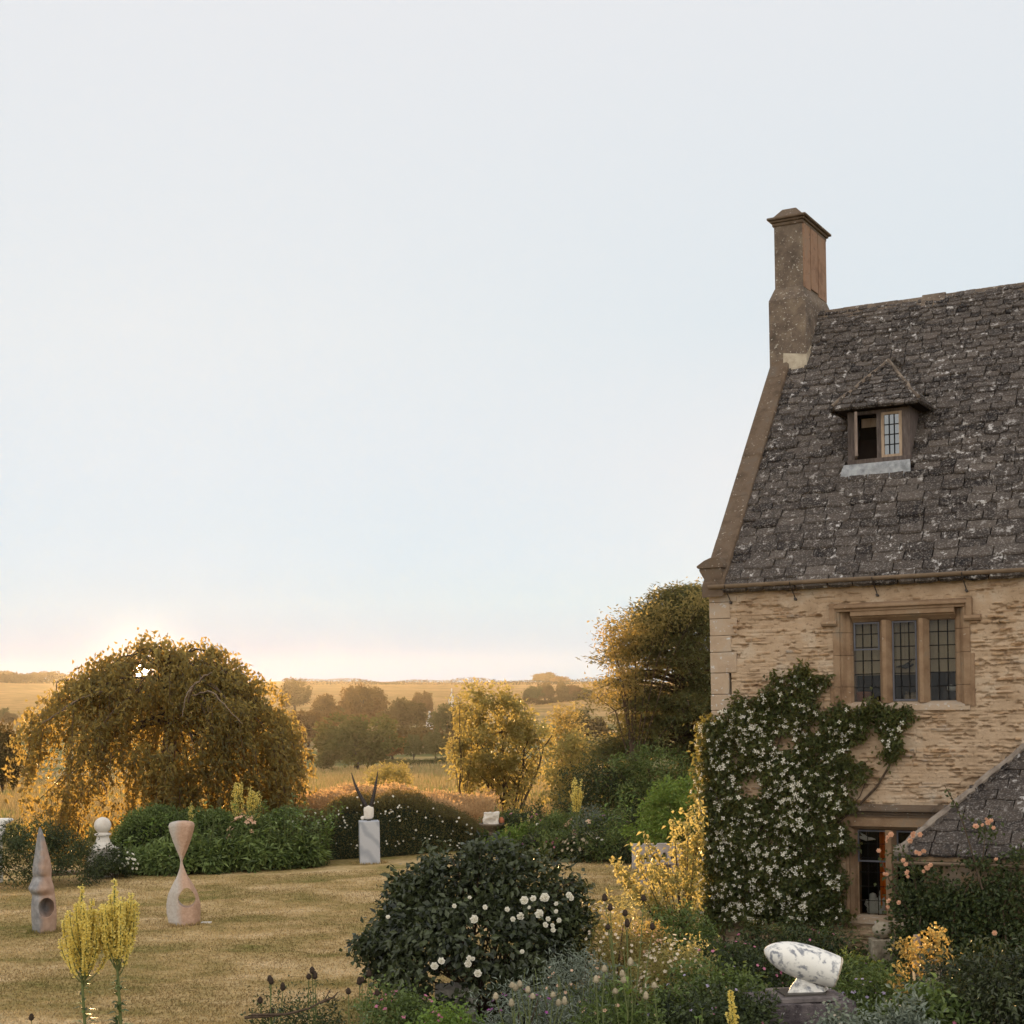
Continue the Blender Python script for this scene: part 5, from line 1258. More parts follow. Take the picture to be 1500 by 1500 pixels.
# ------------------------------------------------------------------ hedges and the far border
def hedge(name, label, cat, pts, seed, mat, L=.06, Wd=.032, n=15000, flowers=None, thick=.7):
    # pts: (px, Y, top py) along the hedge; foliage fills the body from ground to a rounded top
    r = np.random.default_rng(seed); P_ = np.array([[PX(a, y, c), y, at(a, c, y)[2]] for a, y, c in pts])
    root = thing(name, label, cat, (P_[:, 0].mean(), P_[:, 1].mean(), 0)); mb = MB()
    f = r.uniform(0, len(P_)-1.001, n); k = f.astype(int); g = (f-k)[:, None]; Q = P_[k]*(1-g) + P_[k+1]*g
    a = r.uniform(0, math.pi, n); rr = r.uniform(.80, 1.03, n) + .05*np.sin(Q[:, 0]*4) + .04*np.sin(Q[:, 0]*9+a*3)
    y = Q[:, 1] - np.cos(a)*thick*rr; z = np.where(np.sin(a) > .55, Q[:, 2]*(.62 + .38*np.sin(a)**.8)*np.clip(rr, 0, 1.05), Q[:, 2]*r.uniform(.0, .9, n))
    P = np.stack([Q[:, 0] + r.normal(0, .04, n), y, z], -1) + r.normal(0, .035, (n, 3)); P = P[P[:, 2] > 0.01]; n = len(P)
    out_ = np.stack([np.zeros(n), np.sign(P[:, 1]-P_[:, 1].mean())*.5, np.full(n, .5)], -1)
    cl = np.sin(P[:, 0]*3.1+P[:, 2]*4)*.12
    mb.leaves(P, r.normal(0, .7, (n, 3)) + out_*.5, r.normal(0, .6, (n, 3)) + out_, L*r.uniform(.6, 1.3, n), Wd*r.uniform(.7, 1.2, n), np.clip(r.normal(.5, .2, n) + cl, 0, 1))
    mb.build('foliage', mat, root)
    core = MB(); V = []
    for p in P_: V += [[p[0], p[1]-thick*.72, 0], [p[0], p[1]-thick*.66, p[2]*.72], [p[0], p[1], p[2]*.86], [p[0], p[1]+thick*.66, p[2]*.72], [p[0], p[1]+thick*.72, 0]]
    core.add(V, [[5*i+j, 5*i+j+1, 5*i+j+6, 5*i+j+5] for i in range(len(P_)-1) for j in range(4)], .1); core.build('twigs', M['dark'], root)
    if flowers:
        fm, nf, fr = flowers; f = r.uniform(0, len(P_)-1.001, nf); k = f.astype(int); g = (f-k)[:, None]; Q = P_[k]*(1-g) + P_[k+1]*g
        C = np.stack([Q[:, 0], Q[:, 1]-thick*1.02, Q[:, 2]*r.beta(2, 1.6, nf)], -1); fl = MB()
        petals(fl, C, r.normal(0, .3, (nf, 3)) + [0, -1, .4], fr*r.uniform(.6, 1.3, nf), 5, seed=seed); o = fl.build('blossom', fm, root)
        if nf > 100: o['kind'] = 'stuff'
    return root
hedge('clipped_hedge', 'domed clipped hedge with small white roses behind the marble plinth', 'hedge',
      [(425, 36.5, 1196), (475, 36.8, 1182), (520, 37.2, 1166), (560, 37.5, 1160), (600, 37.9, 1163), (640, 38.2, 1175), (675, 38.4, 1192), (705, 38.6, 1216)], 201, M['hedge'], n=30000, flowers=(M['white'], 99, .030))
hedge('border_hedge', 'leafy rough hedge behind the twisted sculpture under the weeping tree', 'hedge',
      [(165, 34.8, 1228), (200, 35.2, 1190), (250, 35.6, 1182), (300, 35.9, 1190), (350, 36.2, 1196), (400, 36.5, 1192), (440, 36.7, 1186)], 202, M['green'], n=20000, L=.085, Wd=.042)
shrub('juniper_shrub', 'spreading dark shrub at the left edge behind the pointed sculpture', 'shrub', tuple(G(28, 1306)*[1, 1, 0] + [0, .9, 0]), (1.55, .9), 1.45, M['dark'], 203, 230, 44, .10, .085, .03, cz=.3)
shrub('box_bush', 'small dark box bush under the ball finial', 'shrub', tuple(G(160, 1290)*[1, 1, 0] + [0, .35, 0]), (.46, .42), .80, M['dark'], 204, 110, 40, .06, .05, .028, cz=.3)
shrub('phlox_clump', 'low clump of small white flowers in front of the box bush', 'flower clump', tuple(G(178, 1288)*[1, 1, 0] + [0, .15, 0]), (.34, .25), .62, M['green'], 205, 40, 30, .06, .06, .03, flowers=(M['white'], 60, .04), stems=0)
pl = [(195, 34.4, 1.0), (225, 34.2, .85), (255, 34.3, 1.15), (285, 34.3, 1.25), (310, 34.4, 1.1), (335, 34.5, 1.2), (362, 34.6, .9), (390, 34.8, 1.25), (412, 34.9, 1.35), (436, 35.1, 1.45), (458, 35.4, 1.35), (300, 34.9, 1.5), (348, 35.2, 1.5), (425, 35.6, 1.6), (205, 34.8, 1.3), (240, 34.9, 1.5), (275, 35.2, 1.55), (380, 35.3, 1.6), (468, 35.8, 1.5)]
for i, (px, Y_, h) in enumerate(pl):
    herb('border_plant', 'leafy green upright stems crowding the border under the weeping tree', 'plant', (PX(px, Y_, 1260), Y_, 0), 11, h, .38, .26, .055, M['green'] if i % 3 else M['bright'], 300+i, group='upright green plants in the left border', nleaf=18)
for i, (px, Y_) in enumerate([(210, 34.0), (262, 33.9), (300, 34.1), (350, 34.3), (405, 34.7), (445, 35.0), (238, 34.0), (325, 34.2), (378, 34.5), (425, 34.9)]):
    shrub('edging_plant', 'low broad-leaved plant spilling from the left border onto the lawn', 'plant', (PX(px, Y_, 1275), Y_, 0), (.42, .35), .62, M['green'] if i % 2 else M['strap'], 330+i, 40, 22, .08, .20, .06, group='low plants edging the left border', stems=0, flowers=(M['cream'], 9, .045) if i % 3 == 0 else None)
mullein('pale yellow branched mullein in the left border, left one of two', (PX(347, 35.2, 1200), 35.2, 0), at(347, 1147, 35.2)[2], 401, 22, .20, .75, z0f=.60, fs=.035, dens=.6)
mullein('pale yellow branched mullein in the left border, right one of two', (PX(370, 35.3, 1200), 35.3, 0), at(371, 1152, 35.3)[2], 402, 26, .24, .75, z0f=.60, fs=.035, dens=.6)
mullein('single yellow mullein spire rising just behind the twisted sculpture', (PX(281, 34.9, 1200), 34.9, 0), at(281, 1176, 34.9)[2], 403, 6, .10, .5, z0f=.66, fs=.035, dens=.5)
mullein('tall yellow mullein in the right border before the conifer', (PX(846, 35.0, 1200), 35.0, 0), at(845, 1143, 35.0)[2], 404, 24, .17, .85, z0f=.62, fs=.034, dens=.7)
herb('lance_plant', 'tall fresh green plant with long upright leaves in the right border', 'plant', (PX(912, 35.2, 1200), 35.2, 0), 7, 1.95, .30, .36, .065, M['bright'], 405, nleaf=22, lean=.1)
shrub('peach_rose', 'peach flowered rose bush between the two border mulleins', 'rose bush', (PX(358, 34.9, 1210), 34.9, 0), (.42, .3), 1.35, M['green'], 406, 40, 26, .09, .07, .035, flowers=(M['apricot'], 26, .085), stems=5)
rb = [(716, 38.2, 1225, .75, 'dark'), (745, 38.0, 1188, .75, 'green'), (772, 37.6, 1180, .7, 'dark'), (800, 37.2, 1196, .8, 'green'), (760, 36.8, 1214, .6, 'bright'), (835, 36.6, 1190, .8, 'green'), (868, 36.4, 1188, .75, 'silver'), (900, 36.2, 1196, .85, 'green'), (938, 36.0, 1192, .8, 'dark'), (790, 36.0, 1226, .6, 'dark'), (824, 35.6, 1222, .65, 'green'), (862, 35.2, 1220, .7, 'dark'), (898, 34.9, 1222, .7, 'green'), (930, 34.6, 1226, .6, 'dark'), (745, 37.2, 1224, .5, 'bright')]
for i, (px, Y_, h) in enumerate([(188, 34.0, .9), (232, 33.9, .75), (268, 34.0, .8), (292, 34.0, 1.0), (318, 34.1, .9), (345, 34.2, .8), (372, 34.4, 1.0), (398, 34.5, 1.1), (420, 34.7, 1.15), (448, 35.0, 1.1), (460, 35.1, 1.2), (310, 35.6, 1.75), (330, 35.4, 1.6), (392, 35.6, 1.7), (440, 35.8, 1.75)]):
    herb('strap_plant', 'fresh green upright plant with long strap leaves in the left border', 'plant', (PX(px, Y_, 1260), Y_, 0), 6, h, .22, .34, .075, M['strap'], 360+i, group='strap leaved plants in the left border', nleaf=12, lean=.15)
lab = ['rounded dark bush tucked behind the stone bowl', 'dark green bush just right of the stone bowl', 'dense dark bush below the golden tree', 'mid green bush with white flowers in the right border', 'pale lime-green bush by the stone bowl', 'green bush right behind the tall border mullein', 'silvery green bush beside the tall border mullein', 'green bush with crimson flowers below the lance plant', 'dark bush beneath the conifer boughs', 'low dark bush with plum flowers at the lawn edge', 'low green bush at the foot of the tall border mullein', 'low dark bush with brown seedheads at the lawn edge', 'low green bush with white flowers left of the bench', 'small dark bush just left of the carved bench', 'lime-green lady mantle clump at the border corner']
fls = {2: (M['pink'], 14, .06), 3: (M['white'], 12, .06), 6: (M['apricot'], 8, .11), 7: (M['purple'], 10, .06), 9: (M['purple'], 26, .045), 11: (M['teaselpale'], 40, .05), 12: (M['white'], 8, .055), 10: (M['pink'], 10, .05), 14: (M['yellow'], 60, .035)}
for i, (px, Y_, yt, w, mt) in enumerate(rb):
    shrub('border_bush', lab[i], 'bush', (PX(px, Y_, yt), Y_, 0), (w, w*.8), at(px, yt, Y_)[2]*1.02, M[mt], 420+i, 90, 34, .09, .085, .042, flowers=fls.get(i), cz=.35, stems=4)
for i, px in enumerate((762, 783, 775, 742)):
    mullein('straw coloured finished mullein stalk in the right border, ' + ['thinnest', 'tallest', 'second tallest', 'nearest the stone bowl'][i], (PX(px, 36.9, 1200), 36.9, 0), at(px, (1198, 1186, 1192, 1206)[i], 36.9)[2], 450+i, 2, .05, .4, z0f=.55, fs=.03, dens=.35)
# blades added behind the hedge, coloured as its orange sunlit top
r = np.random.default_rng(77); mb = MB(); P = []
for i in range(9000):
    px = r.uniform(430, 720); Y_ = r.uniform(39.2, 43.5); P.append((PX(px, Y_), Y_, 0))
P = np.array(P); hmax = 1.22 + .16*np.sin(P[:, 0]*1.1) + .12*np.sin(P[:, 0]*4.3 + P[:, 1]*2)
blades(mb, P, hmax, .022, .3, 78)
k = 14000; i_ = r.integers(0, len(P), k); Q = P[i_] + np.stack([r.normal(0, .12, k), r.normal(0, .12, k), hmax[i_]*r.uniform(.7, 1.08, k)], -1)
mb.leaves(Q, r.normal(0, .7, (k, 3)) + [0, 0, .6], r.normal(size=(k, 3)), .12*r.uniform(.5, 1.2, k), .05, r.random(k)); o = mb.build('hedge_glow_grass', M['hedge_glow']); tag(o, kind='stuff')
mb = MB(); P = []
for i in range(44000):
    px = r.uniform(-30, 900); Y_ = 44 + 230*r.random()**1.9; x = PX(px, Y_); P.append((x, Y_))
P = np.array(P); z = terr(P[:, 0], P[:, 1]); n1 = np.sin(P[:, 0]*.35)*np.sin(P[:, 1]*.23+1) + .4*np.sin(P[:, 0]*1.1 + P[:, 1]*.5)
g_ = n1 > -.35; P3 = np.stack([P[:, 0], P[:, 1], z-.03], -1)
sz_ = np.clip(P[:, 1]/80, .8, 2.4)
blades(mb, P3[g_], .75*sz_[g_]**.5, .07*sz_[g_], .5, 79, m=0); blades(mb, P3[~g_], .6*sz_[~g_]**.5, .08*sz_[~g_], .5, 80, m=1)
tag(mb.build('meadow_grass', [M['straw'], M['meadowgreen']]), kind='stuff')
shrub('sunlit_bush', 'small golden bush in the meadow behind the horned sculpture', 'bush', (PX(566, 56), 56, float(terr(PX(566, 56), 56))), (.95, .8), at(566, 1116, 56)[2] - float(terr(PX(566, 56), 56)), M['golden'], 81, 90, 34, .12, .13, .06)

# ------------------------------------------------------------------ valley trees, hedgerows, farmhouses
def hit(px, py):
    r_ = ray(px, py); t = np.linspace(46, 1900, 20000); z = EYE + r_[2]*t; g = terr(r_[0]*t, t); k = np.argmax(z < g)
    return np.array([r_[0]*t[k], t[k], g[k]])
def far_proto(kind, seed):
    # unit tree: height 1, radius .5, its own trunk and limbs
    root = thing('valley_tree', 'x', 'tree', (0, -200 - seed, -300)); loc = np.array(root['_org'][:])
    mb = MB(); rr = {'oak': (.52, .52), 'tall': (.34, .34), 'willow': (.5, .5)}[kind]; cz = {'oak': .55, 'tall': .55, 'willow': .62}[kind]
    pos = crown(mb, loc + [0, 0, cz], (rr[0], rr[1], 1-cz), 170, 40, .050, .075, .05, seed, .34, .35, dome=-.75, down=.1)
    mb.build('crown', M[{501: 'fargreen', 502: 'far', 503: 'farwarm', 504: 'farwarm', 505: 'far', 506: 'farpale'}[seed]], root)
    mb = MB(); limbs(mb, loc, loc + [0, 0, .75], pos, .035, seed, 12, sides=5); mb.build('trunk', M['bark'], root)
    return root
protos = {'oak': [far_proto('oak', 501), far_proto('oak', 502), far_proto('oak', 503)], 'tall': [far_proto('tall', 504), far_proto('tall', 505)], 'willow': [far_proto('willow', 506)]}
FT = [(522, 1131, 116, 73, 'oak', 0, 'broad dark oak in the meadow behind the horned sculpture'),
      (432, 1043, 44, 42, 'oak', 1, 'orange hazed tree on the hillside right of the weeping tree top'),
      (533, 1070, 64, 60, 'oak', 2, 'tall round valley tree above the broad meadow oak'),
      (478, 1074, 40, 46, 'tall', 0, 'hazy upright valley tree left of the tall round one'),
      (508, 1062, 34, 30, 'oak', 0, 'small hazy tree tucked left of the tall round valley tree'),
      (594, 1072, 62, 42, 'oak', 1, 'wide valley tree left of the farmhouse'),
      (620, 1048, 29, 31, 'oak', 2, 'small dark tree standing above the farmhouse'),
      (452, 1094, 54, 48, 'oak', 2, 'rusty brown tree at the right side of the weeping tree'),
      (485, 1118, 44, 40, 'oak', 1, 'low tree against the left side of the broad meadow oak'),
      (575, 1112, 40, 36, 'oak', 2, 'low dark tree against the right side of the broad meadow oak'),
      (655, 1078, 46, 42, 'oak', 0, 'dark tree right of the farmhouse'),
      (678, 1062, 34, 28, 'oak', 1, 'dark tree partly behind the golden tree'),
      (606, 1115, 26, 34, 'willow', 0, 'left one of two round pollard willows in the meadow'),
      (638, 1115, 30, 38, 'willow', 0, 'right one of two round pollard willows in the meadow'),
      (780, 1030, 26, 22, 'oak', 0, 'leftmost tree of the hillside copse right of the golden tree'),
      (798, 1028, 30, 24, 'oak', 1, 'broadest tree of the hillside copse'),
      (824, 1024, 16, 22, 'tall', 1, 'slim tree in the hillside copse'),
      (840, 1023, 24, 18, 'oak', 2, 'rounded tree right in the hillside copse'),
      (856, 1021, 22, 12, 'oak', 0, 'lowest tree at the right end of the hillside copse'),
      (800, 1001, 36, 14, 'oak', 1, 'orange tree clump alone on the skyline'),
      (818, 1001, 30, 9, 'oak', 2, 'low tree trailing right of the skyline clump'),
      (4, 1168, 60, 92, 'oak', 1, 'large brown tree cut by the left edge behind the weeping tree'),
      (3, 1060, 22, 20, 'oak', 0, 'small hazy tree at the left edge on the orange hillside'),
      (15, 1062, 20, 16, 'oak', 1, 'second small hazy tree on the orange hillside at left'),
      (846, 1078, 40, 34, 'oak', 0, 'green tree in the valley right of the golden tree'),
      (872, 1086, 40, 30, 'oak', 1, 'round green bushy tree before the conifer')]
for px, yb, w, h, kind, i, lb in FT:
    p = hit(px, yb); sx = w*p[1]/F; sz = h*p[1]/F*1.06; pr_ = protos[kind][i]
    div = {'oak': 1.04, 'tall': .70, 'willow': 1.0}[kind]
    dup(pr_, p - [0, 0, .02*sz], (px*7.3) % 6.28, (sx/div, sx/div, sz), lb)
for L_ in protos.values():
    for pr_ in L_:
        for ch in list(pr_.children): bpy.data.objects.remove(ch)
        bpy.data.objects.remove(pr_)
def hedgerow(label, pts, hpx, seed, mat, depth=.6):
    r = np.random.default_rng(seed); mb = MB(); P = np.array([hit(a, b) for a, b in pts])
    seg = np.linalg.norm(np.diff(P, axis=0), axis=1); n = int(min(14000, 3500 + 26*sum(seg/np.clip(P[:-1, 1]/300, .6, 9))))
    cum = np.concatenate([[0], np.cumsum(seg)]); u = r.uniform(0, cum[-1], n); Q = np.stack([np.interp(u, cum, P[:, i]) for i in range(3)], -1)
    d = Q[:, 1]; hh = hpx*d/F*(1 + .3*np.sin(u/np.mean(d)*60) + .25*np.sin(u/np.mean(d)*143+1)) ; Q[:, 2] += hh*r.random(n)**.7; Q[:, :2] += r.normal(0, 1, (n, 2))*(hpx*d/F*.35)[:, None]
    sz = hpx*d/F*.28
    mb.leaves(Q, r.normal(0, 1, (n, 3)), r.normal(0, .6, (n, 3)) + [0, -.3, .7], sz*r.uniform(.6, 1.3, n), sz*.65, r.random(n)); o = mb.build('hedgerow', mat, loc=P.mean(0)); return tag(o, label, 'hedgerow')
hedgerow('dark hedgerow crossing the valley behind the pollard willows', [(560, 1092), (600, 1090), (640, 1094), (668, 1098)], 20, 601, M['far'])
hedgerow('thin hedgerow along the skyline of the far hill', [(415, 1003), (480, 1003), (560, 1003), (640, 1003), (720, 1003), (800, 1003), (885, 1003)], 7, 602, M['farhedge'])
hedgerow('skyline trees along the hill at the far left', [(0, 1000), (30, 1001), (60, 1001), (100, 1001)], 12, 603, M['farhedge'])
hedgerow('hedgerow running along the copse on the right hillside', [(700, 1036), (745, 1034), (790, 1032), (860, 1024), (890, 1022)], 8, 604, M['far'])
hedgerow('low hedge line at the back of the meadow', [(560, 1122), (600, 1121), (690, 1118)], 7, 605, M['farpale'])
M['render_'] = plain_mat('pale_render', (.62, .60, .57), .9, .1, .08)
M['slateroof'] = plain_mat('grey_slate_roof', (.16, .15, .16), .8, .2)
for px, yb, w, h, lb in ((629, 1068, 20, 22, 'pale farmhouse with a steep gable among the valley trees'), (668, 1056, 18, 24, 'pale farmhouse half behind the golden tree'), (500, 1066, 22, 12, 'low pale barn among the hazy valley trees')):
    p = hit(px, yb); s_ = p[1]/F; hw, hh = w*s_/2, h*s_; root = thing('farmhouse', lb, 'farmhouse', p)
    mb = MB(); x, y, z = p; mb.prism([(x-hw*.5, z-.5), (x+hw*.5, z-.5), (x+hw*.5, z+hh*.5), (x, z+hh*.95), (x-hw*.5, z+hh*.5)], y, y+hw*2, 'd', None)
    mb.prism([(y+.2, z-.5), (y+hw*1.4, z-.5), (y+hw*1.4, z+hh*.42), (y+.2, z+hh*.42)], x+hw*.5+.01, x+hw*1.5, 's', None); mb.build('wall', M['render_'], root)
    mb = MB(); mb.prism([(x-hw*.58, z+hh*.46), (x-hw*.5, z+hh*.505), (x, z+hh*.96), (x+hw*.5, z+hh*.505), (x+hw*.58, z+hh*.46), (x+hw*.58, z+hh*.5), (x, z+hh*1.02), (x-hw*.58, z+hh*.5)], y-.2, y+hw*2.1, 'd', None)
    mb.prism([(y, z+hh*.425), (y+hw*.8, z+hh*.72), (y+hw*1.6, z+hh*.425)], x+hw*.61, x+hw*1.55, 's', None); rf = mb.build('roof', M['slateroof'], root)
    mb = MB(); mb.box((x-.35, y+hw-.3, z+hh*.9), (x+.35, y+hw+.3, z+hh*1.2)); mb.build('chimney', M['render_'], rf)
    for wx in (-.2, .2):
        mb = MB(); mb.box((x+hw*wx-.35, y-.06, z+hh*.2), (x+hw*wx+.35, y-.01, z+hh*.34)); mb.build('window', M['black'], root)

# ------------------------------------------------------------------ clematis on the wall
def clematis():
    r = np.random.default_rng(900)
    root = thing('clematis', 'large flowering climber with white stars covering the house corner', 'climber', HV(1.0, -.15, 0))
    poly = [(1045, 1352), (1036, 1200), (1036, 1062), (1050, 1042), (1090, 1020), (1128, 1014), (1138, 988), (1168, 976), (1205, 986), (1202, 1010), (1188, 1032), (1215, 1042), (1245, 1032), (1280, 1030), (1318, 1030), (1332, 1050), (1322, 1085), (1308, 1112), (1290, 1106), (1280, 1072), (1266, 1066), (1256, 1086), (1240, 1110), (1268, 1116), (1274, 1130), (1250, 1150), (1236, 1140), (1244, 1170), (1230, 1200), (1214, 1196), (1244, 1212), (1242, 1250), (1230, 1270), (1243, 1320), (1236, 1352)]
    pw = [Wl(a, b, -.16) for a, b in poly]
    lf, tn, nn, wd = [], [], [], []
    Q = np.stack([r.uniform(-.15, 3.2, 60000), r.uniform(.3, 4.5, 60000)], -1)
    # clumpy outline: jitter the test point
    jit = np.stack([.09*np.sin(Q[:, 1]*11 + Q[:, 0]*5) + r.normal(0, .05, len(Q)), .09*np.sin(Q[:, 0]*12) + r.normal(0, .05, len(Q))], -1)
    Q = Q[in_poly(Q + jit, pw)]
    holes = [Wl(*p, -.1) + (rr,) for p, rr in (((1148, 1085), .14), ((1103, 1152), .17), ((1262, 1098), .13), ((1195, 1062), .08), ((1080, 1110), .07))]
    dmin = np.min([np.hypot((Q[:, 0]-a)*.8, Q[:, 1]-b)/c for a, b, c in holes], 0); Q = Q[dmin + r.normal(0, .25, len(Q)) > 1]
    den = .5 + .5*np.sin(Q[:, 0]*6.3 + 2*np.sin(Q[:, 1]*3.1))*np.sin(Q[:, 1]*7.1 + 1.7*np.sin(Q[:, 0]*2.3)); Q = Q[r.random(len(Q)) < .45 + .55*den]
    den = .5 + .5*np.sin(Q[:, 0]*6.3 + 2*np.sin(Q[:, 1]*3.1))*np.sin(Q[:, 1]*7.1 + 1.7*np.sin(Q[:, 0]*2.3))
    thick = (.10 + .17*den)*np.clip(1.15 - Q[:, 1]*.10, .6, 1.1)
    d = -thick*r.random(len(Q))**.55 - .01
    P = HVA(np.stack([Q[:, 0], d, Q[:, 1]], -1))
    # growth wrapped round the corner onto the gable side
    k = 8200; z = r.uniform(.25, 3.55, k); sd = -np.abs(r.normal(0, .12, k)) - .02; P2 = HVA(np.stack([sd, r.uniform(-.22, .7, k), z], -1))
    P = np.concatenate([P, P2]); k = len(P)
    mb = MB(); mb.leaves(P, r.normal(0, .6, (k, 3)) + NRM*.5 + [0, 0, -.35], r.normal(0, .55, (k, 3)) + NRM*.8 + [0, 0, .3], .085*r.uniform(.6, 1.25, k), .046*r.uniform(.7, 1.2, k), np.clip(r.normal(.5, .25, k), 0, 1))
    mb.build('foliage', M['clem'], root)
    mb = MB()
    def stem(pts, r0):
        p = np.array([HV(*Wl(a, b, dd), 0)[:0] if False else HV(Wl(a, b, dd)[0], dd, Wl(a, b, dd)[1]) for a, b, dd in pts]); mb.tube(p, np.linspace(r0, r0*.6, len(p)), 6)
    stem([(1150, 1420, -.1), (1180, 1300, -.06), (1225, 1205, -.05), (1258, 1178, -.04), (1285, 1150, -.04), (1303, 1120, -.04), (1310, 1090, -.05), (1318, 1050, -.06)], .022)
    stem([(1100, 1420, -.1), (1110, 1250, -.05), (1140, 1090, -.05), (1160, 1010, -.05)], .02)
    stem([(1060, 1420, -.1), (1070, 1200, -.05), (1090, 1060, -.05)], .02)
    stem([(1225, 1205, -.05), (1260, 1165, -.05), (1272, 1135, -.05)], .01); stem([(1240, 1090, -.05), (1262, 1060, -.05), (1290, 1040, -.05)], .012)
    mb.build('stem', M['bark'], root)
    # blossoms: clustered, outermost
    n = 900; cc = Q[r.integers(0, len(Q), 190)]; C2 = cc[r.integers(0, 190, n)] + r.normal(0, .10, (n, 2)); C2 = C2[in_poly(C2, pw)]
    C2 = C2[np.min([np.hypot(C2[:, 0]-a, C2[:, 1]-b)/c for a, b, c in holes], 0) > 1]
    den = .5 + .5*np.sin(C2[:, 0]*6.3 + 2*np.sin(C2[:, 1]*3.1))*np.sin(C2[:, 1]*7.1 + 1.7*np.sin(C2[:, 0]*2.3))
    dd = -(.10 + .17*den)*np.clip(1.15 - C2[:, 1]*.10, .6, 1.1) - .02
    P = HVA(np.stack([C2[:, 0], dd, C2[:, 1]], -1)); nr = r.normal(0, .35, (len(P), 3)) + NRM + [0, 0, .35]
    pm = MB(); petals(pm, [[0, 0, 0]], np.array([[0, 0, 1.]]), .045, 4, seed=1, wid=.62)
    proto = pm.build('blossom', M['white'], root); proto.data.transform(Matrix.Translation(Vector(root['_org'][:]))); first = True
    for i in range(100):
        o = proto if i == 0 else proto.copy()
        if i: S.collection.objects.link(o); o.parent = root
        o.location = Vector(P[i] - np.array(root['_org'][:])); o.rotation_euler = Vector(nr[i]).to_track_quat('Z', 'Y').to_euler(); s_ = r.uniform(.7, 1.1); o.scale = (s_, s_, s_)
    mb = MB(); petals(mb, P[100:], nr[100:], .036*r.uniform(.6, 1.3, len(P)-100), 4, seed=2, wid=.62)
    k = 420; z = r.uniform(.3, 3.55, k); P3 = HVA(np.stack([-np.abs(r.normal(0, .09, k)) - .10, r.uniform(-.25, .5, k), z], -1)); petals(mb, P3, r.normal(0, .4, (k, 3)) - U, .045, 4, seed=3, wid=.62)
    o = mb.build('blossom_mass', M['white'], root); o['kind'] = 'stuff'
clematis()
def cast_front(px, py, c, rad):
    # point on the near side of an ellipsoid seen at this place
    r_ = ray(px, py); o_ = np.array([0, 0, EYE]) - c; a = (r_/rad) @ (r_/rad); b = 2*(r_/rad) @ (o_/rad); cc = (o_/rad) @ (o_/rad) - 1
    q = b*b - 4*a*cc; t = (-b - math.sqrt(max(q, 0)))/(2*a) if q > 0 else c[1]; return np.array([0, 0, EYE]) + r_*t

# ------------------------------------------------------------------ white rose bush in the middle foreground
def rose_bush():
    r = np.random.default_rng(910); Y0 = 17.4; c = np.array([PX(697, Y0, 1370), Y0, 1.10])
    root = thing('white_rose_bush', 'large rounded dark bush with white roses in the middle foreground', 'rose bush', (c[0], Y0, 0))
    rad = np.array([1.25, 1.12, .98]); mb = MB()
    pos = crown(mb, c, rad, 420, 40, (.10, .10, .085), .095, .062, 911, .22, .62, dome=-.72, outw=.6, down=.45, tvar=.2, fold=.12)
    for a, b, n in ((545, 1385, 40), (560, 1420, 30), (530, 1390, 12), (850, 1350, 30), (700, 1246, 20), (735, 1244, 14), (845, 1300, 16), (600, 1300, 24)):
        p = at(a, b, Y0-.2); k = n*9; mb.leaves(p + r.normal(0, .085, (k, 3)), r.normal(0, .8, (k, 3)) + [0, -.2, -.1], r.normal(0, .5, (k, 3)) + [0, -.3, .8], .09*r.uniform(.6, 1.2, k), .058, np.clip(r.normal(.5, .25, k), 0, 1), fold=.12)
    mb.build('foliage', M['rose'], root)
    mb = MB()
    for i in range(34):
        b = np.array([c[0] + r.normal(.15, .16), Y0 + r.normal(0, .16), -.05]); q = pos[r.integers(len(pos))]; mb.tube([b, b*.55 + q*.45 + r.normal(0, .06, 3) + [0, 0, .12], q], [.022, .014, .005], 6)
    for px, py in ((528, 1385), (705, 1243), (660, 1250), (845, 1290), (545, 1372)):
        q = at(px, py, Y0-.3); mb.tube([c, (c+q)/2 + [0, 0, .12], q], [.014, .010, .004], 5); k = 7
    mb.build('stem', M['bark'], root)
    pts = [(775, 372, 1.3), (810, 365, 1), (855, 360, 1.4), (765, 433, 1.2), (752, 437, .9), (835, 425, 1.4), (580, 447, 1.3), (620, 400, .8), (707, 408, .8), (912, 450, .8), (885, 470, .7), (868, 445, .8), (857, 468, .9), (423, 632, 1.2), (450, 612, 1.1), (560, 600, .9), (555, 622, 1.1), (575, 603, .7), (593, 660, 1.2), (767, 573, .7), (500, 395, .7), (560, 362, .6), (950, 350, 1), (960, 362, .9), (900, 385, .7), (730, 445, .8), (888, 488, .8), (240, 440, .7), (845, 365, .8), (900, 415, .7), (795, 400, .6)]
    pm = MB()
    for kk, (rr_, hh) in enumerate(((.055, .2), (.042, .7), (.028, 1.6))):
        n_ = 6 - kk
        for i in range(n_):
            a = 6.283*i/n_ + kk*.5; A = np.array([[math.cos(a), math.sin(a), hh]]); pm.leaves([[0, 0, .004*kk]], A, np.array([[-math.cos(a)*hh, -math.sin(a)*hh, 1]]), rr_, rr_*1.05, .6, fold=-.18, droop=-.25, wide=.62)
    proto = pm.build('rose', M['white'], root); proto.data.transform(Matrix.Translation(Vector(root['_org'][:])))
    for i, (x, y, s_) in enumerate(pts):
        p = cast_front(480 + x/2.679, 1180 + y/2.679, c, rad*1.2); o = proto if i == 0 else proto.copy()
        if i: S.collection.objects.link(o); o.parent = root
        o.location = Vector(p - np.array(root['_org'][:])); nv = np.array([r.normal(0, .35), -1, .5 + r.normal(0, .3)]); o.rotation_euler = Vector(nv).to_track_quat('Z', 'Y').to_euler(); o.scale = (s_*.78,)*3
rose_bush()

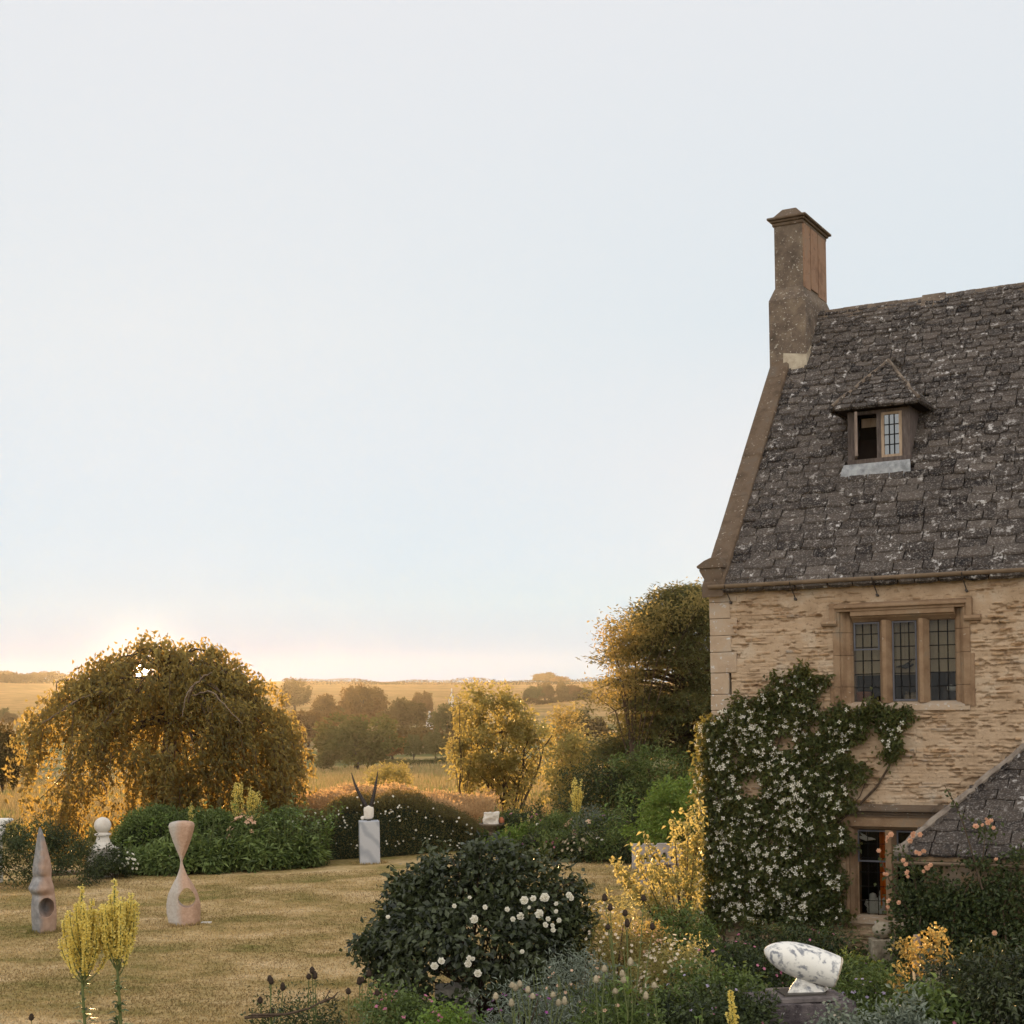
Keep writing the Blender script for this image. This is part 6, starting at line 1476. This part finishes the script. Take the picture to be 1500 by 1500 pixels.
# ------------------------------------------------------------------ golden backlit shrub left of the clematis
def golden_shrub():
    r = np.random.default_rng(920); Y0 = 20.6
    root = thing('golden_shrub', 'glowing yellow big-leaved shrub beside the clematis corner', 'shrub', (PX(965, Y0), Y0, 0)); mb = MB(); st = MB(); b0 = np.array([PX(1000, Y0), Y0, -.05])
    arms = [(905, 1272), (915, 1290), (900, 1262), (930, 1240), (945, 1225), (960, 1240), (985, 1195), (1000, 1205), (1010, 1180), (1024, 1170), (1025, 1215), (935, 1268), (955, 1265), (975, 1260), (990, 1235), (1005, 1240), (1018, 1255), (970, 1290), (990, 1280), (1010, 1290), (950, 1300), (930, 1300), (1000, 1320), (980, 1330), (1022, 1310), (960, 1325), (1015, 1340), (940, 1322), (1026, 1190), (1020, 1225)]
    for a, b in arms:
        q = at(a, b, Y0 + r.normal(-.1, .3)); m_ = (b0*.35 + q*.65) + [0, 0, .25]; f = np.linspace(0, 1, 9)[:, None]; P = (1-f)**2*b0 + 2*f*(1-f)*m_ + f**2*q; st.tube(P, np.linspace(.014, .003, 9), 5)
        k = 60; ff = r.uniform(.55, 1.02, k); C = np.stack([np.interp(ff, f[:, 0], P[:, i]) for i in range(3)], -1) + r.normal(0, .05, (k, 3))
        mb.leaves(C, r.normal(0, .7, (k, 3)) + [0, 0, -.4], r.normal(0, .7, (k, 3)) + [0, -.4, .4], .085*r.uniform(.6, 1.3, k), .05, np.clip(r.normal(.55, .25, k), 0, 1), fold=.2, droop=.25)
    mb.build('foliage', M['gold2'], root); st.build('stem', M['bark'], root)
M['gold2'] = leaf_mat('backlit_gold_leaf', (.06, .065, .016), (.18, .175, .05), (.98, .82, .34), .44)
golden_shrub()

# ------------------------------------------------------------------ flower bed in front of the house
poly = [(-3.6, 12.2), (-2.6, 15.2), (-1.4, 16.6), (-.9, 18.6), (1.0, 19.3), (2.6, 21.9), (3.3, 22.6), (9.2, 19.6), (9.2, 10.0), (-3.6, 10.0)]
mb = MB(); mb.add([(x, y, .035) for x, y in poly], [list(range(len(poly)))]); tag(mb.build('flower_bed', M['soil']), kind='structure')
rr = np.random.default_rng(930)
def mound(label, px, yt, Y_, wpx, mat, seed, fl=None, cat='plant', name='perennial_clump', L=.06, Wd=.035, per=34, ncl=90, depth=.8, **k):
    w = wpx/2*Y_/F; return shrub(name, label, cat, (PX(px, Y_, yt), Y_, 0), (w, w*depth), max(.3, at(px, yt, Y_)[2]), M[mat], seed, ncl, per, .08, L, Wd, flowers=fl, cz=.45, stems=3, dome=-.2, **k)
mound('pink geranium clump at the lawn edge left of the white rose bush', 585, 1452, 15.2, 130, 'green', 940, (M['pink'], 40, .028), L=.05)
mound('low pink geranium clump right below the white rose bush', 655, 1478, 14.6, 90, 'bright', 941, (M['pink'], 22, .028), L=.05)
mound('tangled dark trailing shrub at the bottom edge on the lawn', 440, 1462, 14.4, 150, 'dark', 942, None, 'shrub', 'trailing_shrub', L=.05, Wd=.02)
mound('silvery clump with purple flowers in front of the white rose bush', 770, 1452, 14.6, 150, 'silver', 943, (M['purple'], 26, .024), L=.07, Wd=.014)
mound('grey-green feathery clump right of the white rose bush', 850, 1395, 15.6, 120, 'silver', 944, (M['apricot'], 30, .022), L=.08, Wd=.014)
mound('golden pink feathery clump in the sunlit gap', 890, 1325, 17.2, 120, 'gold2', 945, (M['cream'], 150, .022), L=.06, Wd=.018)
mound('pink-cream astilbe clump catching sun below the golden shrub', 985, 1375, 16.4, 110, 'gold2', 946, (M['cream'], 180, .024), L=.05, Wd=.02)
mound('soft pink flowered clump between the lawn and the golden shrub', 930, 1352, 17.6, 110, 'ash', 947, (M['apricot'], 120, .022), L=.06, Wd=.02)
mound('dark geranium mound below the clematis with small pink flowers', 1070, 1378, 17.4, 170, 'dark', 948, (M['pink'], 30, .026))
mound('dark green geranium mound left of the marble torpedo', 1050, 1418, 15.4, 190, 'green', 949, (M['mauve'], 22, .024))
mound('dense dark mound below the lilac geranium', 1000, 1450, 14.4, 190, 'dark', 950, (M['mauve'], 10, .024))
mound('leafy mound with magenta flowers between the ferns and the torpedo', 1240, 1400, 17.0, 150, 'green', 951, (M['purple'], 12, .035))
mound('mid green clump right behind the marble torpedo', 1275, 1432, 15.2, 130, 'green', 952, (M['mauve'], 16, .024), L=.08, Wd=.02)
mound('clump of small cream daisies right of the stone block', 1238, 1478, 13.4, 70, 'silver', 953, (M['cream'], 46, .022), L=.05)
mound('glossy dark evergreen bush in the bottom right corner', 1455, 1392, 14.2, 210, 'rose', 954, None, 'shrub', 'evergreen_bush', L=.075, Wd=.035, ncl=170, depth=.6)
mound('fresh leafy clump below the golden roses', 1365, 1440, 14.0, 120, 'green', 955, (M['pink'], 5, .03), L=.085, Wd=.05)
mound('silver leaved clump at the bottom edge right of the daisies', 1322, 1474, 13.6, 90, 'silver', 956, None, L=.08, Wd=.03)
mound('tangled dark green clump at the bottom edge left of the block', 1085, 1452, 13.8, 110, 'dark', 957, (M['pink'], 8, .024))
mound('pinkish flowered clump under the dead teasel stems', 905, 1440, 13.9, 120, 'green', 958, (M['apricot'], 26, .022), L=.07, Wd=.02)
mound('dark bushy clump against the clematis foot', 1150, 1355, 19.6, 190, 'dark', 959, (M['pink'], 8, .03))
mound('yellowing clump in shade under the golden shrub', 1000, 1330, 19.0, 130, 'green', 960, (M['yellow'], 12, .03))
# ground cover filling the bed
P = np.stack([rr.uniform(-3.4, 8.8, 42000), rr.uniform(10.5, 22.3, 42000)], -1); P = P[in_poly(P, poly)]
sdist = (P - C0[:2]) @ NRM[:2]; P = P[sdist > .12]; k = len(P); hh = .22 + .10*np.sin(P[:, 0]*2.3)*np.sin(P[:, 1]*1.9)
mb = MB(); mb.leaves(np.stack([P[:, 0], P[:, 1], hh*rr.random(k)**.6], -1), rr.normal(0, .8, (k, 3)) + [0, -.1, .1], rr.normal(0, .5, (k, 3)) + [0, -.2, .9], .085*rr.uniform(.6, 1.3, k), .045, np.clip(rr.normal(.4, .25, k), 0, 1))
tag(mb.build('ground_cover', M['green']), kind='stuff')
# fern and grassy leaves below the lower window
root = thing('fern', 'arching green fern below the lower window', 'fern', HV(1.75, -.55, 0)); mb = MB(); r = np.random.default_rng(961)
for i in range(46):
    b = HV(1.75 + r.normal(0, .42), -.55 + r.normal(0, .15), .15); a = r.uniform(0, 6.28); ln = r.uniform(.5, .9); f = np.linspace(0, 1, 16); dv = np.array([math.cos(a), math.sin(a)*.7, 0])
    Pm = b + dv*(ln*.75*f[:, None]**1.2) + np.array([0, 0, 1])*(ln*(1.15*f - .75*f**2))[:, None]; T = np.gradient(Pm, axis=0); sd = np.cross(T, [0, 0, 1.]); sd /= np.linalg.norm(sd, axis=1)[:, None]+1e-9
    for sg in (-1, 1): mb.leaves(Pm, sd*sg + T*6, np.cross(sd, T)*sg + [0, 0, .4], .13*(1-f*.8), .028, np.clip(r.normal(.5, .2, 16), 0, 1), fold=.05)
mb.build('frond', M['green'], root)
# teasels
def teasel(label, loc, heads, seed, pale=False, group=None):
    # heads: list of absolute points
    root = thing('teasel', label, 'teasel', loc, group); r = np.random.default_rng(seed); st = MB(); lf = MB(); b = np.asarray(loc, float) - [0, 0, .05]
    for i, q in enumerate(heads):
        q = np.asarray(q, float); j = b + (q-b)*.45 + [0, 0, .05] if i else (b+q)/2
        st.tube([b, j, (j+q)/2 + r.normal(0, .012, 3), q], [.010, .008, .006, .004], 5)
        k = 5; f = r.uniform(.3, .8, k)[:, None]; a = r.uniform(0, 6.28, k); lf.leaves(b + (q-b)*f, np.stack([np.cos(a), np.sin(a), .7+0*a], -1), np.stack([-np.cos(a)*.4, -np.sin(a)*.4, 1+0*a], -1), .2*r.uniform(.6, 1, k), .03, r.random(k), droop=.3)
        hd = MB(); hh = .075*r.uniform(.8, 1.2); hd.lathe([(.004, 0), (.020, .01), (.026, hh*.35), (.022, hh*.7), (.010, hh*.95), (.002, hh)], q, 10)
        d = unit(30, r); d[:, 2] = np.abs(d[:, 2]); hd.leaves(q + np.array([0, 0, .02]) + d*[.022, .022, .04], d, unit(30, r), .02, .004, .5)
        d2 = np.stack([np.cos(np.arange(7)*.9), np.sin(np.arange(7)*.9), .7+0*np.arange(7)], -1); hd.leaves(np.repeat([q], 7, 0), d2, unit(7, r), .055, .006, .5)
        hd.build('seed_head', M['teaselpale'] if pale else M['teasel'], root)
    st.build('stalk', M['stalk'], root); lf.build('foliage', M['green'], root); return root
Yt = 14.2
def T_(px, py, Y_=Yt): return at(px, py, Y_)
def gl(px, Y_): return np.array([PX(px, Y_, 1480), Y_, 0.0])
teasel('dark teasel with three heads at the left end of the front lawn edge', gl(398, Yt), [T_(397, 1440), T_(416, 1453), T_(383, 1472), T_(399, 1444, 14.1), T_(400, 1488)], 970)
teasel('single slender teasel between the two left teasel groups', gl(461, 14.3), [T_(459, 1428, 14.3), T_(454, 1436, 14.3), T_(463, 1436, 14.3)], 971)
teasel('teasel with paired dark heads left of the pink geraniums', gl(530, 14.4), [T_(532, 1441, 14.4), T_(528, 1444, 14.4), T_(542, 1432, 14.4)], 972)
teasel('short teasel head just above the trailing shrub', gl(512, 14.3), [T_(512, 1458, 14.3), T_(554, 1460, 14.3)], 973)
teasel('tiny teasel head alone at the bottom left corner', gl(48, 14.0), [T_(48, 1498, 14.0)], 974)
teasel('tall green teasel with dark heads in the centre of the flower bed', gl(918, 13.9), [T_(917, 1342, 13.9), T_(887, 1320, 13.9), T_(944, 1320, 13.9), T_(920, 1358, 13.9), T_(895, 1334, 13.9), T_(892, 1362, 13.9), T_(957, 1362, 13.9)], 975)
herb('broad_leaf_stalk', 'tall stalk with long pointed green leaves in the centre of the bed', 'plant', gl(918, 13.7), 3, at(917, 1375, 13.7)[2], .10, .30, .055, M['bright'], 976, nleaf=16, lean=.05)
ph = [(728, 1465), (751, 1475), (763, 1447), (757, 1452), (775, 1455), (782, 1464), (812, 1462), (820, 1474), (829, 1472), (752, 1448)]
for i in range(4):
    hs = [T_(a, b, 13.8 + .1*i) for a, b in ph[i::4]]
    teasel(['pale dry teasel farthest left in the silvery clump', 'pale dry teasel with the lowest head of the silvery clump', 'pale dry teasel with the tallest heads in the silvery clump', 'pale dry teasel at the right of the silvery clump'][i], np.array([np.mean([h[0] for h in hs]), 13.8 + .1*i, 0]), hs, 980+i, True)
for i, (px, py) in enumerate(((887, 1424), (925, 1415), (960, 1448), (915, 1440))):
    teasel(['pale teasel head left of the central stalk', 'pale teasel head just right of the central stalk', 'pale teasel head farthest right of the central stalk', 'pale teasel head low in front of the central stalk'][i], gl(px, 13.6), [T_(px, py, 13.6), T_(px-12, py+16, 13.6)], 985+i, True)
herb('lavender_clump', 'thin silvery lavender spikes standing before the dark rose bush', 'lavender', gl(815, 14.9), 26, at(815, 1420, 14.9)[2], .45, .07, .01, M['silver'], 990, nleaf=26, lean=.12)
herb('green_spire', 'slender green spire left of the small yellow mullein', 'plant', gl(1024, 13.4), 3, at(1024, 1472, 13.4)[2], .06, .12, .05, M['bright'], 991, nleaf=16, lean=.04)
mullein('small single yellow mullein spike at the bottom edge left of the torpedo', gl(1075, 13.2), at(1075, 1450, 13.2)[2], 992, 3, .05, .45, z0f=.62, fs=.022, dens=3.0)
mullein('bright yellow branched mullein on the lawn, taller right one of the pair', np.array([PX(174, 14.0, 1400), 14.0, 0]), at(177, 1291, 14.0)[2], 993, 44, .21, .78, z0f=.665, dens=2.2, fs=.025, zr=.23)
mullein('bright yellow branched mullein on the lawn, shorter left one of the pair', np.array([PX(124, 14.0, 1400), 14.0, 0]), at(124, 1300, 14.0)[2], 994, 40, .22, .76, z0f=.65, dens=2.2, fs=.025, zr=.22)
# bare twigs in the trailing shrub and at the left edge
mb = MB()
for pts in ([(370, 1488), (420, 1487), (455, 1478), (478, 1465), (486, 1450)], [(470, 1470), (490, 1462), (497, 1454)], [(360, 1492), (400, 1490), (440, 1484)]): mb.tube([T_(a, b, 14.0) for a, b in pts], np.linspace(.016, .004, len(pts)), 5)
tag(mb.build('dead_branch', M['bark'], loc=T_(430, 1485, 14.0)), 'bare brown branch lying on the trailing shrub', 'branch')

# ------------------------------------------------------------------ roses on the porch
def porch_rose():
    r = np.random.default_rng(1000); root = thing('climbing_rose', 'peach climbing rose smothering the porch front and gutter', 'climber', HV(3.7, -1.55, 0)); mb = MB(); st = MB(); Yd = -1.62
    blobs = [(1326, 1310, 22, 30, 380), (1345, 1345, 36, 46, 800), (1335, 1385, 30, 40, 600), (1375, 1315, 40, 30, 600), (1400, 1355, 40, 50, 800), (1455, 1345, 50, 50, 700), (1490, 1340, 40, 60, 600), (1430, 1310, 60, 22, 600), (1480, 1285, 40, 18, 300), (1318, 1255, 16, 16, 70), (1430, 1260, 24, 10, 120), (1495, 1250, 16, 12, 120), (1490, 1380, 40, 40, 400), (1415, 1395, 40, 40, 500), (1350, 1272, 26, 12, 140), (1440, 1210, 20, 18, 70), (1425, 1380, 60, 40, 500)]
    for a, b, sx, sy, n in blobs:
        s0_, z0_ = Wl(a, b, Yd); k = n; sc = 1/108
        Q = np.stack([s0_ + r.normal(0, .55, k)*sx*sc, Yd + r.uniform(-.16, .22, k), z0_ + r.normal(0, .55, k)*sy*sc], -1); P = HVA(Q); P = P[P[:, 2] > .05]; k = len(P)
        mb.leaves(P, r.normal(0, .7, (k, 3)) + NRM*.4 + [0, 0, -.2], r.normal(0, .5, (k, 3)) + NRM*.7 + [0, 0, .4], .075*r.uniform(.6, 1.25, k), .045, np.clip(r.normal(.5, .25, k), 0, 1))
    def W3(a, b, d=Yd-.1): s_, z_ = Wl(a, b, d); return HV(s_, d, z_)
    for pts in ([(1440, 1300), (1426, 1250), (1412, 1205), (1400, 1175), (1384, 1148)], [(1340, 1420), (1350, 1340), (1338, 1270), (1318, 1232)], [(1390, 1420), (1400, 1330), (1440, 1260), (1445, 1210)], [(1480, 1420), (1470, 1330), (1490, 1262)], [(1330, 1330), (1305, 1290), (1288, 1250)], [(1330, 1340), (1310, 1330), (1302, 1318)]):
        p = np.array([W3(a, b) for a, b in pts]); st.tube(p, np.linspace(.014, .004, len(p)), 5)
        k = 34; f = r.uniform(.2, 1, k)*(len(p)-1.001); i_ = f.astype(int); g = (f-i_)[:, None]; C = p[i_]*(1-g) + p[i_+1]*g
        mb.leaves(C + r.normal(0, .02, (k, 3)), r.normal(0, .8, (k, 3)), r.normal(0, .5, (k, 3)) + NRM, .06*r.uniform(.6, 1.2, k), .036, r.random(k))
    mb.build('foliage', M['rose2'], root); st.build('stem', M['bark'], root)
    fl = [(505, 520), (500, 545), (690, 490), (740, 500), (670, 545), (715, 630), (740, 640), (770, 620), (440, 620), (500, 790), (480, 790), (640, 720), (650, 780), (790, 740), (770, 770), (820, 725), (1240, 410), (1200, 430), (1280, 450), (515, 990), (510, 1030), (1290, 1220), (1300, 680), (590, 1000), (1150, 440), (620, 690), (690, 510), (530, 500), (655, 810), (800, 750), (1230, 385), (1262, 398)]
    pm = MB()
    for kk, (rr_, hh) in enumerate(((.055, .15), (.042, .6), (.028, 1.5))):
        n_ = 6 - kk
        for i in range(n_):
            a = 6.283*i/n_ + kk*.5; A = np.array([[math.cos(a), math.sin(a), hh]]); pm.leaves([[0, 0, .004*kk]], A, np.array([[-math.cos(a)*hh, -math.sin(a)*hh, 1]]), rr_, rr_*1.0, .2 + .3*kk, fold=-.18, droop=-.25, wide=.62)
    proto = pm.build('rose', M['apricot'], root); proto.data.transform(Matrix.Translation(Vector(root['_org'][:])))
    for i, (x, y) in enumerate(fl):
        p = W3(1200 + x/5, 1120 + y/5, Yd - .42); o = proto if i == 0 else proto.copy()
        if i: S.collection.objects.link(o); o.parent = root
        o.location = Vector(p - np.array(root['_org'][:])); o.rotation_euler = Vector(NRM + r.normal(0, .4, 3) + [0, 0, .3]).to_track_quat('Z', 'Y').to_euler(); s_ = r.uniform(.45, .85); o.scale = (s_,)*3
M['rose2'] = leaf_mat('climbing_rose_leaf', (.016, .028, .012), (.070, .095, .032), (.30, .28, .06), .22)
porch_rose()
def gold_rose():
    r = np.random.default_rng(1010); Yg = 15.0; root = thing('golden_rose', 'amber tinted rose spray with sunlit leaves by the porch', 'rose bush', (PX(1360, Yg), Yg, 0)); mb = MB(); st = MB(); b0 = np.array([PX(1365, Yg, 1480), Yg, -.05])
    for a, b, n, s_ in ((1335, 1400, 110, .085), (1330, 1385, 50, .05), (1350, 1395, 60, .06), (1372, 1380, 120, .08), (1368, 1366, 50, .05), (1380, 1400, 70, .06), (1318, 1430, 50, .05), (1322, 1445, 30, .04), (1345, 1420, 40, .05), (1362, 1470, 30, .05), (1385, 1412, 20, .05)):
        p = at(a, b, Yg); st.tube([b0, (b0+p)/2 + r.normal(0, .05, 3), p], [.012, .008, .004], 5)
        mb.leaves(p + r.normal(0, s_, (n, 3)), r.normal(0, .8, (n, 3)), r.normal(0, .6, (n, 3)) + [0, -.6, .5], .055*r.uniform(.6, 1.2, n), .036, np.clip(r.normal(.5, .28, n), 0, 1))
    mb.build('foliage', M['amber'], root); st.build('stem', M['bark'], root)
M['amber'] = leaf_mat('orange_lit_leaf', (.22, .15, .04), (.62, .45, .15), (.8, .55, .16), .35)  # orange of the low sun put into the leaf colour
gold_rose()
r = np.random.default_rng(1020)
herb('honeysuckle', 'slim yellow tipped climber on the dark porch wall', 'climber', HV(4.25, -1.55, 0), 4, 1.55, .16, .07, .035, M['bright'], 1021, nleaf=60, lean=.04)

# ------------------------------------------------------------------ short dry turf on the lawn
k = 170000; r = np.random.default_rng(1030); Yv = 12 + 24*r.random(k)**1.25; xv = (r.uniform(-60, 960, k) - CX)/F*Yv; P = np.stack([xv, Yv, lawnz(xv, Yv)], -1)
ok = ~in_poly(P[:, :2], poly) & (P[:, 1] < 33.2 + .11*(P[:, 0]+9.5)); P = P[ok]; n1 = np.sin(P[:, 0]*1.3+P[:, 1]*.7)*np.sin(P[:, 1]*1.1 - P[:, 0]*.5); k = len(P)
mb = MB(); blades(mb, P - [0, 0, .004], .040, .018, 1.2, 1031, tint=np.clip(r.normal(.42, .4, k) + .25*n1, 0, 1)); tag(mb.build('turf', M['sward']), kind='stuff')
